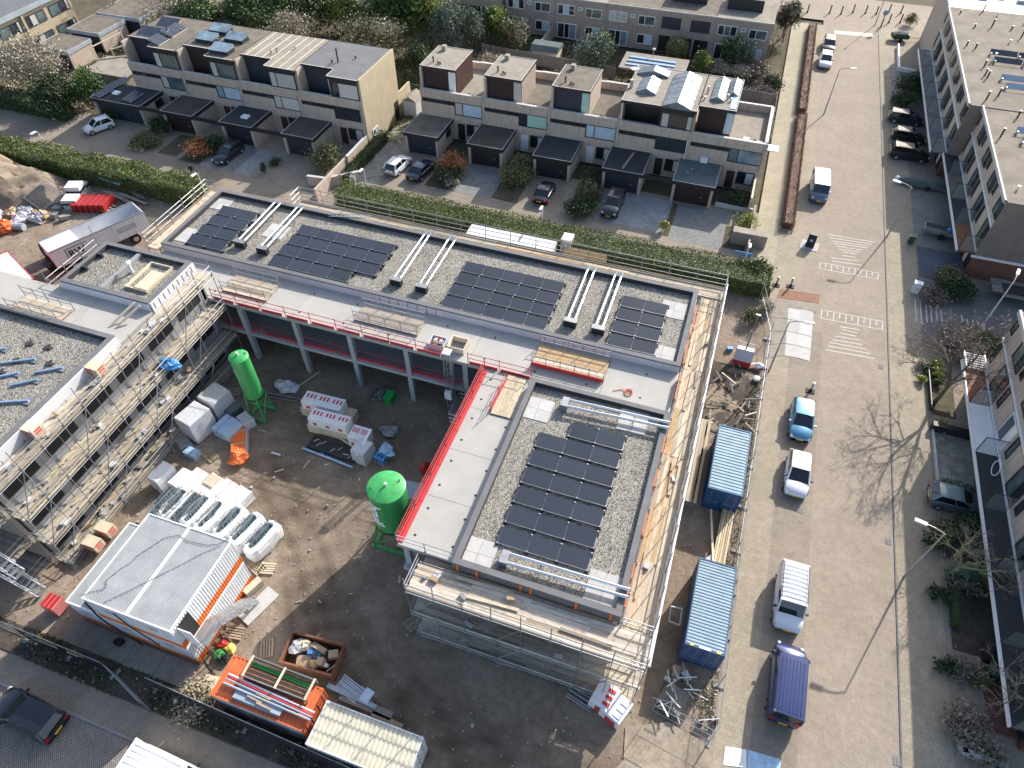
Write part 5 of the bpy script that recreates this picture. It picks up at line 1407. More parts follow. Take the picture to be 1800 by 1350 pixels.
for i in range(16):
 a = rs.uniform(0, 3.14)
 MB().obox((gx + rs.uniform(-.9, .6), gy + rs.uniform(-.6, .6), .12 + rs.uniform(0, .3)), (rs.uniform(.5, 1.5), .08, .05), a, (rs.uniform(-.3, .3), rs.uniform(-.3, .3))).build('scrap_piece', rs.choice(('galv', 'galv_dull', 'grey_wood')), gb)
tag(MB().obox((*at(686, 703)[:2], .35), (.7, 1.0, .7), R(0)).build('green_bin', 'green_plastic'), 'small green bin beside the scrap heap in the courtyard', 'bin')
tag(MB().lathe((*at(748, 826, 0)[:2], .02), [(.42, 0), (.42, .55), (.2, .9), (.1, 1.0)], 12).build('cement_mixer_drum', 'red_plastic', smooth=True), 'red mixing drum below the wing guard rail', 'drum')
tag(MB().obox((*at(722, 862)[:2], .05), (1.6, 1.5, .06), R(5)).build('steel_plate', 'steel_sheet'), 'blue grey plate on the ground right of the big silo', 'plate')

sk = thing('rubbish_skip', 'rusty open skip heaped with rubbish below the cabins', 'skip', (-16.8, 10.7, 0), R(5))
L, W, H = 3.5, 1.9, 1.25
MB().box(-L / 2, -W / 2, .05, L / 2, W / 2, .12).build('skip_floor', 'rust', sk, local=True)
for (a, b, c, d) in ((-L / 2, -W / 2, L / 2, -W / 2 + .06), (-L / 2, W / 2 - .06, L / 2, W / 2), (L / 2 - .06, -W / 2 + .06, L / 2, W / 2 - .06), (-L / 2, -W / 2 + .06, -L / 2 + .06, W / 2 - .06)):
 MB().box(a, b, .12, c, d, H).build('skip_side', 'rust', sk, local=True)
MB().box(-L / 2 - .03, -W / 2 - .05, H - .14, L / 2 + .03, -W / 2 - .001, H).box(-L / 2 - .03, W / 2 + .001, H - .14, L / 2 + .03, W / 2 + .05, H).build('rim_rail', 'rust', sk, local=True)
fill = MB(); fill.blob((0, 0, .35), (1.6, .85, .35), 2, 3, .25); fill.build('rubble_fill', 'earth_garden', sk, local=True)
def in_skip(name, label, mat, lx, ly, size, rot, kind='box'):
 ca, sa = math.cos(R(5)), math.sin(R(5))
 x, y = -16.8 + lx * ca - ly * sa, 10.7 + lx * sa + ly * ca
 z = .72
 m = MB()
 if kind == 'box': m.obox((x, y, z + size[2] / 2), size, rot, (random.uniform(-.2, .2), random.uniform(-.2, .2)))
 else: m.blob((x, y, z + size[2] * .6), size, int(lx * 100) % 97, 1, .35)
 return tag(m.build(name, mat), label, name.split('_')[-1])
in_skip('cardboard_box', 'upright brown cardboard box in the skip', 'carton', .75, -.35, (.4, .45, .6), .2)
in_skip('cardboard_box', 'long flat brown box along the far side of the skip', 'carton', .2, .45, (1.1, .35, .3), -.2)
in_skip('cardboard_box', 'squashed brown box by the right end of the skip', 'carton', 1.25, .3, (.6, .5, .35), .5)
in_skip('cardboard_sheet', 'wide flat cardboard sheet near the middle of the skip', 'carton', -.4, -.45, (1.0, .7, .05), .3)
in_skip('film_scrap', 'grey white film scrap at the left end of the skip', 'grey_film', -1.2, .2, (.5, .45, .3), 0, 'blob')
in_skip('film_scrap', 'yellowish film scrap beside the grey one in the skip', 'timber_pale', -.8, .45, (.45, .4, .28), 0, 'blob')
in_skip('blue_canister', 'bright blue canister in the middle of the skip', 'blue_plastic', -.25, .1, (.3, .25, .35), .4)
in_skip('dark_bag', 'dark blue grey bag behind the blue canister in the skip', 'container_navy', .25, .0, (.4, .35, .25), 0, 'blob')
in_skip('white_tin', 'white tin beside the upright box in the skip', 'white_film', 1.1, -.4, (.22, .22, .3), 0)
in_skip('tan_bag', 'tan paper bag in front of the upright box in the skip', 'timber_new', .3, -.5, (.35, .3, .25), 0, 'blob')
in_skip('wooden_lath', 'pale lath sticking out of the right end of the skip', 'timber_pale', 1.45, -.35, (.9, .07, .05), 1.0)
stb = thing('steel_bundle', 'bundle of galvanised steel studs on the dark soil', 'steel', (*at(617, 1214)[:2], 0), R(-14))
for i in range(8): MB().box(-.85, -.5 + i * .125, .1, .85 + random.uniform(-.1, .1), -.4 + i * .125, .35 + .04 * (i % 2)).build('steel_stud', 'galv', stb, local=True)
pp = pallet('pallet holding a zinc sheet pack beside the steel bundle', *at(643, 1226)[:2], R(-12))
tag(MB().obox((*at(646, 1225, .2)[:2], .3), (.6, .8, .3), R(-12)).build('zinc_pack', 'duct_steel'), 'zinc sheet pack on the pallet beside the steel bundle', 'sheets')
for i, (a, b, w_, mt) in enumerate((((578, 1208), (663, 1247), .28, 'steel_sheet'), ((600, 1225), (690, 1262), .5, 'grey_wood'), ((655, 1256), (708, 1280), .3, 'pallet_wood'))):
 A_, B_ = Vector(at(*a)), Vector(at(*b))
 d_ = B_ - A_
 tag(MB().obox((A_ + B_) / 2 + Vector((0, 0, .25 + .1 * (i == 0))), (d_.length, w_, .18), math.atan2(d_.y, d_.x)).build('long_profile', mt), ('long blue grey steel profile beside the cream container', 'grey board pile behind the cream container', 'timber lengths at the right of the board pile')[i], 'profile')
for i, (px, py, lb, mt) in enumerate(((1062, 1228, 'white pack with three red labels at the corner of the front scaffold', 'white_clean'), (1082, 1248, 'white pack with red print nearest the site entrance', 'white_clean'))):
 x, y, _ = at(px, py, .5)
 t = pack('insulation_pack', lb, 'pack', x, y, R(-14 - 8 * i), 1.35, 1.5, 1.2, mt, 31 + i, smudge=.02)
 for k in range(3):
  MB().box(.05, -.55 + k * .42, 1.225, .5, -.35 + k * .42, 1.262).build('red_label', 'ink_red' if i == 0 else 'ink_white', t, local=True)
  if k < 2: MB().box(-.25 + .0, -.80, .3 + k * .35, .45, -.765, .55 + k * .35).build('red_label', 'ink_red', t, local=True)
gt = thing('tube_bundle', 'bundle of grey scaffold tubes on the soil left of the white packs', 'tubes', (*at(1020, 1226)[:2], 0), R(-14))
for i in range(7): MB().tube((-.8, -.4 + i * .13, .12 + .08 * (i % 2)), (.85, -.4 + i * .13, .12 + .08 * (i % 2)), .05, 6).build('tube', 'galv_dull', gt, local=True)

lt = thing('light_tower', 'white and red battery box with a tall dark mast in the churned corner', 'light tower', (*at(1303, 638)[:2], 0), R(-3))
MB().box(-.75, -.55, .15, .75, .55, .75).build('red_base', 'red_board', lt, local=True)
MB().add([(-.75, -.56, .75), (.75, -.56, .75), (.75, .1, 1.5), (-.75, .1, 1.5)], [(0, 1, 2, 3)]).build('sloping_lid', 'foil_lilac', lt, local=True)
MB().box(-.75, .1, .751, .75, .55, 1.5).build('cabinet', 'white_paint', lt, local=True)
for a in (-.75, .75): MB().tube((a, .2, 1.5), (a, .5, 2.0), .03, 6).tube((a, .5, 2.0), (a, .55, .8), .03, 6).build('lifting_frame', 'white_paint', lt, local=True)
MB().tube((-.75, .5, 2.0), (.75, .5, 2.0), .03, 6).build('lifting_frame', 'white_paint', lt, local=True)
MB().tube((0, .3, 1.5), (0, .3, 3.6), .07, 8).tube((0, .3, 3.6), (0, .3, 5.4), .045, 8).build('mast', 'galv_dull', lt, local=True)
MB().box(-.2, .2, 5.4, .2, .35, 5.55).build('lamp_head', 'lamp_grey', lt, local=True)
tag(MB().obox((*at(1282, 616)[:2], .2), (.5, .35, .35), .3).build('blue_toolbox', 'blue_plastic'), 'small blue box left of the light tower', 'box')
rs = random.Random(11)
uneven('churned_earth', 'soil_dark', 3.2, 37.2, 7.4, 45.2, .05, .35, .22, 9)
struct_b = MB()
for i in range(26):
 x, y = rs.uniform(3.6, 7.3), rs.uniform(37.6, 45.6)
 tag(MB().obox((x, y, .28 + rs.uniform(0, .2)), (rs.uniform(.6, 1.8), rs.uniform(.07, .16), .06), rs.uniform(0, 3.14), (rs.uniform(-.2, .2), rs.uniform(-.2, .2))).build('broken_plank', rs.choice(('grey_wood', 'grey_wood', 'pallet_wood', 'timber_pale'))), 'broken plank in the churned earth below the light tower', 'plank', 'broken planks in the churned earth')
tag(MB().lathe((*at(1330, 666, .3)[:2], .3), [(.3, 0), (.33, .1), (.25, .14)], 14).build('bowl', 'grey_film', smooth=True), 'grey dish lying by the fence in the churned earth', 'dish')
tag(MB().blob((*at(1333, 642, .3)[:2], .3), (.5, .3, .18), 3, 2, .4).build('plastic_sheet', 'white_film'), 'white plastic scraps by the fence post near the light tower', 'plastic')
ws = thing('walkway_boards', 'board walkway with gaps between scaffold and bright blue container', 'walkway', (2.9, 33, 1.0))
for i in range(5): place('deck_board', board_mesh('board_weathered' if i < 4 else 'board_new'), ws, (3.0 + i * .22 + (.12 if i == 4 else 0), 29.3, 1.05), (0, 0, R(90)), (2.05, .95, 1))
for yy in (29.5, 32, 34.5, 37): wbox(ws, 'bearer', 'grey_wood', 2.85, yy, .0, 4.1, yy + .1, 1.0)
tp2 = thing('timber_pack', 'pack of long pale timbers between the two blue containers', 'timber', (*at(1265, 948)[:2], 0))
tx, ty, _ = at(1268, 950)
for i in range(6):
 for j in range(2): MB().obox((tx - .35 + i * .15, ty + random.uniform(-.15, .15), .35 + j * .13), (.12, 4.6, .11), R(-2)).build('timber_length', 'timber_new' if (i + j) % 2 else 'timber_pale', tp2)
MB().obox((tx - .75, ty - .2, .55), (.14, 4.4, .1), R(10)).build('timber_length', 'timber_pale', tp2)
tag(MB().obox((*at(1247, 985)[:2], .3), (.3, 2.2, .25), R(-32)).build('metal_profile', 'duct_steel'), 'shiny metal profile by the timber pack', 'profile')
for i, (px, py, mt, s) in enumerate(((1188, 1182, 'carton', .5), (1205, 1190, 'white_film', .4), (1172, 1195, 'white_film', .22), (1200, 1178, 'carton', .3))):
 tag(MB().obox((*at(px, py)[:2], .15), (s, s * 1.5, .25), i * .7, (.2, .1)).build('litter_box', mt), ('brown carton', 'white bag', 'small white lump', 'brown scrap')[i] + ' in the weeds at the end of the navy container', 'litter')
mc = thing('metal_scrap_crate', 'crate of tangled white metal frames behind the entrance gate', 'scrap', (*at(1182, 1232)[:2], 0), R(-18))
MB().box(-.75, -.75, .02, .75, .75, .5).build('crate', 'grey_wood', mc, local=True)
rs = random.Random(5)
for i in range(18):
 a = Vector((rs.uniform(-.7, .8), rs.uniform(-.7, 1.2), .5 + rs.uniform(0, .4))); b = a + Vector((rs.uniform(-1, 1), rs.uniform(-1, 1), rs.uniform(-.2, .3)))
 MB().tube(a, b, .035, 5).build('frame_scrap', 'galv' if i % 3 else 'white_paint', mc, local=True)
fr = thing('crowd_barrier', 'white tube frame leaning between scaffold and navy container', 'barrier', (*at(1190, 1085)[:2], 0))
fp = [at(1180, 1066, 1.2), at(1199, 1070, 1.2), at(1195, 1099, .3), at(1176, 1092, .3)]
MB().path(fp + [fp[0]], .05, 6).build('frame_tube', 'white_paint', fr)
def fence(label, pts, h=2.0, foot=True, banner=None, group='mesh site fences', lean=0.0, step=3.4):
 t = thing('site_fence', label, 'fence', (*pts[0], 0), 0, group)
 for (ax, ay), (bx, by) in zip(pts, pts[1:]):
  A_, B_ = Vector((ax, ay, 0)), Vector((bx, by, 0))
  L = (B_ - A_).length; n = max(1, round(L / step)); d = (B_ - A_) / L
  up = Vector((-d.y * lean, d.x * lean, 1))
  for i in range(n):
   a, b = A_ + d * (L * i / n + .04), A_ + d * (L * (i + 1) / n - .04)
   MB().tube(a, a + up * h, .022, 5).tube(b, b + up * h, .022, 5).tube(a + up * .15, b + up * .15, .02, 5).tube(a + up * h, b + up * h, .022, 5).tube(a + up * (h * .55), b + up * (h * .55), .012, 4).build('panel_frame', 'galv', t)
   w = MB(); k = 14; wl = (b - a).length
   for q in range(1, k): w.tube(a + d * (wl * q / k) + up * .15, a + d * (wl * q / k) + up * h, .006, 3, cap=False)
   w.build('wire_mesh', 'galv', t, kind='stuff')
   if foot: MB().obox((a.x, a.y, .06), (.24, .7, .14), math.atan2(d.y, d.x)).build('foot_block', 'concrete_dark', t)
   if banner and banner[0] <= i < banner[1]:
    off = Vector((d.y, -d.x, 0)) * .03
    q0, q1 = a + off + up * .2, b + off + up * .2
    q2, q3 = b + off + up * (h - .05), a + off + up * (h - .05)
    th = off * .4
    MB().add([q0, q1, q2, q3, q0 + th, q1 + th, q2 + th, q3 + th], [(0, 3, 2, 1), (4, 5, 6, 7), (0, 1, 5, 4), (1, 2, 6, 5), (2, 3, 7, 6), (3, 0, 4, 7)]).build('banner', banner[2], t)
 return t
fence('mesh fence between the churned site edge and the street pavement', [(6.4, 54.8), (7.7, 49.5), (7.62, 38.5), (7.5, 27.0), (7.55, 14.2)])
fence('entrance fence panel closing the strip behind the metal scrap', [(7.45, 14.0), (3.9, 14.6)])
f1 = fence('mesh fence with a dark banner in front of the cabins', [(-42, 5.9), (-28.2, 5.85)], banner=(2, 4, 'ink_black'))
for (u0, u1, v, mt) in ((-34.2, -33.4, 1.55, 'ink_white'), (-33.2, -31.6, 1.62, 'ink_yellow'), (-33.9, -31.9, 1.1, 'ink_white'), (-31.2, -30.2, 1.15, 'ink_white'), (-30.9, -29.4, 1.6, 'ink_yellow')):
 n_ = int((u1 - u0) / .22)
 for k in range(n_): MB().box(u0 + k * .22, 5.79, v, u0 + k * .22 + .12, 5.81, v + .12).build('banner_mark', mt, f1)
fence('bare mesh fence panel turned towards the street below the cabins', [(-28.2, 5.85), (-24.6, 4.75)])
fence('dark meshed fence in front of the orange and cream containers', [(-25.2, 6.0), (-9, 5.6)], banner=(0, 6, 'cloth_black'))
fence('mesh fence closing the site entrance at the picture edge', [(-9, 5.6), (-3, 5.2)])
bb = thing('barrier_board', 'red and white barrier board leaning at the entrance fence', 'barrier', (*at(1244, 1270)[:2], 0), R(20))
MB().obox((0, 0, .5), (1.3, .05, .3), 0, (0, R(-12))).build('board', 'white_clean', bb, local=True)
for k in range(3): MB().obox((-.42 + k * .42, -.03, .41 + k * .09), (.2, .012, .29), 0, (0, R(-12))).build('red_stripe', 'red_board', bb, local=True)
MB().box(-.5, -.2, 0, -.4, .2, .3).box(.4, -.2, 0, .5, .2, .45).build('stand', 'rubber', bb, local=True)
tk = thing('tipper_trailer', 'white walled tipper trailer parked askew beside the site office roof', 'trailer', (-58.6, 40.6, 0), math.atan2(9.3, 4.4))
L, W = 9.6, 2.5
MB().box(-L / 2, -W / 2, 1.1, L / 2, W / 2, 1.3).build('floor_bed', 'white_paint', tk, local=True)
for b in (-1, 1): MB().box(-L / 2, b * W / 2 - .05, 1.301, L / 2, b * W / 2 + .05, 3.0).build('side_board', 'white_paint', tk, local=True)
MB().box(L / 2 - .08, -W / 2 + .06, 1.301, L / 2, W / 2 - .06, 2.95).build('end_board', 'white_paint', tk, local=True)
MB().box(-L / 2, -W / 2 + .06, 1.301, -L / 2 + .08, W / 2 - .06, 3.0).build('end_board', 'white_paint', tk, local=True)
MB().box(-L / 2, -W / 2 + .06, 2.95, -L / 2 + 3.0, W / 2 - .06, 3.02).build('roll_cover', 'white_film', tk, local=True)
for b in (-1, 1): MB().box(-L / 2, b * W / 2 - .07, 3.0, L / 2, b * W / 2 + .07, 3.08).build('top_rail', 'galv_dull', tk, local=True)
MB().box(-L / 2 + .3, -.5, .75, L / 2 - .3, .5, 1.09).build('chassis', 'black_plastic', tk, local=True)
for xx in (-3.2, -2.0, 3.0):
 for b in (-1, 1):
  w_ = MB().tube((xx, b * .85, .52), (xx, b * 1.2, .52), .52, 16).build('wheel', 'tyre', tk, local=True, smooth=True)
  MB().tube((xx, b * 1.21, .52), (xx, b * 1.22, .52), .28, 12).build('rim', 'galv', w_, local=True)
for xx in (-.9, 1.4, 3.6): MB().box(xx - .05, -W / 2 - .08, 1.3, xx + .05, -W / 2 - .051, 2.95).build('side_post', 'white_paint', tk, local=True)
text_mesh('RW', .95, lambda u, v: (-L / 2 + 1.5 + u, -W / 2 - .06, 1.75 + v), 'lettering', 'ink_black', tk, local=True, bold=.03)
m = MB()
for (a, b, c, d) in ((1.3, 1.55, 3.4, 1.62), (1.3, 2.6, 3.4, 2.67), (1.3, 1.62, 1.37, 2.6)): m.box(-L / 2 + a, -W / 2 - .062, b, -L / 2 + c, -W / 2 - .052, d)
m.build('logo_frame', 'ink_black', tk, local=True)
for i in range(3): MB().box(1.6, -W / 2 - .06, 1.9 + i * .2, 3.6, -W / 2 - .052, 1.98 + i * .2).build('small_print', 'galv_dull', tk, local=True)
tag(MB().lathe((*at(98, 452)[:2], .05), [(.5, 0), (.85, .4), (.9, 1.3), (.75, 1.9), (.4, 2.1)], 16).blob((*at(103, 475)[:2], .9), (.7, .9, .8), 3, 2, .4).build('grab_bucket', 'black_plastic', smooth=True), 'black grab bucket and hoses behind the tipper trailer', 'grab')
rt = container('white topped container with a red side at the left picture edge', *at(24, 492, 2.6)[:2], R(-24), 6.06, 2.44, 'container_white', 'red_board', 'red_board', '+', z=1.2)
Z7 = lambda x, y: (x * .1889, 280 + y * .1889)
fpn = thing('fence_panel_stack', 'stack of mesh fence panels leaning on the earth bank', 'fence panels', at(*Z7(400, 350)))
for k in range(4):
 q = [Vector(at(*Z7(220, 360), 1.2)), Vector(at(*Z7(415, 200), 1.7)), Vector(at(*Z7(590, 320), 1.2)), Vector(at(*Z7(390, 480), .4))]
 q = [p + Vector((.08 * k, -.05 * k, .06 * k)) for p in q]
 m = MB(); m.path(q + [q[0]], .04, 5)
 for i in range(1, 16): m.tube(q[0] + (q[1] - q[0]) * i / 16, q[3] + (q[2] - q[3]) * i / 16, .014, 4)
 m.build('fence_panel', 'galv', fpn)
rc = thing('bin_stack', 'bright red plastic troughs behind the tipper trailer', 'troughs', at(*Z7(860, 470)))
rx, ry, _ = at(*Z7(860, 470))
for k in range(6): MB().obox((rx - 1.5 + k * .6, ry + .2 * k, .55), (.5, 2.2, .9), R(10)).build('trough', 'red_plastic', rc)
pk = thing('white_packs', 'white packs with dark bands beside the red troughs', 'packs', at(*Z7(730, 400)))
for i, (a, b, h_) in enumerate(((700, 440, 1.2), (740, 340, 1.5), (760, 300, .9))):
 x, y, _ = at(*Z7(a, b)); MB().obox((x, y, h_ / 2), (1.6, 1.4, h_), R(20)).build('pack', 'white_film', pk); MB().obox((x, y, h_ * .6), (1.63, 1.43, .25), R(20)).build('pack_band', 'ink_black', pk)
rs = random.Random(21)
for i in range(14):
 x, y, _ = at(*Z7(rs.uniform(820, 1250), rs.uniform(320, 440)))
 tag(MB().obox((x, y, .12 + rs.uniform(0, .25)), (rs.uniform(3, 5.5), .22, .06), R(-14 + rs.uniform(-6, 6))).build('scaffold_board', rs.choice(('board_weathered', 'board_grey', 'board_weathered'))), 'scaffold board lying loose on the ground behind the tipper trailer', 'board', 'loose scaffold boards behind the trailer')
sh = thing('steel_trestle', 'pale blue topped steel trestle by the hedge', 'trestle', at(*Z7(1050, 250)))
x, y, _ = at(*Z7(1050, 265)); MB().obox((x, y, 1.2), (4.4, .8, .1), R(-8)).build('trestle_top', 'sky_film', sh)
for q in (-1.6, 0, 1.6): MB().tube((x + q, y - .2, 0), (x + q, y - .2, 1.15), .06, 6).build('trestle_leg', 'galv_dull', sh)
cg = thing('wire_cage', 'empty wire cage by the hedge behind the tipper trailer', 'cage', at(*Z7(1345, 350)))
x, y, _ = at(*Z7(1345, 360))
m = MB()
for zz in (.1, .5, .9): m.path([(x - .7, y - .6, zz), (x + .7, y - .6, zz), (x + .7, y + .6, zz), (x - .7, y + .6, zz), (x - .7, y - .6, zz)], .03, 4)
for q in range(5):
 for s in (-1, 1): m.tube((x - .7 + q * .35, y + s * .6, .1), (x - .7 + q * .35, y + s * .6, .9), .02, 4)
m.build('cage_wire', 'galv', cg)
for i in range(26):
 px, py = rs.uniform(470, 820), rs.uniform(230, 560)
 x, y, _ = at(*Z7(px, py))
 mt = rs.choice(('galv', 'galv_dull', 'carton', 'timber_pale', 'white_film', 'grey_wood'))
 tag(MB().obox((x, y, .25), (rs.uniform(.4, 1.6), rs.uniform(.15, .8), rs.uniform(.15, .6)), rs.uniform(0, 3), (rs.uniform(-.3, .3), rs.uniform(-.3, .3))).build('scrap_item', mt), {'galv': 'shiny metal scrap', 'galv_dull': 'dull metal scrap', 'carton': 'brown carton', 'timber_pale': 'pale timber scrap', 'white_film': 'white wrapped scrap', 'grey_wood': 'grey timber scrap'}[mt] + ' in the heap between fence panels and red troughs', 'scrap', 'scrap heap left of the red troughs')
for i in range(12):
 px, py = rs.uniform(-20, 420), rs.uniform(490, 600)
 x, y, _ = at(*Z7(px, py))
 mt = rs.choice(('white_film', 'grey_film', 'carton', 'foil_lilac'))
 tag(MB().blob((x, y, .35), (rs.uniform(.5, 1.0), rs.uniform(.4, .8), .45), i, 1, .35).build('waste_bag', mt), {'white_film': 'white waste bag', 'grey_film': 'grey waste bag', 'carton': 'brown waste sack', 'foil_lilac': 'lilac waste bag'}[mt] + ' below the earth bank at the left edge', 'bag', 'waste bags below the earth bank')
tag(MB().blob((*at(5, 400, .4)[:2], .5), (1.2, .9, .7), 3, 2, .3).build('orange_tarp', 'orange_film'), 'orange tarp heap at the left picture edge', 'tarp')
tag(MB().tube((*at(10, 402)[:2], .35), (*at(45, 404)[:2], .35), .4, 8).build('film_roll', 'steel_sheet', smooth=True), 'blue grey film roll beside the orange tarp heap', 'roll')
rs = random.Random(31)
nx, ny = 96, 32
vs = []
for j in range(ny + 1):
 for i in range(nx + 1):
  x, y = -97 + 33 * i / nx, 41.4 + 9.4 * j / ny
  g = math.exp(-((x + 82) / 10.5) ** 4 - ((y - 46.3) / 3.3) ** 4)
  h = 3.1 * g * (1 + .18 * math.sin(x * .9 + y * .6) + .12 * math.sin(x * 2.3 - y * 1.7)) + g ** .5 * rs.uniform(-.16, .16)
  vs.append((x, y, h - .06))
struct(MB().add(vs, [(j * (nx + 1) + i, j * (nx + 1) + i + 1, (j + 1) * (nx + 1) + i + 1, (j + 1) * (nx + 1) + i) for j in range(ny) for i in range(nx)]).build('earth_bank', 'soil', smooth=True))
ins = thing('insulation_stack', 'long stack of white insulation boards between the long roof and the hedge', 'stack', (*at(897, 425, 2.0)[:2], 0))
ix, iy, _ = at(897, 425, 1.8)
for i in range(5):
 for j in range(2): MB().box(ix - 4.6 + i * 1.84, iy - 1.3 + j * 1.25, .1, ix - 2.8 + i * 1.84, iy - .08 + j * 1.25, 2.1).build('insulation_block', 'insulation_white', ins)
x, y, _ = at(997, 430, 1.2); pack('wrapped_pack', 'small white wrapped pack right of the long insulation stack', 'pack', x, y, 0, 1.1, 1.3, 2.2, 'white_film', 77)
for i, (px, py, n) in enumerate(((935, 445, 3), (1030, 450, 5))):
 x, y, _ = at(px, py, .6)
 tt = thing('timber_stack', ('yellow timber stack below the white insulation stack', 'orange brown timber stack right of the white wrapped pack')[i], 'timber', (x, y, 0))
 for k in range(n): MB().box(x - 2.2, y - .5 + k * .25, .1, x + 2.2, y - .28 + k * .25, 1.5).build('timber_bale', 'timber_new', tt)

# ================================================================ terraced houses
def fbox(m, face, c, u0, u1, z0, z1, d0, d1):
 if face == 'S': m.box(u0, c - d1, z0, u1, c - d0, z1)
 elif face == 'N': m.box(u0, c + d0, z0, u1, c + d1, z1)
 elif face == 'E': m.box(c + d0, u0, z0, c + d1, u1, z1)
 else: m.box(c - d1, u0, z0, c - d0, u1, z1)
 return m
def window(par, face, c, u0, u1, z0, z1, panes=('glass_dark',), split=(1,), frame='frame_dark', b=.09, out=.0):
 m = MB()
 fbox(m, face, c, u0, u1, z0, z0 + b, .005, .09 + out); fbox(m, face, c, u0, u1, z1 - b, z1, .005, .09 + out)
 tot = sum(split); cuts = [0]
 for s in split: cuts.append(cuts[-1] + s / tot)
 for i, t in enumerate(cuts):
  uu = u0 + (u1 - u0 - b) * t
  fbox(m, face, c, uu, uu + b, z0 + b, z1 - b, .005, .09 + out)
 w = m.build('window', frame, par)
 for i in range(len(split)):
  ua, ub = u0 + (u1 - u0 - b) * cuts[i] + b, u0 + (u1 - u0 - b) * cuts[i + 1]
  fbox(MB(), face, c, ua, ub, z0 + b, z1 - b, .006, .045 + out).build('pane', panes[i % len(panes)], w)
 return w
def panel(par, name, mat, face, c, u0, u1, z0, z1, d0=.004, d1=.05): return fbox(MB(), face, c, u0, u1, z0, z1, d0, d1).build(name, mat, par)
def flat_roof(par, x0, y0, x1, y1, z, mat, trim='trim_dark', over=.12, fh=.32, edge='coping', name='roof'):
 r_ = MB().box(x0 - over + .06, y0 - over + .06, z - .12, x1 + over - .06, y1 + over - .06, z - .02).build(name, mat, par)
 m = MB(); a = .07
 X0, Y0, X1, Y1 = x0 - over, y0 - over, x1 + over, y1 + over
 for z0, z1, mm in ((z - fh, z, 0), (z + .001, z + .03, 1)):
  m.box(X0, Y0, z0, X1, Y0 + a, z1, mm).box(X0, Y1 - a, z0, X1, Y1, z1, mm).box(X0, Y0 + a, z0, X0 + a, Y1 - a, z1, mm).box(X1 - a, Y0 + a, z0, X1, Y1 - a, z1, mm)
 m.build('fascia', [trim, edge], r_)
 return r_
def vent_pots(par, spots, z, mat='galv_dull'):
 for x, y, h in spots: MB().tube((x, y, z), (x, y, z + h), .09, 8).tube((x, y, z + h), (x, y, z + h + .08), .14, 8).build('flue', mat, par)
def garage(par, x0, x1, y0, y1, roof, door, wall='brick_beige', z=2.72, window_e=False):
 flat_roof(par, x0, y0, x1, y1 - .13, z, roof, fh=.45, name='garage_roof')
 for xx in (x0, x1 - .3): wbox(par, 'garage_wall', wall, xx, y0 + .05, 0, xx + .3, y1 - .02, z - .46)
 d = wbox(par, 'garage_door', door, x0 + .32, y0 + .3, .02, x1 - .32, y0 + .38, z - .46)
 wbox(d, 'door_handle', 'galv', (x0 + x1) / 2 + .9, y0 + .24, 1.0, (x0 + x1) / 2 + 1.2, y0 + .298, 1.06)
 m = MB()
 for k in range(1, 8):
  xx = x0 + .32 + (x1 - x0 - .64) * k / 8
  m.box(xx - .012, y0 + .285, .05, xx + .012, y0 + .298, z - .5)
 m.build('door_batten', 'trim_dark', d)
 wbox(par, 'garage_wall', wall, x0 + .3, y1 - .3, 0, x1 - .3, y1 - .03, z - .46)
 if window_e: window(par, 'E', x1, y0 + 2.6, y0 + 4.0, 1.2, 2.1)
def solar_row(par, x, y, z, n, rot, tilt=R(20), w=1.0, l=1.6):
 for i in range(n):
  o = MB().obox((0, 0, 0), (w - .04, l, .04), 0, (tilt, 0)).build('solar_panel', 'solar_cell', None)
  o.parent = par; r0 = ROOT[par.name]
  o.location = (x + math.cos(rot) * w * i - r0[0], y + math.sin(rot) * w * i - r0[1], z + .35 - r0[2]); o.rotation_euler = (0, 0, rot)
  f_ = MB().obox((0, 0, -.03), (w, l + .06, .03), 0, (tilt, 0)).build('panel_frame', 'frame_white', None); f_.parent = o
GT = 'terraced houses facing the school'
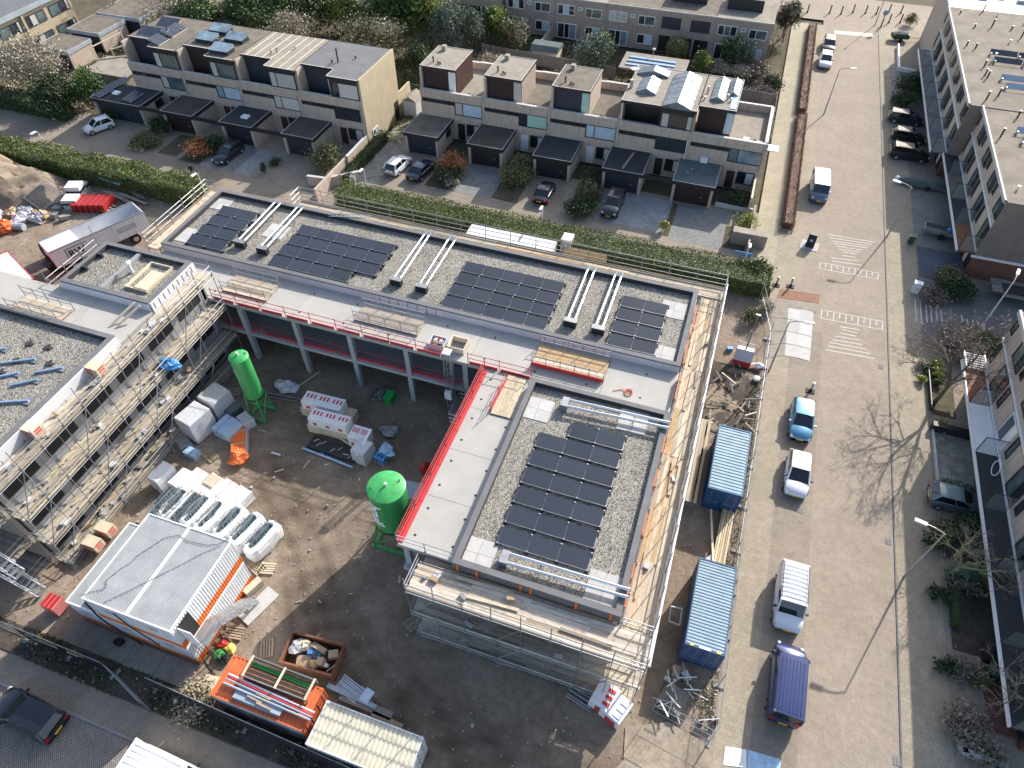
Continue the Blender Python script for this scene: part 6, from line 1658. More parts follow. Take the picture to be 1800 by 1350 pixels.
def row_unit(i, label, x0, x1, yf, yb, left, roofs, panes, zt=8.4, kind='L'):
 h = thing('terraced_house', label, 'house', ((x0 + x1) / 2, (yf + yb) / 2, 0), group=GT)
 B = 'brick_beige'
 xm = x0 + (x1 - x0) * .54
 wbox(h, 'front_wall', B, x0, yf, 0, x1, yf + .3, 3.2)
 wbox(h, 'front_wall', B, x0, yf, 3.2, xm, yf + .3, 4.35)
 wbox(h, 'front_wall', B, x0, yf, 4.85, x1, yf + .3, 5.85)
 wbox(h, 'window_recess', 'trim_dark', x0 + .1, yf + .06, 4.351, xm - .02, yf + .28, 4.849)
 wbox(h, 'window_recess', 'trim_dark', xm, yf + .12, 3.201, x1, yf + .28, 4.849)
 wbox(h, 'coping', 'coping', x0 + .1, yf - .03, 5.851, x1 - .1, yf + .33, 5.91)
 window(h, 'S', yf + .06, x0 + .3, xm - .05, 4.36, 4.84, ('glass_dark',), (1, 1), b=.06)
 window(h, 'S', yf + .12, xm + .02, x1 - .12, 3.22, 4.83, panes, (1, 2.6))
 wbox(h, 'party_wall', B, x1 - .14, yf - .06, 2.9, x1 + .14, yf - .002, 5.95)
 MB().tube((x1 - .22, yf - .1, 2.8), (x1 - .22, yf - .1, 5.3), .05, 6).build('drain_pipe', 'lamp_grey', h)
 wbox(h, 'door', 'trim_brown' if kind == 'L' else ('trim_dark', 'frame_white', 'frame_white', 'trim_dark', 'trim_brown')[i], xm + .35, yf - .06, .1, xm + 1.25, yf - .004, 2.2)
 window(h, 'S', yf, xm + 1.5, x1 - .4, .8, 2.3, ('glass_dark', 'curtain'), (1, 1))
 wbox(h, 'side_wall', B, x0, yf + .3, 0, x0 + .2, yb - .3, 5.0)
 wbox(h, 'side_wall', B, x1 - .2, yf + .3, 0, x1, yb - .3, 5.0)
 wbox(h, 'rear_wall', B, x0, yb - .3, 0, x1, yb, 5.85)
 wbox(h, 'terrace_floor', roofs[1], x0 + .21, yf + .3, 4.95, x1 - .21, yb - .3, 5.06)
 wbox(h, 'coping', 'coping', x0 + .1, yb - .33, 5.851, x1 - .1, yb + .03, 5.91)
 return h, xm
LX = [-75.4, -67.1, -58.8, -50.45, -42.1]
LN = ['leftmost house of the left terrace with solar panels on its flat roof', 'left terrace house with skylight boxes on its roof, second from the left', 'left terrace house with a sand coloured striped roof', 'right end house of the left terrace with sunlit yellow gable']
for i in range(4):
 x0, x1 = LX[i], LX[i + 1]
 yf, yb = 67.95, 77.0
 pn = (('curtain', 'glass_teal'), ('glass_blue', 'blind_blue'), ('curtain', 'curtain'), ('glass_dark', 'glass_dark'))[i]
 h, xm = row_unit(i, LN[i], x0, x1, yf, yb, True, ('felt_moss', 'bitumen_old'), pn)
 rm = ('felt_moss', 'felt_moss', 'felt_sand', 'bitumen_grey')[i]
 zt = 8.4
 wbox(h, 'top_wall', ('panel_navy', 'panel_brown', 'panel_navy', 'panel_navy')[i], x0 + .25, yf + 1.9, 5.07, xm, yf + 2.1, zt - .13)
 wbox(h, 'terrace_door', 'curtain', xm - 1.3, yf + 1.85, 5.1, xm - .45, yf + 1.898, 7.4)
 wbox(h, 'top_wall', 'brick_beige', x0, yf + .31, 5.08, x0 + .24, yf + 2.1, zt - .13)
 wbox(h, 'top_wall', 'trim_dark', xm + .01, yf + .1, 5.92, xm + .2, yf + 2.1, zt - .13)
 window(h, 'S', yf + .14, xm + .2, x1 - .12, 5.93, 7.75, (('curtain', 'glass_teal'), ('curtain', 'glass_teal'), ('curtain', 'curtain'), ('glass_dark', 'curtain'))[i], (1, 3))
 wbox(h, 'top_wall', 'trim_dark', xm + .2, yf + .04, 7.76, x1, yf + .3, zt - .34)
 wbox(h, 'top_wall', 'brick_beige' if i < 3 else 'brick_sunlit', x1 - .2, yf + .3, 5.08, x1 + (.02 if i < 3 else .0), yb - .3, zt - .13)
 wbox(h, 'rear_wall', 'brick_beige', x0, yb - .28, 5.92, x1, yb - .02, zt - .13)
 poly = [(x0, yf + 1.8), (xm - .1, yf + 1.8), (xm - .1, yf - .1), (x1, yf - .1), (x1, yb), (x0, yb)]
 rf = MB().prism(poly, zt - .12, zt).build('roof', rm, h)
 m = MB()
 for (ax, ay), (bx, by) in zip(poly, poly[1:] + poly[:1]):
  X0, X1, Y0, Y1 = min(ax, bx), max(ax, bx), min(ay, by), max(ay, by)
  if X1 - X0 > Y1 - Y0: m.box(X0 - .04, Y0 - .06, zt - .3, X1 + .04, Y0 + .0, zt + .035)
  elif i == 3 or X0 < x1 - .1: m.box(X0 - .045, Y0 + .005, zt - .3, X0 + .015, Y1 - .065, zt + .034)
 m.build('roof_edge', 'trim_dark', rf)
 m = MB()
 for (ax, ay), (bx, by) in zip(poly[:3], poly[1:4]):
  X0, X1, Y0, Y1 = min(ax, bx), max(ax, bx), min(ay, by), max(ay, by)
  m.box(X0 - .05, Y0 - .065, zt + .036, X1 + .05, Y1 + .05, zt + .055)
 m.build('edge_strip', 'coping', rf)
 if i == 2:
  for k in range(7): wbox(rf, 'roof_seam', 'timber_pale', x0 + .6 + k * 1.15, yf + (1.9 if x0 + .6 + k * 1.15 < xm else .05), zt + .001, x0 + .72 + k * 1.15, yb - .1, zt + .012)
 vent_pots(h, [(x0 + 4.0, yf + 3.6, .5 if i < 3 else 1.5), (x0 + 3.4, yf + 3.2, .25), (x0 + 5.5, yf + 5.2, .2)], zt, 'galv_dull' if i < 3 else 'trim_dark')
 if i == 0:
  solar_row(h, x0 + 1.3, yf + 3.2, zt, 4, 0); solar_row(h, x0 + 5.0, yf + 1.0, zt, 2, R(90)); solar_row(h, x0 + 5.0, yf + 3.6, zt, 3, R(90)); solar_row(h, x0 + 1.8, yf + 6.4, zt, 3, 0)
 if i == 1:
  for (a, b) in ((1.0, 3.0), (4.6, .8), (4.4, 4.2), (1.0, 5.8)):
   wbox(h, 'skylight_box', 'frame_dark', x0 + a, yf + b, zt + .001, x0 + a + 2.6, yf + b + 1.5, zt + .45)
   MB().add([(x0 + a, yf + b - .05, zt + .46), (x0 + a + 2.6, yf + b - .05, zt + .46), (x0 + a + 2.6, yf + b + 1.5, zt + .85), (x0 + a, yf + b + 1.5, zt + .85), (x0 + a, yf + b + 1.5, zt + .46), (x0 + a + 2.6, yf + b + 1.5, zt + .46)], [(0, 1, 2, 3), (3, 2, 5, 4), (0, 3, 4), (1, 5, 2)]).build('skylight_glass', 'glass_blue', h)
 if i == 3:
  wbox(h, 'gable_wall', 'brick_sunlit', x1 + .001, yf + .0, 0, x1 + .26, yb, zt + .05)
  wbox(h, 'gable_door', 'trim_dark', x1 + .262, yb - 1.6, 0, x1 + .30, yb - .5, 2.3)
  window(h, 'E', x1 + .26, yf + 1.2, yf + 2.6, .9, 1.8, ('glass_teal', 'curtain'), (1, 1), 'frame_white')
  wbox(h, 'garden_wall', 'brick_sunlit', x1 - .05, yb + .01, 0, x1 + .2, yb + 3.5, 2.9)
  wbox(h, 'garden_wall', 'brick_sunlit', x1 - .05, yf - 5.2, 0, x1 + .2, yf - .05, 1.7)
  wbox(h, 'coping', 'coping', x1 - .1, yf - 5.2, 1.701, x1 + .25, yf - .05, 1.76)
 gx = ((-78.9, -71.5), (-68.2, -63.7), (-59.6, -55.2), (-50.9, -46.75))[i]
 gr = ('bitumen', 'bitumen_old', 'bitumen', 'bitumen_old')[i]
 garage(h, gx[0], gx[1], 63.5, yf - .02, gr, ('panel_navy', 'panel_brown', 'panel_navy', 'panel_navy')[i], window_e=(i == 0))
 if i < 3: wbox(h, 'canopy_fascia', 'trim_dark', gx[1] + .13, 63.4, 2.3, (-68.2, -59.6, -50.9)[i] - .13, 63.56, 2.76)
 if i in (0, 2): wbox(h, 'rooflight', 'white_clean', gx[0] + 2.0, 65.0, 2.73, gx[0] + 2.9, 65.8, 2.92)
 if i == 0:
  solar_row(h, gx[0] + .9, 66.6, 2.7, 2, R(80), R(12), 1.6, 1.0); solar_row(h, gx[0] + 5.4, 64.4, 2.7, 2, R(90), R(12), 1.3, 1.2); solar_row(h, gx[0] + .9, 64.2, 2.7, 2, R(80), R(12), 1.2, 1.0)
RX = [-37.0, -28.8, -20.6, -12.4, -4.2, 4.0]
RN = ['left end house of the right terrace with a red brown box on its roof', 'right terrace house with a green window blind, second from the left', 'middle house of the right terrace with mossy roof box', 'right terrace house with big gabled glass rooflights', 'right end house of the right terrace with a sunny roof terrace']
for i in range(5):
 x0, x1 = RX[i], RX[i + 1]
 yf, yb = 73.45, 82.6
 pn = (('curtain', 'blind_blue'), ('glass_dark', 'blind_green'), ('blind_blue', 'blind_blue'), ('glass_dark', 'glass_dark'), ('glass_teal', 'glass_blue'))[i]
 h, xm = row_unit(i, RN[i], x0, x1, yf, yb, True, ('felt_moss', 'felt_sand' if i in (0, 4) else 'felt_moss'), pn, kind='R')
 zt = 8.35
 if i < 3:
  xb = x0 + 4.45
  yb2 = 79.9
  side = ('trim_brown', 'brick_grey', 'brick_beige')[i]
  wbox(h, 'roof_box', 'panel_brown' if i < 2 else 'panel_navy', x0 + .3, yf + .75, 5.07, xb - .9, yf + .95, zt - .13)
  panel(h, 'roof_box_window', ('frame_white', 'curtain', 'blind_green')[i], 'S', yf + .95, xb - .88, xb - .05, 5.2, zt - .35, 0, .18)
  wbox(h, 'roof_box', side, xb - .15, yf + .96, 5.07, xb, yb2, zt - .13)
  for k in range(8): wbox(h, 'cladding_board', side, xb + .001, yf + 1.0 + k * .68, 5.08, xb + .03, yf + 1.65 + k * .68, zt - .35)
  wbox(h, 'roof_box', 'brick_beige', x0 + .02, yf + .35, 5.08, x0 + .28, yb2, zt - .13)
  wbox(h, 'roof_box', 'brick_beige', x0 + .3, yb2 - .2, 5.07, xb - .16, yb2, zt - .13)
  flat_roof(h, x0 + .05, yf + .72, xb, yb2, zt, ('felt_sand', 'felt_sand', 'felt_moss')[i], 'trim_brown', .08, .28, name='box_roof')
  vent_pots(h, [(x0 + 1.2, yf + 2.0, .55), (x0 + 1.9, yf + 1.8, .15), (x0 + 2.2, yf + 1.7, .12), (x0 + 6.4, yf + 1.8, -2.9 + .0)][:3], zt, 'trim_dark')
  wbox(h, 'chimney', 'brick_grey', x0 + .9, yb2 - 1.2, zt, x0 + 1.4, yb2 - .6, zt + .55)
  wbox(h, 'party_wall', 'brick_beige', x1 - .14, yf + .3, 5.07, x1 + .14, yf + 1.2, 6.2)
  vent_pots(h, [(x1 - 2.4, yf + 1.6, .25), (x1 - 2.0, yf + 1.5, .2)], 5.06, 'trim_dark')
  wbox(h, 'rear_parapet', 'coping', xb + .1, yb - .34, 5.912, x1, yb + .04, 5.97)
 elif i == 3:
  wbox(h, 'top_wall', 'trim_dark', x0 + .2, yf + 2.2, 5.07, xm, yf + 2.4, zt - .13)
  wbox(h, 'top_wall', 'trim_dark', xm + .01, yf + .15, 5.92, xm + .2, yf + 2.4, zt - .13)
  window(h, 'S', yf + .14, xm + .2, x1 - .1, 5.93, 7.6, ('curtain', 'glass_dark', 'curtain'), (1, 2.4, .7))
  wbox(h, 'top_wall', 'trim_dark', xm + .2, yf + .05, 7.61, x1, yf + .3, zt - .4)
  wbox(h, 'top_wall', 'brick_beige', x1 - .14, yf + .2, 5.07, x1 + .1, yf + 1.6, zt - .13)
  wbox(h, 'top_wall', 'brick_beige', x0 + .0, yf + .35, 5.07, x0 + .2, yb, zt - .13)
  flat_roof(h, x0 + .1, yf - .05, x1 + .05, yb, zt, 'felt_sand', 'trim_dark', .08, .36)
  MB().tube((x0 + .25, yf - .1, 5.3), (x0 + .25, yf - .1, 8.1), .05, 6).build('drain_pipe', 'lamp_white', h)
 else:
  xb = x0 + 4.1
  wbox(h, 'roof_box', 'panel_brown', x0 + .25, yf + 1.4, 5.07, xb - .85, yf + 1.6, zt - .13)
  panel(h, 'roof_box_window', 'blind_blue', 'S', yf + 1.6, xb - .83, xb - .05, 5.6, zt - .4, 0, .18)
  wbox(h, 'roof_box', 'brick_grey', xb - .15, yf + 1.61, 5.07, xb, yb, zt - .13)
  flat_roof(h, x0 + .12, yf + 1.35, xb, yb, zt, 'felt_sand', 'trim_dark', .06, .3)
  wbox(h, 'roof_sheet', 'sky_film', xb - .75, yf + 1.7, zt + .001, xb - .1, yb - .3, zt + .05)
  wbox(h, 'side_parapet', 'brick_beige', x1 - .3, yf + .35, 5.07, x1, yb - .35, 5.9)
  wbox(h, 'coping', 'coping', x1 - .33, yf + .4, 5.901, x1 + .03, yb - .4, 5.96)
  wbox(h, 'sunshade', 'white_clean', x1 + .1, yf + .6, 4.9, x1 + 1.3, yf + 1.9, 5.0)
  for k, (a, b) in enumerate(((-2.6, 1.2), (-1.5, 1.4), (-1.2, .8), (-2.0, .7))): wbox(h, 'terrace_seat', ('frame_white', 'trim_dark', 'frame_white', 'trim_dark')[k], x1 + a, yf + b, 5.07, x1 + a + .6, yf + b + .5, 5.5)
 if i in (3, 4):
  def gable(nm, x, y, w, l, rise=.45, z=zt + .02):
   MB().add([(x, y, z + .12), (x + w, y, z + .12), (x + w, y + l, z + .12), (x, y + l, z + .12), (x + w / 2, y, z + rise), (x + w / 2, y + l, z + rise)], [(0, 4, 5, 3), (1, 2, 5, 4), (0, 1, 4), (3, 5, 2)]).box(x, y, z - .05, x + w, y + l, z + .118).build(nm, 'roof_glass', h)
   m = MB()
   for k in range(7):
    yy = y + l * k / 6
    m.tube((x, yy, z + .13), (x + w / 2, yy, z + rise + .01), .025, 4).tube((x + w / 2, yy, z + rise + .01), (x + w, yy, z + .13), .025, 4)
   m.tube((x + w / 2, y, z + rise + .02), (x + w / 2, y + l, z + rise + .02), .04, 5)
   m.build('glazing_bar', 'galv', h, kind='stuff')
  if i == 3:
   if 'roof_glass' not in M: glass('roof_glass', (0.17, 0.20, 0.225, 1), .6); M['roof_glass'].node_tree.nodes['Principled BSDF'].inputs['Specular IOR Level'].default_value = .25
   gable('rooflight', -7.85, 73.2, 3.2, 7.8, .75); gable('rooflight', -11.2, 75.6, 2.2, 3.4, .6); gable('rooflight', -12.0, 80.2, 3.6, 1.5, .6)
   MB().tube((-12.0, 76.6, zt), (-12.0, 76.6, zt + .9), .2, 8).build('flue', 'galv', h)
   MB().tube((-12.2, 78.9, zt), (-12.2, 78.9, zt + 1.0), .04, 6).lathe((-12.2, 78.9, zt + .9), [(.08, 0), (.4, .12), (.5, .25)], 14).build('satellite_dish', 'lamp_grey', h)
  else:
   gable('rooflight', -3.1, 76.4, 1.5, 5.2, .5); gable('rooflight', -1.4, 78.2, 1.1, 3.6, .45)
   vent_pots(h, [(-3.6, 78.0, .7), (-1.3, 77.2, .5), (-.9, 76.9, .3), (-3.7, 76.4, .3)], zt, 'galv')
 gx = ((-37.2, -32.9), (-29.0, -24.75), (-20.9, -16.5), (-12.7, -8.25), (-4.75, -.3))[i]
 garage(h, gx[0], gx[1], 68.55, yf - .02, ('felt_moss', 'bitumen_old', 'bitumen', 'bitumen', 'felt_green')[i], ('panel_navy', 'trim_dark', 'trim_dark', 'panel_navy', 'panel_brown')[i], window_e=(i == 0))
 if i == 3:
  wbox(h, 'canopy_fascia', 'trim_dark', gx[1] + .13, 68.46, 2.3, -4.88, 68.6, 2.75)
  MB().tube((-10.6, 69.0, 2.72), (-10.1, 72.6, 2.72), .16, 5).build('roof_hose', 'pallet_wood', h)
 if i == 4:
  wbox(h, 'air_unit', 'frame_white', -2.6, yf - .5, 2.8, -1.8, yf - .1, 3.4)
  MB().tube((-4.4, yf - .15, 2.7), (-4.4, yf - .15, 5.0), .06, 6).build('drain_pipe', 'lamp_white', h)
  vent_pots(h, [(-3.2, 71.0, .2), (-3.5, 70.2, .2)], 2.72, 'galv')
  wbox(h, 'low_wall', 'coping', .2, 69.2, 0, 4.3, 69.4, .5)
  wbox(h, 'side_wall_end', 'timber_pale', 3.7, 69.0, 0, 3.9, yf - .1, 2.0)
tag(MB().box(-42.35, 55.6, 0, -42.1, 62.8, 1.6).build('garden_wall', 'brick_beige'), 'beige garden wall in front of the yellow gable', 'wall')
pw = thing('planter_wall', 'low beige wall with white coping and a stepped corner at the street', 'wall', (*at(592, 315)[:2], 0))
q = [Vector(at(541, 312, .9)), Vector(at(572, 316, .9)), Vector(at(629, 299, 1.3)), Vector(at(634, 325, .2))]
for a, b in ((q[0], q[1]), (q[1], q[2])):
 d = b - a; c = (a + b) / 2
 MB().obox((c.x, c.y, .55), (math.hypot(d.x, d.y), .25, 1.1), math.atan2(d.y, d.x)).build('wall_length', 'brick_beige', pw)
 MB().obox((c.x, c.y, 1.14), (math.hypot(d.x, d.y) + .1, .35, .08), math.atan2(d.y, d.x)).build('coping', 'coping', pw)
shd = thing('garden_shed', 'small white boarded shed between the two terraces', 'shed', (*at(724, 205)[:2], 0))
sx, sy, _ = at(722, 204)
wbox(shd, 'shed_wall', 'insulation_white', sx - .9, sy, 0, sx + .9, sy + 2.4, 2.0)
MB().add([(sx - 1, sy - .1, 2.0), (sx + 1, sy - .1, 2.0), (sx + 1, sy + 2.5, 2.0), (sx - 1, sy + 2.5, 2.0), (sx, sy - .1, 2.6), (sx, sy + 2.5, 2.6)], [(0, 4, 5, 3), (1, 2, 5, 4), (0, 1, 4), (3, 5, 2)]).build('shed_roof', 'felt_sand', shd)

GB = 'brick row beyond the gardens'
for i in range(5):
 x0 = -38.0 + i * 8.0; x1 = x0 + 8
 yf, yb = 107.4, 116.6
 h = thing('back_house', ('back row house at the left with low white doors', 'back row house behind the green roofed shed', 'back row house with a tan curtained window', 'back row house with two closed dark shutters', 'back row house at the street corner')[i], 'house', (x0 + 4, 112, 0), group=GB)
 wbox(h, 'front_wall', 'brick_grey', x0, yf, 0, x1 - .01, yf + .3, 5.7)
 wbox(h, 'rear_wall', 'brick_grey', x0, yb - .3, 0, x1 - .01, yb, 5.7)
 wbox(h, 'side_wall', 'brick_grey', x0, yf + .3, 0, x0 + .2, yb - .3, 5.7)
 wbox(h, 'side_wall', 'brick_grey', x1 - .2, yf + .3, 0, x1 - .01, yb - .3, 5.7)
 wbox(h, 'roof', ('felt_sand', 'felt_sand', 'felt_moss', 'felt_moss', 'felt_sand')[i], x0 + .05, yf + .05, 5.701, x1 - .05, yb - .05, 5.82)
 wbox(h, 'roof_edge', 'coping', x0, yf - .05, 5.701, x1 - .02, yf + .049, 5.86)
 if i == 3:
  for a in (.4, 4.6): panel(h, 'shutter', 'panel_navy', 'S', yf, x0 + a, x0 + a + 2.8, 3.4, 5.0)
  panel(h, 'veranda_shade', 'opening_shade', 'S', yf, x0 + .3, x1 - .5, .1, 2.4)  # near-black panel painted for the shade under the veranda
  for a in (2.0, 5.2): wbox(h, 'veranda_post', 'brick_grey', x0 + a, yf - .5, 0, x0 + a + .3, yf - .06, 2.5)
  wbox(h, 'roof_box', 'trim_dark', x0 + 1, yf + 4, 5.83, x1 - 2, yb - 1, 7.6)
 else:
  window(h, 'S', yf, x0 + .5, x0 + 3.2, 3.5, 4.9, (('glass_dark', 'curtain'), ('glass_dark', 'blind_blue'), ('curtain', 'curtain'), 0, ('glass_dark', 'glass_teal'))[i], (1, 1, 1), 'frame_white')
  window(h, 'S', yf, x0 + 4.9, x0 + 7.4, 3.5, 4.8, ('glass_dark', 'glass_teal'), (1, 1.6), 'frame_white')
  window(h, 'S', yf, x0 + 3.7, x0 + 4.4, 4.3, 4.8, ('glass_blue',), (1,), 'frame_white')
  window(h, 'S', yf, x0 + .6, x0 + 3.6, .1, 2.3, ('glass_dark', 'glass_dark', 'glass_blue'), (1.2, .9, 1.2), 'frame_white')
  window(h, 'S', yf, x0 + 5.0, x0 + 7.3, .8, 2.2, ('glass_dark', 'blind_blue'), (1, 1), 'frame_white')
  if i == 4: wbox(h, 'roof_box', 'trim_dark', x0 + 1, yf + 3.5, 5.83, x0 + 6, yb - 1, 7.4)
 if i in (1, 2): wbox(h, 'garden_wall', 'brick_grey', x0 - .1, yf - 7.5, 0, x0 + .15, yf - .01, 2.0)
for i in range(2):
 x0 = -52.5 + i * 7.2
 h = thing('far_house', ('shaded far house at the top edge left of the back row', 'far house with a yellow corner at the top edge')[i], 'house', (x0 + 3.5, 112, 0))
 wbox(h, 'wall', 'brick_beige' if i == 0 else 'brick_sunlit', x0, 106.5, 0, x0 + 7.0, 115, 5.6)
 wbox(h, 'roof', 'felt_moss', x0 - .1, 106.3, 5.601, x0 + 7.1, 115.1, 5.8)
 panel(h, 'veranda_shade', 'opening_shade', 'S', 106.5, x0 + .3, x0 + 6.5, .1, 3.4)  # flat near-black panel, veranda shade put into the colour
 for k in range(3): wbox(h, 'post', 'coping', x0 + 1.6 + k * 2.1, 106.2, 0, x0 + 1.85 + k * 2.1, 106.44, 3.5)
gs = thing('green_shed', 'garden shed with a pale green tin roof', 'shed', (-28.6, 98.8, 0))
wbox(gs, 'shed_wall', 'timber_pale', -30.4, 97.4, 0, -26.6, 100.4, 1.9)
MB().add([(-30.6, 97.2, 1.9), (-26.4, 97.2, 1.9), (-26.4, 98.0, 2.5), (-30.6, 98.0, 2.5), (-26.4, 99.8, 2.5), (-30.6, 99.8, 2.5), (-26.4, 100.6, 1.9), (-30.6, 100.6, 1.9)], [(0, 1, 2, 3), (3, 2, 4, 5), (5, 4, 6, 7), (0, 3, 5, 7), (1, 6, 4, 2)]).build('shed_roof', 'felt_green', gs)
sh2 = thing('solar_shed', 'flat roofed shed with blue solar strips and an orange boarded side', 'shed', (-12.5, 98, 0))
wbox(sh2, 'shed_wall', 'orange_boards' if 'orange_boards' in M else 'rust', -14.5, 95.0, 0, -8.2, 100.0, 2.2)
wbox(sh2, 'roof', 'felt_sand', -17, 94.9, 2.201, -8, 100.2, 2.4)
for k in range(3): wbox(sh2, 'solar_strip', 'rail_blue', -16.2, 95.8 + k * 1.2, 2.401, -9.6, 96.3 + k * 1.2, 2.55)
def board_fence(label, pts, h=1.8, mat='grey_wood', group='garden board fences'):
 t = thing('board_fence', label, 'fence', (*pts[0], 0), 0, group)
 for (ax, ay), (bx, by) in zip(pts, pts[1:]):
  L = math.hypot(bx - ax, by - ay); a = math.atan2(by - ay, bx - ax); n = max(1, round(L / 1.8))
  for k in range(n):
   s = L * (k + .5) / n
   MB().obox((ax + math.cos(a) * s, ay + math.sin(a) * s, h / 2), (L / n - .06, .05, h - .06), a).build('fence_panel', mat, t)
   MB().obox((ax + math.cos(a) * L * k / n, ay + math.sin(a) * L * k / n, h / 2 + .05), (.1, .1, h + .1), a).build('fence_post', mat, t)
 return t
board_fence('grey board fence below the green roofed shed', [(-38, 97.3), (-17.5, 96.0)])
board_fence('grey board fence right of the orange boarded shed', [(-8, 95.6), (4.5, 95.0)])
board_fence('board fence along the mossy path behind the right terrace', [(4.5, 95), (4.7, 83)])
board_fence('brown board fence behind the right terrace gardens', [(-34, 88.5), (-18, 88.3)], 1.6, 'pallet_wood')

for i in range(3):
 y0 = 57.5 + i * 9.3
 h = thing('corner_house', ('sunlit yellow house nearest the hedge at the left edge', 'sunlit yellow house second along the upper left corner', 'sunlit yellow house with solar roof at the upper left corner')[i], 'house', (-106, y0 + 4.6, 0), group='sunlit yellow houses at the upper left corner')
 xf = -101.0
 wbox(h, 'wall', 'brick_sunlit', -112, y0, 0, xf, y0 + 9.28, 5.9)
 wbox(h, 'roof', 'bitumen_grey', -112.1, y0 - .02, 5.901, xf + .3, y0 + 9.3, 6.3)
 wbox(h, 'roof_edge', 'steel_sheet', xf + .301, y0, 5.7, xf + .4, y0 + 9.28, 6.35)
 for zz in (.8, 3.6):
  window(h, 'E', xf, y0 + .6, y0 + 4.1, zz, zz + 1.5, ('glass_dark', 'curtain', 'glass_teal'), (.7, 1.2, 1.6))
  window(h, 'E', xf, y0 + 5.0, y0 + 8.8, zz, zz + 1.5, ('glass_teal', 'glass_dark', 'curtain'), (2, 1.2, .6))
 wbox(h, 'pier', 'brick_sunlit', xf, y0 - .15, 0, xf + .3, y0 + .15, 6.0)
for i, (x0, y0, x1, y1, mt, lb) in enumerate(((-97.5, 73.5, -91.8, 78.0, 'felt_moss', 'flat carport nearest the blossoming tree at the upper left'), (-97.6, 80.0, -92.0, 85.5, 'felt_moss', 'brown roofed garage beyond the carport at the upper left'), (-98, 86.5, -90, 93, 'felt_moss', 'long flat garage block under the top edge at the upper left'), (-88, 93, -70, 102, 'felt_moss', 'low building with roof rails at the top edge'))):
 t = thing('flat_garage', lb, 'garage', ((x0 + x1) / 2, (y0 + y1) / 2, 0), group='flat garages at the upper left')
 flat_roof(t, x0, y0, x1, y1, 2.8, mt, 'steel_sheet', .1, .5)
 for xx in (x0, x1 - .25): wbox(t, 'wall', 'brick_beige', xx, y0, 0, xx + .25, y1, 2.3)
 wbox(t, 'door', 'frame_dark', x0 + .3, y0 + .1, 0, x1 - .3, y0 + .2, 2.3)
pg_ = thing('pergola', 'pale timber pergola beside the leftmost terrace house', 'pergola', (*at(190, 80)[:2], 0))
for (a, b) in (((162, 82), (212, 57)), ((196, 87), (230, 76)), ((168, 105), (225, 98))):
 MB().tube(at(*a, 2.4), at(*b, 2.4), .09, 4).build('beam', 'timber_pale', pg_)
 for p_ in (a, b): MB().tube((*at(*p_, 2.4)[:2], 0), at(*p_, 2.4), .08, 4).build('post', 'timber_pale', pg_)
tag(MB().obox((*at(205, 118, 2.2)[:2], 2.2), (7, 5, .2), 0).obox((*at(205, 118, 2.2)[:2], 1.0), (6.6, 4.6, 2.0), 0).build('flat_annex', 'felt_sand'), 'sand coloured flat annex left of the first terrace house', 'annex')
g2 = thing('summer_house', 'square garden house with a shallow tan roof behind the left terrace', 'garden house', (*at(403, 45)[:2], 0))
gx_, gy_, _ = at(402, 42, 2.5)
wbox(g2, 'wall', 'grey_wood', gx_ - 2.2, gy_ - 2.2, 0, gx_ + 2.2, gy_ + 2.2, 2.4)
MB().add([(gx_ - 2.9, gy_ - 2.9, 2.4), (gx_ + 2.9, gy_ - 2.9, 2.4), (gx_ + 2.9, gy_ + 2.9, 2.4), (gx_ - 2.9, gy_ + 2.9, 2.4), (gx_, gy_, 3.1)], [(0, 1, 4), (1, 2, 4), (2, 3, 4), (3, 0, 4), (3, 2, 1, 0)]).build('roof', 'felt_moss', g2)

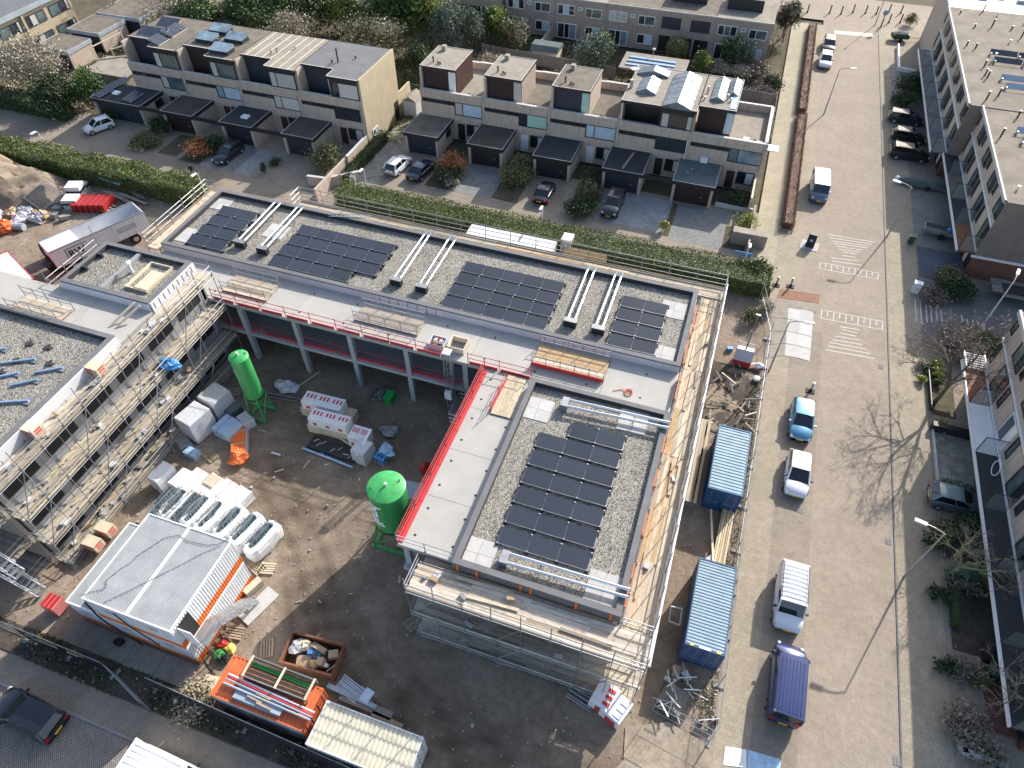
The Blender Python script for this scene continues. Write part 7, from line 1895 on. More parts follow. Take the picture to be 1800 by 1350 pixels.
GE = 'houses along the east side of the street'
def east_house(label, x, y0, y1, roof, white=False, far=False, end=None, canopy='bitumen_grey', seed=0):
 h = thing('street_house', label, 'house', (x + 4, (y0 + y1) / 2, 0), group=GE)
 B = 'brick_beige'
 zt = 8.5
 wbox(h, 'ground_wall', 'brick_brown', x + .35, y0, 0, x + .6, y1, 2.5)
 wbox(h, 'front_wall', B, x + .3, y0, 2.75, x + .6, y1, zt - .1)
 wbox(h, 'rear_wall', B, x + 10.6, y0, 0, x + 11, y1, zt - .1)
 wbox(h, 'roof', roof, x, y0, zt - .1, x + 11, y1, zt)
 wbox(h, 'roof_edge', 'coping', x - .06, y0, zt - .25, x + .12, y1, zt + .12)
 for k in (2.75, 5.6): wbox(h, 'floor_band', 'frame_white', x + .18, y0, k, x + .298, y1, k + .14)
 L = y1 - y0
 wbox(h, 'canopy', canopy if not white else 'white_clean', x - 1.35, y0, 2.55, x + .16, y1, 2.72)
 wbox(h, 'canopy_edge', 'frame_white', x - 1.45, y0, 2.5, x - 1.351, y1, 2.78)
 ym = y0 + L * .52
 for zz, hh in ((3.0, 2.35), (6.15, 1.75)):
  window(h, 'W', x + .3, y0 + .25, ym - .35, zz + (.0 if zz < 4 else .1), zz + hh, ('glass_dark', 'glass_teal') if not white or zz > 4 else ('frame_white', 'glass_dark'), (1, 1.5), 'frame_dark' if not white or zz > 4 else 'frame_white')
  panel(h, 'wall_panel', 'brick_beige', 'W', x + .3, ym - .2, y1 - .9, zz, zz + hh)
  window(h, 'W', x + .3, y1 - .85, y1 - .15, zz + .5, zz + hh, ('glass_dark',), (1,))
 window(h, 'W', x + .35, y0 + .4, ym, .3, 2.3, ('glass_dark', 'curtain'), (1, 1)); wbox(h, 'door', 'trim_brown', x + .28, ym + .4, .05, x + .345, ym + 1.4, 2.2)
 MB().box(x - 1.3, y0 - .012, 2.74, x + .15, y0 + .012, 4.4).build('glass_screen', 'glass_pane', h)
 m = MB().box(x - 1.33, y0 - .02, 4.401, x + .17, y0 + .02, 4.45).box(x - 1.36, y0 - .02, 2.73, x - 1.301, y0 + .02, 4.4); m.build('screen_frame', 'frame_dark', h)
 rnd = random.Random(seed)
 for k in range(4): vent_pots(h, [(x + rnd.uniform(1, 9.5), y0 + rnd.uniform(.3, L - .3), rnd.uniform(.3, .9))], zt, rnd.choice(('trim_dark', 'trim_dark', 'lamp_white')))
 if end is not None:
  wbox(h, 'end_wall', end, x + .2, y0 - .3, 2.62, x + 11.05, y0 - .001, zt + .08)
  wbox(h, 'end_wall', 'brick_brown', x + .25, y0 - .28, 0, x + 11.04, y0 - .002, 2.4)
  wbox(h, 'floor_band', 'frame_white', x - .1, y0 - .42, 2.401, x + 11.06, y0 - .302, 2.619)
 return h
n6 = ['near', 'second', 'third', 'fourth', 'fifth', 'far']
for i in range(6): east_house(('street house at the near end of the lower right block', 'street house with bins under its canopy in the lower right block', 'street house above the terracotta strip in the lower right block', 'street house beside the grey hatchback with a ring on its balcony', 'street house with the white balcony deck and white window', 'street house with the pergola end nearest the bare tree')[i], 24.2, 19.4 + i * 5, 24.4 + i * 5, 'felt_brown', white=(i == 4), seed=i, canopy='rust' if i == 5 else 'bitumen')
for i in range(4): east_house('street house with a brown end wall by the forecourt' if i == 0 else ('street house behind the open trailer', 'street house behind the covered boat', 'street house at the step in the upper right block')[i - 1], 25.05, 65.3 + i * 4.75, 70.05 + i * 4.75, 'felt_brown', end='brick_shaded' if i == 0 else None, seed=10 + i, canopy='rust' if i in (0,) else ('felt_moss' if i == 2 else 'bitumen'))
for i in range(6): east_house(('far block house behind the lowest parked dark car', 'far block house behind the middle dark car', 'far block house behind the upper dark car', 'far block house behind the dark shrubs', 'far block house beside the tiled terrace', 'far block house at the top end of the street')[i], 23.7, 84.35 + i * 4.9, 89.25 + i * 4.9, 'felt_brown', end='brick_shaded' if i == 0 else None, seed=20 + i)
wr = thing('white_roof_hall', 'bright white flat roof with vents at the upper right corner', 'building', (34, 120, 0))
wbox(wr, 'wall', 'brick_beige', 24.0, 113.9, 0, 48, 124.5, 8.2)
wbox(wr, 'roof', 'paper_white', 23.9, 113.8, 8.201, 48.1, 124.6, 8.45)
for k in range(7): wbox(wr, 'roof_unit', ('galv_dull', 'white_clean', 'galv_dull')[k % 3], 28 + k * 2.4, 118 + (k % 2), 8.451, 29 + k * 2.4, 119 + (k % 2), 8.9)
for i, (x, y, n, lb) in enumerate(((31.6, 98.6, 4, 'far'), (31.8, 96.4, 4, 'second'), (32.0, 91.6, 4, 'third'), (32.2, 89.4, 4, 'fourth'), (32.0, 78.9, 3, 'fifth'), (32.2, 76.8, 3, 'nearest'))):
 t = thing('collector_row', lb + ' grey collector row across the flat east roofs', 'collector', (x, y, 8.5), group='collector rows on the east roofs')
 for k in range(n):
  MB().obox((x - 3 + k * 3.1, y, 8.95), (2.95, .7, .06), 0, (R(35), 0)).build('collector_panel', 'solar_cell' if i < 2 else 'steel_sheet', t)
  MB().box(x - 4.4 + k * 3.1, y - .3, 8.51, x - 4.3 + k * 3.1, y + .3, 8.9).build('stand', 'galv', t)

# ================================================================ hedges, shrubs and trees
import numpy as np
def leaves(name, pts, size, mat, parent, seed=0, kind=None, flat=.0):
 rng = np.random.default_rng(seed)
 p = np.asarray(pts, dtype=np.float64)
 n = len(p)
 a = rng.normal(size=(n, 3)); a /= np.linalg.norm(a, axis=1)[:, None]
 b = rng.normal(size=(n, 3)); b -= a * (a * b).sum(1)[:, None]; b /= np.linalg.norm(b, axis=1)[:, None]
 s = size * rng.uniform(.6, 1.4, n)[:, None]
 a *= s; b *= s * .6
 v = np.stack([p - a, p - b * .8, p + a, p + b * .8], 1).reshape(-1, 3)
 if parent is not None: v = v - np.array(ROOT.get(parent.name, (0, 0, 0)))
 me = bpy.data.meshes.new(name)
 me.vertices.add(4 * n); me.loops.add(4 * n); me.polygons.add(n)
 me.vertices.foreach_set('co', v.ravel())
 me.loops.foreach_set('vertex_index', np.arange(4 * n, dtype=np.int32))
 me.polygons.foreach_set('loop_start', np.arange(0, 4 * n, 4, dtype=np.int32))
 me.polygons.foreach_set('loop_total', np.full(n, 4, dtype=np.int32))
 me.materials.append(M[mat])
 me.update(calc_edges=True)
 o = bpy.data.objects.new(name, me)
 COL.objects.link(o)
 if parent is not None: o.parent = parent; ROOT[o.name] = ROOT.get(parent.name, (0, 0, 0))
 if kind: o['kind'] = kind
 return o
def clumps(c, rad, n, k, rng, spread=.32):
 cc = rng.normal(size=(k, 3)); cc /= np.linalg.norm(cc, axis=1)[:, None]
 cc *= rng.uniform(.35, 1.0, k)[:, None] ** .6
 cc[:, 2] = np.where(cc[:, 2] < -.6, -cc[:, 2] * .5, cc[:, 2])
 i = rng.integers(0, k, n)
 q = cc[i] * .82 + rng.normal(size=(n, 3)) * spread * rng.uniform(.5, 1.1, k)[i][:, None]
 return np.array(c) + q * np.array(rad)
_vs = [0]
def shrub(label, x, y, rad, h, mat, cat='shrub', n=None, leaf_s=.12, z=0.0, name='shrub', group=None, stem='bark', core=True):
 _vs[0] += 1
 rng = np.random.default_rng(_vs[0])
 t = thing(name, label, cat, (x, y, z), 0, group)
 n = n or int(900 * rad ** 1.6 * max(h, .6) ** .7) + 250
 leaves('foliage', clumps((x, y, z + h * .55), (rad, rad, h * .5), n, max(7, int(14 * rad)), rng), leaf_s, mat, t, _vs[0])
 m = MB()
 for i in range(5):
  a = i * 1.3 + rng.uniform(0, 1)
  m.tube((x, y, z - .02), (x + math.cos(a) * rad * .6, y + math.sin(a) * rad * .6, z + h * .8), .03, 4, .012)
 m.build('stem', stem, t)
 return t
def hedge(label, x0, y0, x1, y1, h, mat, dens=70, leaf_s=.11, wob=.15, cat='hedge', core='leaf_dark', z=0.0):
 _vs[0] += 1
 rng = np.random.default_rng(_vs[0])
 t = thing('hedge', label, cat, ((x0 + x1) / 2, (y0 + y1) / 2, z))
 L, W = x1 - x0, y1 - y0
 area = 2 * (L + W) * h + L * W
 n = int(area * dens)
 u = rng.uniform(0, 1, (n, 3)) * np.array([L, W, h])
 pick = rng.uniform(0, area, n)
 e = np.abs(rng.normal(size=n)) * .12
 top = pick < L * W
 u[top, 2] = h - e[top]
 fr = (~top) & (pick < L * W + 2 * L * h); s = rng.uniform(size=n) < .5
 u[fr & s, 1] = e[fr & s]; u[fr & ~s, 1] = W - e[fr & ~s]
 en = ~top & ~fr
 u[en & s, 0] = e[en & s]; u[en & ~s, 0] = L - e[en & ~s]
 w = np.sin(u[:, 0] * 1.7) * .5 + np.sin(u[:, 0] * .63 + 1) * .6 + np.sin(u[:, 1] * 2.3 + u[:, 0]) * .4
 u[:, 2] *= 1 + w * wob * .5 * (u[:, 2] / h)
 u[:, 1] += np.sin(u[:, 0] * 1.1 + u[:, 2]) * wob * .6 + rng.normal(size=n) * .07
 u += rng.normal(size=(n, 3)) * .05
 leaves('foliage', u + np.array([x0, y0, z]), leaf_s, mat, t, _vs[0])
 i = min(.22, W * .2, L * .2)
 wbox(t, 'dark_core', core, x0 + i, y0 + i, z, x1 - i, y1 - i, z + h * .8)  # solid dark box put in to stop see-through between the leaves
 return t
def branches(m, p, d, L, r, depth, rng, tips, spread=.55, up=.15, kids=3):
 q = p + d * L
 m.tube(p, q, r, 6 if depth > 2 else 4, r * .62, cap=False)
 if depth == 0:
  tips.append((q, d)); return
 k = kids if depth > 1 else 2
 for i in range(k):
  nd = (d + Vector(rng.normal(size=3)) * spread + Vector((0, 0, up))).normalized()
  branches(m, p + d * L * rng.uniform(.55, 1.0), nd, L * rng.uniform(.6, .82), r * .6, depth - 1, rng, tips, spread, up, kids)
def bare_tree(label, x, y, h, r, depth=5, bark='bark', twig='twig_grey', ntw=14, lean=(0, 0), spread=.55, seed=None, trunk=.32, group=None, leaf_s=.16, up=.15, kids=3):
 _vs[0] += 1
 rng = np.random.default_rng(seed or _vs[0])
 t = thing('bare_tree', label, 'tree', (x, y, 0), 0, group)
 tips = []
 d0 = Vector((lean[0], lean[1], 1)).normalized()
 m = MB(); m.tube((x, y, -.05), Vector((x, y, 0)) + d0 * h * trunk, r, 8, r * .75, cap=False); m.build('trunk', bark, t, smooth=True)
 m = MB()
 top = Vector((x, y, 0)) + d0 * h * trunk
 for i in range(4):
  a = i * 1.57 + rng.uniform(0, 1)
  branches(m, top, (d0 + Vector((math.cos(a), math.sin(a), 0)) * spread * 1.1).normalized(), h * .27, r * .55, depth - 2, rng, tips, spread, up, kids)
 m.build('limb', bark, t, kind='stuff')
 m = MB()
 for q, d in tips:
  for i in range(ntw // 3):
   nd = (d + Vector(rng.normal(size=3)) * .6).normalized()
   e = q + nd * leaf_s * rng.uniform(2, 5)
   m.tube(q, e, .014, 3, .006, cap=False)
   for k in range(2):
    n2 = (nd + Vector(rng.normal(size=3)) * .7).normalized()
    m.tube(q + (e - q) * .6, q + (e - q) * .6 + n2 * leaf_s * rng.uniform(1, 3), .009, 3, .005, cap=False)
 m.build('twig', twig if twig in M else bark, t, kind='stuff')
 return t
def tree(label, x, y, h, rad, mat, n=2600, leaf_s=.2, trunk_h=.35, bark='bark', k=26, rz=None, group=None, lit_mat=None):
 _vs[0] += 1
 rng = np.random.default_rng(_vs[0])
 t = thing('leafy_tree', label, 'tree', (x, y, 0), 0, group)
 rz = rz or h * .42
 m = MB(); m.tube((x, y, -.05), (x, y, h * trunk_h), .05 * h * .5, 7, .03 * h * .5)
 m.build('trunk', bark, t)
 m = MB()
 for i in range(7):
  a = i * .9 + rng.uniform(0, .5)
  m.tube((x, y, h * trunk_h * rng.uniform(.6, 1)), (x + math.cos(a) * rad * .7, y + math.sin(a) * rad * .7, h - rz + rng.uniform(-.2, .8) * rz), .07, 5, .03, cap=False)
 m.build('limb', bark, t, kind='stuff')
 leaves('crown', clumps((x, y, h - rz), (rad, rad, rz), n, k, rng, .26), leaf_s, mat, t, _vs[0])
 if lit_mat: leaves('crown', clumps((x + rad * .2, y - rad * .1, h - rz * .8), (rad * .9, rad * .9, rz * .8), n // 3, k // 2, rng, .22), leaf_s, lit_mat, t, _vs[0] + 500)  # lighter leaves high in the crown, sunlit highlights put into the colour
 return t

hedge('long clipped green hedge between the scaffold and the terrace street', -39.5, 54.9, 7.0, 57.9, 2.1, 'leaf_hedge', 125, .085, .14)
hedge('thick green hedge along the left street above the yard', -96, 50.0, -54.6, 52.9, 2.5, 'leaf_hedge', 105, .10, .3)
hedge('dark hedge at the left edge below the blossoming tree', -101, 61.0, -82.2, 63.2, 2.2, 'leaf_dark', 40, .13, .12)
hedge('near strip of copper brown beech hedge beside the road', 7.5, 67.3, 8.75, 92.9, .95, 'leaf_beech', 230, .05, .04, core='leaf_beech')
hedge('far strip of copper brown beech hedge beside the road', 7.45, 94.2, 8.65, 123.4, .95, 'leaf_beech', 180, .055, .04, core='leaf_beech')
for a, b, nm in (((7.4, 67), (8.8, 93), 'near'), ((7.35, 94), (8.7, 123.6), 'far')):
 m = MB(); m.path([(a[0], a[1], .2), (b[0], a[1], .2), (b[0], b[1], .2), (a[0], b[1], .2), (a[0], a[1], .2)], .06, 4)
 tag(m.build('hedge_border', 'grey_wood'), 'low timber border round the %s copper brown hedge strip' % nm, 'border')
x, y, _ = at(668, 275, .7)
t = hedge('dark clipped hedge beside the white car on the right terrace drive', -41.6, 59.6, -40.4, 70.5, 1.25, 'leaf_dark', 70, .1, .08)
hedge('bright green laurel hedge behind the right terrace', -34.5, 86.2, -19.0, 88.0, 2.2, 'leaf_green', 55, .15, .25, core='leaf_dark')
hedge('pale green laurel hedge left of the glass rooflights', -18.6, 86.2, -12.6, 88.2, 2.6, 'leaf_grey', 55, .15, .3)
def P2(px, py, z): return at(px, py, z)[:2]
T = [
 (45, 110, 4.5, 4.4, 7.5, 'blossom', 'pale blossoming tree at the left edge', 5200, .15),
 (95, 165, 2.8, 3.0, 5.0, 'leaf_dark', 'dark green tree in front of the blossoming tree', 3600, .16),
 (148, 150, 2.8, 2.2, 4.8, 'leaf_green', 'bright green tree left of the solar garage', 2600, .15),
 (508, 52, 3, 3.6, 5.2, 'leaf_straw', 'grey straw coloured shrubby tree behind the left terrace', 3200, .16),
 (655, 75, 3.5, 4.2, 7.0, 'leaf_olive', 'broad olive brown tree right of the yellow gable', 5600, .16),
 (690, 22, 5, 3.6, 9.5, 'leaf_dark', 'tall dark green tree at the top between the rows', 4200, .2),
 (745, 22, 5, 3.6, 9.0, 'leaf_green', 'tall yellowish green tree at the top between the rows', 4600, .2),
 (788, 58, 3.5, 2.5, 7.5, 'leaf_grey', 'silvery green rounded tree behind the first roof box', 3600, .15),
 (828, 50, 3.5, 2.1, 7.0, 'leaf_grey', 'grey green tree beside the silvery one', 2600, .16),
 (490, 8, 4, 4.0, 7.0, 'leaf_dark', 'dark tree at the top edge left of the middle', 3400, .2),
 (425, 12, 4, 3.8, 6.0, 'leaf_dark', 'dark thicket at the top edge behind the garden house', 3000, .2),
 (350, 8, 3, 4.2, 5.0, 'leaf_straw', 'straw coloured thicket at the top edge', 2600, .18),
 (300, 30, 2.5, 3.2, 4.5, 'leaf_straw', 'dry straw shrub tree behind the leftmost terrace house', 2200, .16),
 (1040, 102, 3, 2.5, 6.0, 'leaf_grey', 'blue grey conifer between the two rows', 4000, .14),
 (1060, 88, 3, 1.6, 5.5, 'leaf_green', 'fresh green tree beside the blue grey conifer', 1800, .15),
 (1283, 92, 2.5, 1.5, 5.0, 'leaf_dark', 'dark pointed evergreen left of the pair before the back row', 1900, .13),
 (1290, 100, 2, 1.1, 4.2, 'leaf_grey', 'grey green column shrub of the pair before the back row', 1400, .12),
 (1312, 100, 2, 1.2, 4.4, 'leaf_grey', 'right hand column shrub before the back row', 1500, .12),
 (1228, 108, 2, 1.5, 3.6, 'leaf_green', 'green bush right of the clipped ball', 1400, .14),
 (905, 60, 2.5, 2.4, 4.5, 'leaf_olive', 'olive bush left of the back row gardens', 1900, .15),
 (735, 110, 2.5, 2.0, 4.8, 'leaf_dark', 'dark evergreen left of the first roof box', 2100, .16),
 (1385, 30, 3, 2.0, 5.5, 'leaf_dark', 'dark tree at the corner of the back row', 1900, .16),
 (345, 30, 3, 3.6, 5.5, 'leaf_dark', 'dark evergreen thicket left of the garden house', 2400, .2),
 (455, 38, 3, 3.2, 5.0, 'leaf_dark', 'dark evergreen right of the garden house', 2200, .2),
 (540, 12, 4, 3.8, 7.0, 'leaf_dark', 'dark conifer at the top edge behind the bare trees', 2600, .2),
 (600, 8, 4, 3.6, 6.5, 'leaf_green', 'green tree at the top edge above the striped roof', 2200, .2),
 (640, 30, 3, 3.0, 5.5, 'leaf_dark', 'dark bush tree between the bare trees and the olive tree', 2000, .18),
 (870, 38, 3, 2.4, 5.0, 'leaf_green', 'green tree before the far house with the yellow corner', 1600, .17),
 (400, 60, 2.0, 3.5, 3.6, 'leaf_dark', 'dark low tree behind the garden house', 1800, .18),
]
for (px, py, z, r_, h, mt, lb, n, ls) in T:
 x, y = P2(px, py, z)
 tree(lb, x, y, h, r_, mt, int(n * 1.8), ls, .3, k=max(14, int(r_ * 9)), lit_mat={'leaf_dark': 'leaf_green', 'leaf_olive': 'leaf_straw', 'leaf_green': 'leaf_lime'}.get(mt) if px > 250 else None)
x, y = P2(1190, 88, 2)
ball = thing('clipped_ball_tree', 'clipped olive green ball beside the solar strips', 'tree', (x, y, 0))
rng = np.random.default_rng(77)
v = rng.normal(size=(2600, 3)); v /= np.linalg.norm(v, axis=1)[:, None]
leaves('crown', np.array((x, y, 2.2)) + v * rng.uniform(1.35, 1.72, 2600)[:, None], .1, 'leaf_olive', ball, 3)
MB().blob((x, y, 2.2), (1.35, 1.35, 1.35), 3, 3, .03).build('dark_core', 'leaf_dark', ball)  # solid dark core put in behind the leaves
MB().tube((x, y, 0), (x, y, 1.0), .1, 6).build('trunk', 'bark', ball)
for (px, py, z, h, r_, dp, bk, tw, lb, sd) in ((213, 40, 0, 9, .16, 5, 'bark_grey', 'twig_grey', 'bare grey tree beside the leftmost terrace house', 5), (565, 45, 0, 8, .14, 5, 'bark', 'twig_purple', 'bare reddish tree behind the left terrace', 6), (620, 40, 0, 8, .14, 5, 'bark', 'twig_purple', 'second bare reddish tree behind the left terrace', 7),
     (1375, 75, 0, 6, .1, 5, 'twig_red', 'twig_purple', 'bare reddish tree beside the mossy path', 8), (292, 55, 0, 7, .1, 5, 'twig_red', 'twig_purple', 'thin red stemmed tree behind the solar panels', 9), (430, 30, 0, 6, .1, 4, 'bark', 'twig_grey', 'small bare tree by the garden house', 10), (1355, 95, 0, 4, .08, 4, 'twig_red', 'twig_purple', 'low red twigged bush tree at the end of the back gardens', 11), (880, 30, 0, 5, .1, 4, 'bark', 'twig_grey', 'thin bare tree in front of the far house', 12)):
 x, y = P2(px, py, z); bare_tree(lb, x, y, h, r_, dp, bk, tw, 12, seed=sd)
S_ = [
 (350, 262, .8, 1.5, 1.9, 'leaf_rust', 'rust coloured round bush beside the black estate car'), (375, 255, .7, 1.7, 1.6, 'leaf_dark', 'dark bush between the rust bush and the garage'), (255, 248, .5, 1.8, 1.2, 'leaf_olive', 'low brownish bush beside the white hatchback drive'), (283, 222, .7, 1.5, 1.6, 'leaf_dark', 'dark bush at the first garage pier'),
 (205, 195, .7, 1.5, 1.6, 'leaf_dark', 'dark shrub left of the solar garage door'), (574, 282, 1.2, 1.7, 2.8, 'leaf_olive', 'airy olive shrub inside the stepped planter wall'), (795, 290, 1.0, 1.5, 2.2, 'leaf_rust', 'orange tipped bush beside the dark blue saloon'), (790, 307, .7, 1.7, 1.5, 'leaf_dark', 'dark bush under the orange tipped one'), (793, 321, .5, .9, 1.2, 'blossom', 'white flowering bush at the drive edge'),
 (905, 310, .8, 1.8, 1.8, 'leaf_olive', 'brown green bush left of the flagged path'), (918, 290, .8, 1.6, 1.7, 'leaf_olive', 'second brown green bush nearer the garage'), (1022, 365, .7, 1.7, 1.5, 'leaf_dark', 'dark bush left of the black off roader'), (1035, 335, .9, 1.5, 1.8, 'leaf_olive', 'straggly yellow green bush left of the black off roader'), (1040, 315, .7, 1.3, 1.5, 'leaf_dark', 'dark shrub near the path door'),
 (1166, 398, .5, .5, 1.1, 'leaf_lime', 'small pale pot shrub between the two drives'), (1300, 350, .8, 1.2, 1.6, 'leaf_dark', 'dark shrub before the right end house'), (1312, 390, .7, 1.1, 1.5, 'leaf_lime', 'yellow green shrub at the corner wall'), (463, 298, .5, .35, 1.3, 'leaf_dark', 'clipped cloud shrub on the pale drive'), (485, 285, .4, .7, .8, 'leaf_dark', 'low shrub at the drive edge by the navy garage'),
 (1330, 120, .9, 1.8, 1.7, 'twig_purple', 'brown winter shrub below the back row'), (1300, 125, .9, 1.5, 1.6, 'leaf_straw', 'straw coloured winter shrub below the back row'), (1265, 118, .9, 1.6, 1.7, 'leaf_straw', 'pale brown shrub right of the board fence'), (1340, 165, .9, 1.5, 1.8, 'twig_purple', 'purple brown shrub by the mossy path'), (1355, 150, 1, 1.4, 2.0, 'leaf_dark', 'dark shrub by the mossy path'), (720, 160, .6, 2.0, 1.3, 'leaf_dark', 'dark low bush by the white shed'), (700, 140, .6, 2.2, 1.3, 'leaf_olive', 'olive low bush in the gap between the terraces'), (860, 110, 1.1, 1.6, 2.2, 'leaf_straw', 'straw coloured bush in front of the laurel hedge'),
 (1689, 602, 1.0, 2.0, 2.1, 'twig_purple', 'dark red bush under the bare street tree'), (1722, 606, .9, 1.5, 1.9, 'leaf_green', 'round green bush at the end of the lower right block'), (1648, 640, .35, .5, .7, 'leaf_lime', 'upper yellow green tuft in the tree bed'), (1649, 657, .35, .5, .7, 'leaf_lime', 'middle yellow green tuft in the tree bed'), (1623, 668, .3, .45, .6, 'leaf_lime', 'yellow green tuft at the bed corner'), (1650, 675, .3, .45, .6, 'leaf_green', 'lower green tuft in the tree bed'), (1625, 645, .3, .6, .6, 'leaf_dark', 'dark tuft at the foot of the bare street tree'),
 (1657, 744, .5, .5, .8, 'leaf_lime', 'small yellow green shrub in the wall planter'), (1700, 932, 1.0, 1.15, 2.0, 'leaf_dark', 'dark green round evergreen below the grey hatchback'), (1660, 932, .8, 1.0, 1.3, 'leaf_olive', 'dark conifer bush left of the round evergreen'), (1642, 952, .5, .8, .9, 'leaf_dark', 'low dark conifer beside the lamp post'), (1695, 1015, .5, 1.2, .9, 'twig_grey', 'brown twiggy bush under the pale branched tree'), (1655, 1045, .5, .7, .9, 'leaf_dark', 'dark clipped bush left of the pale branched tree'), (1665, 1170, .4, .7, .6, 'leaf_dark', 'left dark bush of the low planting strip'), (1695, 1175, .4, .9, .6, 'twig_grey', 'brown bush of the low planting strip'), (1722, 1190, .4, .7, .6, 'leaf_olive', 'right dark bush of the low planting strip'), (1700, 1285, .5, 1.3, 1.2, 'twig_grey', 'brown twiggy bush at the lower right'), (1740, 1330, .5, 1.0, .8, 'twig_grey', 'brown bush at the lower right corner'),
 (1665, 490, .7, 1.3, 1.6, 'leaf_olive', 'spiky olive shrub by the blue grey forecourt'), (1685, 510, .6, 1.7, 1.2, 'leaf_dark', 'dark shrub behind the bare street tree'), (1640, 520, .5, 1.3, 1.0, 'twig_purple', 'brown shrub beside the grey cabinet'), (1600, 150, 1.0, 1.8, 2.0, 'leaf_dark', 'dark shrub mass under the upper canopy'), (1590, 175, .9, 1.6, 1.7, 'leaf_dark', 'dark shrub above the parked dark cars'), (1615, 140, .9, 1.5, 1.9, 'twig_grey', 'bare brown shrub below the tiled terrace'), (1602, 35, .8, .9, 1.8, 'leaf_olive', 'olive shrub near the far bollards'),
 (1320, 555, .6, 1.0, 1.2, 'leaf_olive', 'pale wilted bush at the site fence corner'), (1345, 540, .6, .8, 1.2, 'leaf_straw', 'dry bush beside the concrete plates'), (340, 1232, .6, 1.3, 1.0, 'leaf_straw', 'dry straw bush behind the dark mesh fence'), (1320, 478, 1.0, 1.5, 2.0, 'leaf_dark', 'dark end of the long hedge by the bollards'),
]
for (px, py, z, r_, h, mt, lb) in S_:
 x, y = P2(px, py, z); shrub(lb, x, y, r_, h, mt, leaf_s=.1 if r_ < 1.2 else .12)
hedge('narrow dark hedge beside the tiled forecourt of the lower right block', 21.4, 36.9, 24.2, 37.7, .9, 'leaf_grey', 90, .09)
hedge('dark clipped hedge along the pavement under the pale branched tree', 21.3, 25.9, 21.9, 28.6, .8, 'leaf_dark', 110, .06)
x, y = P2(1617, 645, 0)
bare_tree('bare purple twigged tree in the bed by the east pavement', 21.6, 46.3, 9.5, .19, 6, 'bark', 'twig_purple', 9, (.08, .05), .5, 31, .24)
bare_tree('pale branched pollard tree in the lower right front garden', *P2(1668, 1015, 0), 5.2, .16, 5, 'bark_green', 'twig_grey', 9, (0, 0), .75, 32, .3, None, .2, -.05)
bare_tree('bare tree throwing thin shadows beyond the lower right edge', 24.0, 21.5, 6.2, .13, 5, 'bark_grey', 'twig_grey', 12, (-.1, 0), .6, 33, .3)
rng = np.random.default_rng(5)
def weeds(name, x0, y0, x1, y1, n, mat, s=.12, seed=0):
 rng = np.random.default_rng(seed)
 p = np.stack([rng.uniform(x0, x1, n), rng.uniform(y0, y1, n), np.abs(rng.normal(size=n)) * .12 + .05], 1)
 k = np.sin(p[:, 0] * 1.3 + seed) + np.sin(p[:, 1] * 2.1 + p[:, 0] * .7) + rng.normal(size=n) * .7
 leaves(name, p[k > -.2], s, mat, None, seed, 'stuff')
weeds('weeds', -40, 4.7, -24.5, 6.5, 4200, 'leaf_dark', .08, 1)
weeds('weeds', -25, 4.8, -3, 6.2, 4200, 'leaf_dark', .08, 2)
weeds('weeds', -38, 4.8, -6, 6.2, 700, 'leaf_straw', .1, 8)
weeds('dry_grass', 5.3, 14.6, 7.5, 18.5, 2600, 'leaf_straw', .1, 3)
weeds('grass', 6.9, 19, 7.7, 45, 1500, 'leaf_olive', .08, 4)
weeds('garden_plants', -46, 83.5, -13, 106, 9000, 'leaf_olive', .2, 5)
weeds('garden_plants', -13, 84, 4, 106, 5000, 'twig_purple', .2, 6)
weeds('garden_plants', -98, 79, -44, 124, 22000, 'leaf_dark', .26, 7)
weeds('dry_grass', -96, 46.5, -70, 50, 3000, 'leaf_straw', .1, 21)
weeds('dry_grass', -98, 64, -80, 79, 5000, 'leaf_straw', .2, 9)
weeds('grass', -44, 70, -38.6, 84, 2500, 'leaf_lime', .12, 10)

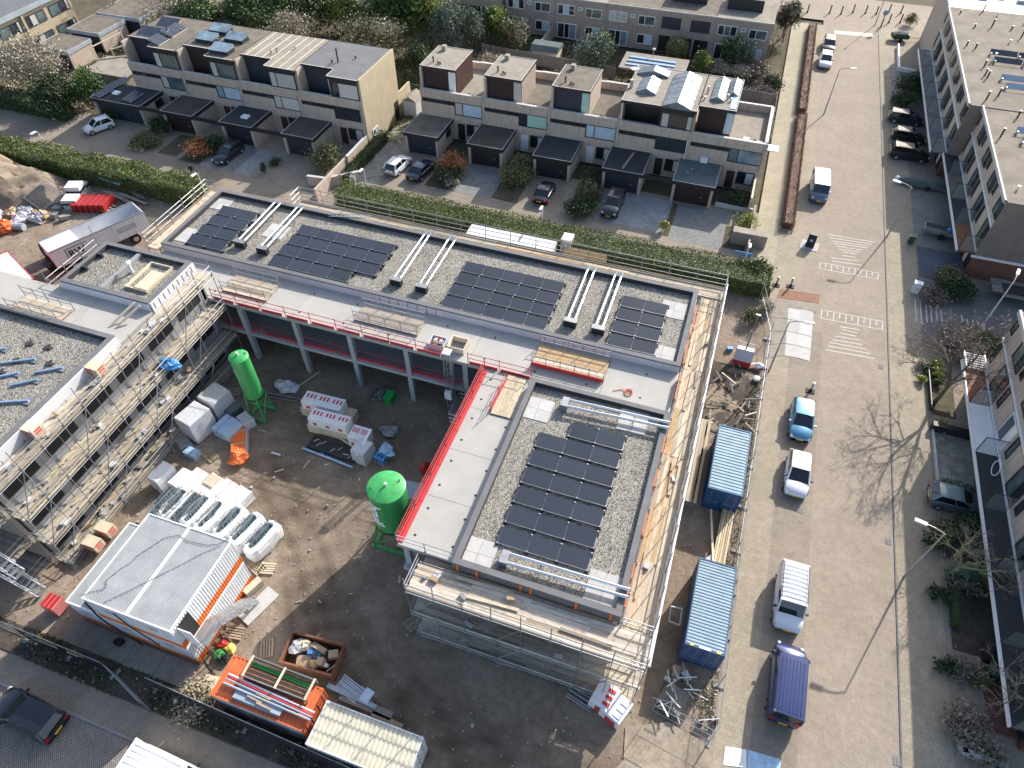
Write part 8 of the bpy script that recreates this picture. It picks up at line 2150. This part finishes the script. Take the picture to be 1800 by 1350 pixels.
# ================================================================ vehicles
KIND = dict(hatch=(1.5, .88, .93, .245, .02, -.37, -.475), sedan=(1.45, .86, .92, .22, .02, -.2, -.37), wagon=(1.5, .88, .94, .235, .03, -.41, -.48), suv=(1.68, 1.02, 1.06, .23, .04, -.40, -.48),
   van=(1.95, 1.05, 1.12, .36, .25, -.475, -.49), smallvan=(1.85, 1.0, 1.06, .30, .18, -.48, -.49))
def car(name, label, cat, front, rear, kind, L, W, paint, roof=None, ribs=0, glass_rear=True, rack=False, tow=None):
 f, b = Vector((*front, 0)), Vector((*rear, 0))
 c = (f + b) / 2
 t = thing(name, label, cat, (c.x, c.y, 0.01), math.atan2(f.y - b.y, f.x - b.x), 'parked vehicles')
 H, hood, belt, wb_, rf, rr, rb = KIND[kind]
 w = W / 2
 st = [(-.5, .42, .62, .80), (-.485, .30, belt - .12, .92), (-.40, .24, belt, .985), (-.2, .22, belt, 1.0), (.1, .22, belt, 1.0), (wb_, .22, belt - .01, .99), (wb_ + (.46 - wb_) * .5, .23, hood + .01, .965), (.44, .26, hood - .10, .91), (.487, .32, hood - .25, .82), (.5, .40, hood - .36, .72)]
 vs = []
 for xf, zl, zh, k in st:
  ww = w * k
  for (a, z) in ((-.86, zl), (-1.0, zl + .12), (-1.0, zh - .22), (-.95, zh - .05), (-.82, zh), (0, zh + .02), (.82, zh), (.95, zh - .05), (1.0, zh - .22), (1.0, zl + .12), (.86, zl)):
   vs.append((xf * L, a * ww, z))
 k = 11
 fs = [(j * k + i, j * k + (i + 1) % k, (j + 1) * k + (i + 1) % k, (j + 1) * k + i) for j in range(len(st) - 1) for i in range(k)]
 fs += [tuple(range(k)), tuple(range((len(st) - 1) * k + k - 1, (len(st) - 1) * k - 1, -1))]
 MB().add(vs, fs).build('body', paint, t, local=True, smooth=True)
 wr = w * (.745 if kind not in ('van', 'smallvan') else .86); wl = w * .95
 zr = H - .05
 B_ = [(wb_ * L, -wl * .92, belt), (rb * L, -wl * .93, belt), (rb * L, wl * .93, belt), (wb_ * L, wl * .92, belt)]
 T_ = [(rf * L, -wr, zr), (rr * L, -wr, zr), (rr * L, wr, zr), (rf * L, wr, zr)]
 MB().add(B_ + T_, [(0, 1, 5, 4), (1, 2, 6, 5), (2, 3, 7, 6), (3, 0, 4, 7)]).build('window', 'car_glass', t, local=True)
 V = lambda p: Vector(p)
 def pillar(i, j, u, v_, wd):
  for s in (0, 1):
   b0, b1, t0, t1 = (V(B_[0]), V(B_[1]), V(T_[0]), V(T_[1])) if s == 0 else (V(B_[3]), V(B_[2]), V(T_[3]), V(T_[2]))
   p, q = b0 + (b1 - b0) * u, t0 + (t1 - t0) * v_
   MB().tube(p, q, wd, 5).build('pillar', paint, t, local=True)
 for u, v_, wd in ((0, 0, .06), (.42, .36, .05), (1, 1, .09)): pillar(0, 0, u, v_, wd)
 if kind in ('van', 'smallvan') and not glass_rear or kind == 'smallvan':
  for s in (-1, 1):
   b0, b1, t0, t1 = (V(B_[0]), V(B_[1]), V(T_[0]), V(T_[1])) if s < 0 else (V(B_[3]), V(B_[2]), V(T_[3]), V(T_[2]))
   o = Vector((0, s * .012, 0))
   q = [b0 + (b1 - b0) * .42 + o, b1 + o, t1 + o, t0 + (t1 - t0) * .36 + o]
   MB().add(q, [(0, 1, 2, 3) if s < 0 else (3, 2, 1, 0)]).build('side_panel', paint, t, local=True)
 nx, ny = 6, 6; vs = []
 for i in range(nx + 1):
  for j in range(ny + 1):
   u, v_ = i / nx, j / ny * 2 - 1
   x = rf * L + (rr - rf) * L * u
   e = 1 - (2 * u - 1) ** 4
   vs.append((x + (.05 if i == 0 else (-.06 if i == nx else 0)), v_ * (wr + .03), zr + .05 * (1 - v_ ** 4) * (.35 + .65 * e) - .01))
 fs = [(i * (ny + 1) + j, (i + 1) * (ny + 1) + j, (i + 1) * (ny + 1) + j + 1, i * (ny + 1) + j + 1) for i in range(nx) for j in range(ny)]
 r_ = MB().add(vs, [q[::-1] for q in fs]).build('roof', roof or paint, t, local=True, smooth=True)
 for i in range(ribs):
  yy = -wr * .75 + wr * 1.5 * i / max(1, ribs - 1)
  MB().box(rr * L + .15, yy - .03, zr + .02, rf * L - .25, yy + .03, zr + .055).build('roof_rib', roof or paint, r_, local=True)
 if rack:
  for i in range(9): MB().tube((rr * L + .2 + i * (rf - rr) * L * .11, -wr - .03, zr + .14), (rr * L + .2 + i * (rf - rr) * L * .11, wr + .03, zr + .14), .025, 5).build('rack_bar', 'galv', t, local=True)
  for s in (-1, 1): MB().tube((rr * L + .1, s * wr, zr + .12), (rf * L - .1, s * wr, zr + .12), .03, 5).build('rack_rail', 'trim_dark', t, local=True)
 for xf in (-.31, .315):
  for s in (-1, 1):
   wh = MB().tube((xf * L, s * (w - .20), .315), (xf * L, s * (w + .012), .315), .315, 18).build('wheel', 'tyre', t, local=True, smooth=True)
   MB().tube((xf * L, s * (w + .011), .315), (xf * L, s * (w + .02), .315), .20, 12).build('rim', 'galv', wh, local=True)
 for s in (-1, 1):
  MB().obox((.462 * L, s * w * .66, hood - .25), (.22, .34, .13), s * R(-24), (0, R(28))).build('headlight', 'lens_clear', t, local=True)
  zt = belt - .18 if kind not in ('van', 'smallvan') else 1.0
  MB().obox((-.489 * L, s * w * .74, zt), (.09, .26, .18 if kind not in ('van', 'smallvan') else .5), s * R(12)).build('tail_light', 'lens_red', t, local=True)
  MB().obox((wb_ * L - .28, s * (w + .07), belt + .08), (.12, .2, .13), 0).build('mirror', paint if paint != 'car_white' else 'trim_dark', t, local=True)
 MB().box(.497 * L, -.26, .42, .506 * L, .26, .53).build('number_plate', 'plate_yellow', t, local=True)
 MB().box(-.508 * L, -.26, .55, -.497 * L, .26, .66).build('number_plate', 'plate_yellow', t, local=True)
 MB().box(.470 * L, -w * .62, .30, .496 * L, w * .62, .41).build('grille', 'trim_dark', t, local=True)
 return t
def road(y, s=-1, L=4.1, x=11.05): return (x, y + s * L / 2), (x, y - s * L / 2)
def two(a, b, z=.5): return at(*a, z)[:2], at(*b, z)[:2]
def dirc(c, ang, L, z=.6):
 x, y, _ = at(*c, z); a = R(ang)
 return (x + math.cos(a) * L / 2, y + math.sin(a) * L / 2), (x - math.cos(a) * L / 2, y - math.sin(a) * L / 2)
car('parked_car', 'light blue hatchback parked at the kerb above the white one', 'car', *dirc((1409, 738), -90, 4.1), 'hatch', 4.1, 1.78, 'car_blue')
car('parked_car', 'white hatchback parked below the light blue car', 'car', *dirc((1402, 833), -91, 4.05), 'hatch', 4.05, 1.76, 'car_white')
car('parked_van', 'white van with a ribbed roof rack parked at the kerb', 'van', *dirc((1390, 1050), -90, 4.4, .9), 'smallvan', 4.4, 1.86, 'car_white', rack=True)
car('parked_van', 'dark blue van with a ribbed roof parked nearest the camera', 'van', *dirc((1385, 1198), 89, 4.9, .9), 'van', 4.9, 1.92, 'car_purple', ribs=7, glass_rear=False)
car('parked_van', 'slate van with a pale roof beside the copper hedge', 'van', *dirc((1441, 328), -88, 4.8, .9), 'van', 4.8, 1.9, 'car_slate', roof='car_white', ribs=5)
car('parked_car', 'white car parked at the far end of the road', 'car', *dirc((1451, 106), -91, 4.2), 'hatch', 4.2, 1.78, 'car_white')
car('parked_car', 'black car parked behind the far white car', 'car', *dirc((1457, 79), -91, 4.3), 'wagon', 4.3, 1.8, 'car_black')
car('parked_car', 'small white hatchback on the drive at the left end of the terrace', 'car', *dirc((173, 221), -119, 3.6), 'hatch', 3.6, 1.62, 'car_white')
car('parked_car', 'black estate car on the pale drive beside the rust bush', 'car', *dirc((401, 269), -93, 4.4), 'wagon', 4.4, 1.8, 'car_black')
car('parked_car', 'white car beside the dark hedge of the right terrace', 'car', *dirc((700, 289), 84, 4.1), 'hatch', 4.1, 1.76, 'car_white')
car('parked_car', 'dark blue saloon next to the white car by the hedge', 'car', *dirc((741, 298), 82, 4.5), 'sedan', 4.5, 1.8, 'car_navy')
car('parked_car', 'black car parked by the black garage in the middle of the right terrace', 'car', *dirc((957, 337), 90, 4.0), 'sedan', 4.2, 1.76, 'car_black')
car('parked_car', 'black off roader on the frosted drive of the right terrace', 'car', *dirc((1078, 359), -92, 4.5), 'suv', 4.5, 1.86, 'car_black')
car('parked_car', 'uppermost of three dark cars under the upper right block', 'car', *dirc((1592, 207), 0, 4.3), 'wagon', 4.3, 1.78, 'car_navy')
car('parked_car', 'middle of three dark cars under the upper right block', 'car', *dirc((1597, 239), 0, 4.0), 'hatch', 4.0, 1.76, 'car_black')
car('parked_car', 'lowest of three dark cars under the upper right block', 'car', *dirc((1598, 270), 0, 4.5), 'suv', 4.5, 1.84, 'car_black')
car('parked_car', 'grey teal hatchback in the shade of the lower right block', 'car', *dirc((1682, 880), 0, 3.9), 'hatch', 3.9, 1.72, 'car_teal')
car('parked_car', 'black car on the dark brick street at the lower left', 'car', *dirc((50, 1255), 177, 4.7), 'wagon', 4.7, 1.86, 'car_black')
car('parked_van', 'white van cut off by the bottom edge of the picture', 'van', *dirc((292, 1362), -2, 4.9, 1.0), 'van', 4.9, 1.92, 'car_white', ribs=5, glass_rear=False)
cv = thing('covered_boat', 'long narrow boat under a grey green cover in the shaded forecourt', 'boat', (*at(1622, 322, .5)[:2], 0), R(-2))
vs = []; k = 9
for i, xf in enumerate((-2.7, -2.3, -1.2, 0, 1.2, 2.2, 2.7)):
 e = max(.12, 1 - (xf / 2.9) ** 4)
 for j in range(k):
  a = math.pi * j / (k - 1); vs.append((xf, -math.cos(a) * .62 * e, .35 + math.sin(a) * .6 * e))
MB().add(vs, [(i * k + j, (i + 1) * k + j, (i + 1) * k + j + 1, i * k + j + 1) for i in range(6) for j in range(k - 1)]).build('cover', 'felt_green', cv, local=True, smooth=True)
MB().lathe((-2.75, 0, .3), [(.2, 0), (.28, .25), (.2, .5)], 10).build('bow_fender', 'white_clean', cv, local=True)
MB().box(-2.5, -.5, .2, 2.5, .5, .36).build('trailer_frame', 'galv_dull', cv, local=True)
for s in (-1, 1): MB().tube((.6, s * .55, .27), (.6, s * .75, .27), .27, 14).build('wheel', 'tyre', cv, local=True)
tl = thing('box_trailer', 'empty open box trailer on the forecourt beside the brown end wall', 'trailer', (*at(1652, 405, .6)[:2], 0), R(-4))
MB().box(-1.5, -.65, .5, 1.5, .65, .58).build('trailer_bed', 'grey_wood', tl, local=True)
for (a, b, c, d) in ((-1.5, -.7, 1.5, -.65), (-1.5, .65, 1.5, .7), (-1.55, -.7, -1.5, .7), (1.5, -.7, 1.55, .7)): MB().box(a, b, .45, c, d, .95).build('side_board', 'galv_dull', tl, local=True)
for s in (-1, 1): MB().tube((.2, s * .72, .33), (.2, s * .92, .33), .33, 14).build('wheel', 'tyre', tl, local=True)
MB().tube((-1.5, 0, .45), (-2.8, 0, .45), .05, 6).build('drawbar', 'galv', tl, local=True)
MB().blob((1.0, .2, .75), (.35, .3, .25), 2, 1, .3).build('blue_load', 'blue_plastic', tl, local=True)
gtl = thing('covered_trailer', 'small trailer under a green cover near the top of the street', 'trailer', (*at(1582, 64, .6)[:2], 0), R(10))
MB().box(-1.2, -.7, .45, 1.2, .7, 1.1).build('trailer_box', 'bin_green', gtl, local=True)
MB().blob((0, 0, 1.1), (1.25, .75, .25), 3, 2, .15).build('cover', 'felt_green', gtl, local=True)
for s in (-1, 1): MB().tube((0, s * .72, .3), (0, s * .9, .3), .3, 12).build('wheel', 'tyre', gtl, local=True)
MB().tube((1.2, 0, .45), (3.2, .1, .5), .06, 6).build('drawbar', 'timber_pale', gtl, local=True)

# ================================================================ lamps, bollards, bins, walls, people
def lamp(label, x, y, h, ax, ay, mat='lamp_grey', arm=1.2, r=.06):
 t = thing('street_lamp', label, 'street lamp', (x, y, 0), 0, 'street lamps')
 MB().tube((x, y, 0), (x, y, h * .45), r * 1.5, 8, r * 1.2).tube((x, y, h * .45), (x, y, h - .3), r, 8, r * .8).build('pole', mat, t)
 d = Vector((ax, ay, 0)).normalized()
 if arm:
  pts = [Vector((x, y, h - .3)) + d * arm * q + Vector((0, 0, .3 * (1 - (1 - q) ** 2))) for q in (0, .1, .25, .5, 1)]
  MB().path(pts, r * .75, 6).build('arm', mat, t)
  e = pts[-1] + d * .3
  MB().obox((e.x, e.y, e.z), (.75, .24, .12), math.atan2(d.y, d.x), (0, R(-4))).build('lamp_head', 'lamp_white', t)
 else:
  MB().lathe((x, y, h - .3), [(.06, 0), (.22, .12), (.24, .2), (.12, .3)], 12).build('lamp_head', 'lamp_white', t)
 return t
lamp('tall street lamp beside the shaded forecourt and the road humps', 18.35, 69.6, 6.2, -1, .12)
lamp('tall street lamp above the pale branched tree on the near right', 18.65, 28.8, 6.2, -1, .15)
x, y, _ = at(1469, 583, 6.1); lamp('tall street lamp by the site entrance plates', 8.15, y + .2, 6.2, 1, .05, 'lamp_grey')
x, y, _ = at(1448, 201); lamp('tall street lamp between the two copper hedges', x, y, 6.2, 1, .05)
x, y, _ = at(1538, 44); lamp('far street lamp near the bollards', x, y, 6.0, -.4, -1)
x, y, _ = at(1722, 553); lamp('lamp with a pale head beside the bare street tree', 26.2, 57.3, 6.0, .3, 1, 'lamp_white', .8)
for (px, py, lb) in ((84, 264, 'white street lamp above the thick hedge at the left'), (360, 338, 'white street lamp beside the walking person'), (645, 330, 'white street lamp left of the long clipped hedge'), (953, 396, 'white street lamp in the middle of the long clipped hedge'), (1308, 462, 'white street lamp at the right end of the long clipped hedge')):
 x, y, _ = at(px, py, 1.5); lamp(lb, x, y, 4.0, 0, -1, 'lamp_white', .3, .05)
for (px, py, lb) in ((1143, 130, 'ball topped garden lamp before the orange boards'), (852, 75, 'garden path lamp behind the silvery tree'), (1757, 500, None)):
 if lb: x, y, _ = at(px, py); lamp(lb, x, y, 3.6, 0, 0, 'lamp_grey', 0, .05)
def bollard(label, x, y, lean=0.0, band=True, h=1.0):
 t = thing('bollard', label, 'bollard', (x, y, 0), 0, 'bollards')
 MB().lathe((x, y, 0), [(.16, 0), (.15, .12), (.1, .2), (.1, h - .1), (.11, h)], 12).build('post', 'trim_brown', t, smooth=True)
 if band:
  for k in range(3): MB().lathe((x, y, h * (.45 + .17 * k)), [(.112, 0), (.112, .09)], 12).build('white_band', 'frame_white', t)
  MB().lathe((x, y, h), [(.13, 0), (.13, .06), (.05, .1)], 12).build('cap', 'frame_white', t)
  MB().box(x - .35, y - .25, 0, x + .35, y + .25, .07).build('rubber_foot', 'rubber', t)
 return t
for (px, py, lb) in ((1364, 502, 'left banded bollard by the rusty road plate'), (1389, 504, 'right banded bollard by the rusty road plate'), (1424, 688, 'banded bollard above the light blue car')):
 bollard(lb, *at(px, py)[:2])
for i, px in enumerate((1419, 1458, 1478, 1499, 1521, 1540, 1562, 1583)):
 x, y, _ = at(px, 22 + (i % 3) * 1.5)
 bollard(('first', 'second', 'third', 'fourth', 'fifth', 'sixth', 'seventh', 'eighth')[i] + ' dark bollard from the left across the far end of the road', x, y, band=False, h=1.3)
for i, (px, py) in enumerate(((1548, 48), (1562, 40), (1582, 40))):
 x, y, _ = at(px, py); bollard(('left', 'middle', 'right')[i] + ' one of three dark bollards near the far street sign', x, y, band=False, h=1.4)
sg = thing('street_sign', 'round blue street sign at the far end of the road', 'sign', (*at(1546, 52)[:2], 0))
x, y, _ = at(1546, 52); MB().tube((x, y, 0), (x, y, 2.4), .05, 6).build('sign_post', 'trim_brown', sg); MB().tube((x, y - .03, 2.5), (x, y + .01, 2.5), .4, 16).build('sign_plate', 'rail_blue', sg)
ub = thing('street_bin', 'black underground waste inlet standing on a pale slab', 'waste bin', (*at(1423, 432)[:2], 0), R(-8))
MB().box(-.9, -.8, 0.0, .9, .8, .05).build('base_slab', 'block_grey', ub, local=True)
MB().box(-.42, -.42, .05, .42, .42, 1.15).build('inlet_body', 'black_plastic', ub, local=True)
MB().add([(-.42, -.42, 1.15), (.42, -.42, 1.15), (.42, .42, 1.15), (-.42, .42, 1.15), (-.38, -.1, 1.42), (.38, -.1, 1.42), (.38, .38, 1.42), (-.38, .38, 1.42)], [(0, 1, 5, 4), (1, 2, 6, 5), (2, 3, 7, 6), (3, 0, 4, 7), (4, 5, 6, 7)]).build('lid', 'black_plastic', ub, local=True)
MB().box(-.14, -.426, .8, .14, -.421, 1.05).build('sticker', 'sky_film', ub, local=True)
cbn = thing('utility_cabinet', 'pale grey utility cabinet at the edge of the east pavement', 'cabinet', (*at(1606, 514)[:2], 0), R(-8))
MB().box(-.35, -.25, 0, .35, .25, 1.2).build('cabinet_body', 'block_grey', cbn, local=True); MB().box(-.38, -.28, 1.2, .38, .28, 1.26).build('cabinet_cap', 'white_paint', cbn, local=True); MB().box(-.3, -.262, .1, -.01, -.251, 1.1).box(.01, -.262, .1, .3, -.251, 1.1).build('cabinet_door', 'white_paint', cbn, local=True)
def wheelie(label, x, y, mat='bin_green', rot=0.0):
 t = thing('wheelie_bin', label, 'bin', (x, y, 0), rot, 'wheelie bins on the east side')
 MB().add([(-.25, -.3, .05), (.25, -.3, .05), (.25, .25, .05), (-.25, .25, .05), (-.3, -.36, .95), (.3, -.36, .95), (.3, .36, .95), (-.3, .36, .95)], [(3, 2, 1, 0), (0, 1, 5, 4), (1, 2, 6, 5), (2, 3, 7, 6), (3, 0, 4, 7), (4, 5, 6, 7)]).build('bin_body', mat, t, local=True)
 MB().box(-.32, -.38, .95, .32, .4, 1.03).build('lid', mat, t, local=True)
 for s in (-1, 1): MB().tube((s * .2, .33, .12), (s * .3, .33, .12), .12, 10).build('wheel', 'rubber', t, local=True)
for (px, py, lb, mt) in ((1678, 1003, 'left teal green bin under the pale branched tree', 'bin_green'), (1697, 1008, 'middle teal green bin under the pale branched tree', 'bin_green'), (1714, 1013, 'right teal green bin under the pale branched tree', 'bin_green'), (1746, 1150, 'black bin under the near canopy', 'black_plastic'), (1752, 1175, 'green bin next to the black one under the near canopy', 'bin_green'), (1606, 415, 'dark bin by the drawbar of the open trailer', 'bin_green')):
 x, y, _ = at(px, py, .9); wheelie(lb, x, y, mt, R(random.uniform(-15, 15)))
def low_wall(label, pts, h, w, mat, group=None):
 t = thing('low_wall', label, 'wall', (*pts[0], 0), 0, group)
 for a, b in zip(pts, pts[1:]):
  d = Vector((b[0] - a[0], b[1] - a[1], 0))
  MB().obox(((a[0] + b[0]) / 2, (a[1] + b[1]) / 2, h / 2), (d.length + w * .98, w, h), math.atan2(d.y, d.x)).build('wall_length', mat, t)
 return t
low_wall('black low wall with a planter between the tiled forecourt and the drive', [(21.35, 43.3), (24.6, 43.2)], .7, .5, 'trim_dark')
low_wall('pale kerb wall along the tiled forecourt', [(21.25, 43.0), (21.3, 38.0)], .25, .15, 'coping')
low_wall('pale angled planter wall at the lower right corner', [at(1685, 1298)[:2], at(1690, 1322)[:2], at(1760, 1350)[:2]], .5, .3, 'block_grey')
low_wall('dark timber edge of the bed under the bare street tree', [(21.2, 50.2), (21.2, 45.3)], .5, .08, 'trim_dark')
low_wall('brown brick corner wall at the end of the right terrace gardens', [at(1292, 424)[:2], at(1335, 432)[:2]], 1.5, 1.0, 'brick_grey')
low_wall('pale boundary wall along the end house by the mossy path', [(4.4, 69.0), (4.45, 61.8)], 1.2, .2, 'brick_grey')
low_wall('white edged corner kerb by the tiled terrace at the top right', [at(1577, 84)[:2], at(1578, 125)[:2], at(1606, 130)[:2]], .6, .2, 'frame_white')
sf = thing('slatted_fence', 'pale slatted fence on the canopy end below the bare street tree', 'fence', (23.3, 49.2, 2.7))
for k in range(7): wbox(sf, 'slat', 'coping', 22.9, 48.2 + k * .28, 2.9 + .0, 24.4, 48.3 + k * .28, 3.0)
for xx in (22.85, 24.4): wbox(sf, 'rail', 'frame_white', xx, 48.1, 2.85, xx + .08, 50.1, 3.05)
for (px, py, lb) in ((1765, 520, 'left'), (1785, 530, 'right')):
 x, y, _ = at(px, py)
 t = thing('plank_fence', '%s part of the grey plank fence beside the marked forecourt' % lb, 'fence', (x, y, 0))
 for k in range(8): MB().box(x - 1.6, y - 1.0 + k * .26, 1.0, x + 1.6, y - .78 + k * .26, 1.06).build('plank', 'grey_wood', t)
tb = thing('balcony_ring', 'white ring shaped chair on the balcony of the lower right block', 'chair', (24.0, 37.6, 2.75))
m = MB()
for k in range(18):
 a, b = 2 * math.pi * k / 18, 2 * math.pi * (k + 1) / 18
 m.tube((23.75 + .05 * math.cos(a), 37.6 + .55 * math.sin(a), 3.4 + .55 * math.cos(a)), (23.75 + .05 * math.cos(b), 37.6 + .55 * math.sin(b), 3.4 + .55 * math.cos(b)), .035, 5)
m.build('ring_frame', 'white_clean', tb)
tr = thing('garden_table', 'round table with chairs in the garden gap beside the yellow gable', 'table', (*at(722, 100)[:2], 0))
x, y, _ = at(722, 102); MB().tube((x, y, .7), (x, y, .75), .8, 14).tube((x, y, 0), (x, y, .7), .06, 6).build('table_top', 'galv_dull', tr)
for i, (px, py) in enumerate(((230, 262), (241, 264), (250, 266))):
 x, y, _ = at(px, py); p_ = thing('flower_pot', ('left', 'middle', 'right')[i] + ' pale flower pot at the edge of the left drive', 'pot', (x, y, 0), 0, 'flower pots')
 MB().lathe((x, y, 0), [(.2, 0), (.3, .35), (.27, .36)], 10).build('pot', 'timber_pale', p_); MB().blob((x, y, .45), (.28, .28, .2), i, 1, .3).build('plant', 'leaf_olive', p_)
nb = thing('notice_box', 'small grey cabinet in front of the stepped planter wall', 'cabinet', (*at(622, 325)[:2], 0))
x, y, _ = at(622, 325); wbox(nb, 'cabinet_body', 'block_grey', x - .3, y - .2, 0, x + .3, y + .2, 1.1); wbox(nb, 'cabinet_cap', 'galv', x - .33, y - .23, 1.101, x + .33, y + .23, 1.15)
bs_ = thing('street_name_sign', 'blue street name sign by the right end of the long hedge', 'sign', (*at(1303, 458)[:2], 0))
x, y, _ = at(1303, 456, 1.6); wbox(bs_, 'sign_plate', 'blue_plastic', x - .8, y - .02, 2.2, x + .8, y + .02, 2.5); wbox(bs_, 'sign_post', 'galv', x - .03, y + .02, 0, x + .03, y + .06, 2.2)

def person(label, x, y, rot, seed=0):
 t = thing('person', label, 'person', (x, y, 0.01), rot)
 V_ = [(0, 0, .95), (0, 0, 1.15), (0, .02, 1.38), (.02, 0, 1.50), (.05, 0, 1.63), (.06, 0, 1.76),
          (0, .10, .90), (.16, .11, .50), (.10, .11, .08), (.24, .11, .03), (0, -.10, .90), (-.10, -.11, .50), (-.34, -.11, .12), (-.24, -.11, .03),
          (0, .19, 1.40), (-.10, .25, 1.13), (.04, .26, .90), (.09, .25, .80), (0, -.19, 1.40), (.10, -.25, 1.13), (.26, -.24, .98), (.33, -.23, .92)]
 E_ = [(0, 1), (1, 2), (2, 3), (3, 4), (4, 5), (0, 6), (6, 7), (7, 8), (8, 9), (0, 10), (10, 11), (11, 12), (12, 13), (2, 14), (14, 15), (15, 16), (16, 17), (2, 18), (18, 19), (19, 20), (20, 21)]
 Rr = [.15, .14, .16, .06, .105, .08, .095, .07, .05, .045, .095, .07, .05, .045, .07, .05, .04, .04, .07, .05, .04, .04]
 me = bpy.data.meshes.new('body'); me.from_pydata(V_, E_, [])
 o = bpy.data.objects.new('body', me); COL.objects.link(o)
 sk = o.modifiers.new('skin', 'SKIN')
 for i, r_ in enumerate(Rr): me.skin_vertices[0].data[i].radius = (r_, r_ * (.75 if i in (0, 1, 2) else 1))
 me.skin_vertices[0].data[0].use_root = True
 o.modifiers.new('sub', 'SUBSURF').levels = 2
 dg = bpy.context.evaluated_depsgraph_get()
 m2 = bpy.data.meshes.new_from_object(o.evaluated_get(dg))
 bpy.data.objects.remove(o)
 for nm in ('cloth_black', 'jeans', 'skin', 'bark'): m2.materials.append(M[nm])
 for p in m2.polygons:
  c = p.center
  p.use_smooth = True
  p.material_index = 2 if (c.z > 1.52 or (c.z < .95 and abs(c.y) > .2)) else (1 if c.z < .97 else 0)
  if c.z < .09: p.material_index = 0
  if c.z > 1.66 or (c.z > 1.55 and c.x < .02): p.material_index = 3
 b = bpy.data.objects.new('body', m2); COL.objects.link(b); b.parent = t
 MB().tube((.14, .04, 1.64), (.165, .04, 1.64), .014, 6).tube((.14, -.04, 1.64), (.165, -.04, 1.64), .014, 6).build('eye', 'ink_black', t, local=True)
 MB().tube((.14, 0, 1.63), (.185, 0, 1.59), .016, 5, .024).build('nose', 'skin', t, local=True)
 for s, q in ((1, (.09, .25, .80)), (-1, (.33, -.23, .92))):
  for k in range(5):
   MB().tube(q, (q[0] + .02 + .008 * k, q[1] + (k - 2) * .014, q[2] - .08 + abs(k - 2) * .012), .011, 5).build('finger', 'skin', t, local=True)
 return t
x, y, _ = at(337, 300, .9); person('person in a black jacket and blue jeans walking on the terrace street', x, y, R(-80))
rs = random.Random(9)
m = MB()
for i in range(1500):
 x, y = rs.uniform(-37, 7), rs.uniform(6.5, 31)
 if -13.5 < x < 3 and y > 14: continue
 if -33.5 < x < -22 and y < 15: continue
 s = rs.uniform(.03, .10) * (2 if rs.random() < .04 else 1)
 m.obox((x, y, s * .3 + .03), (s, s * rs.uniform(.5, 1), s * .6), rs.uniform(0, 3))
m.build('rubble_stones', 'concrete', kind='stuff')
for i in range(34):
 x, y = rs.uniform(-36, 5), rs.uniform(7, 30)
 if -13.5 < x < 3 and y > 13.5 or (-33.5 < x < -22 and y < 16): continue
 tag(MB().obox((x, y, .07), (rs.uniform(.15, .9), rs.uniform(.06, .18), .04), rs.uniform(0, 3)).build('litter_scrap', rs.choice(('timber_pale', 'white_film', 'pallet_wood', 'grey_wood'))), 'small scrap of wood or film lying on the trodden site soil', 'litter', 'litter on the site soil')
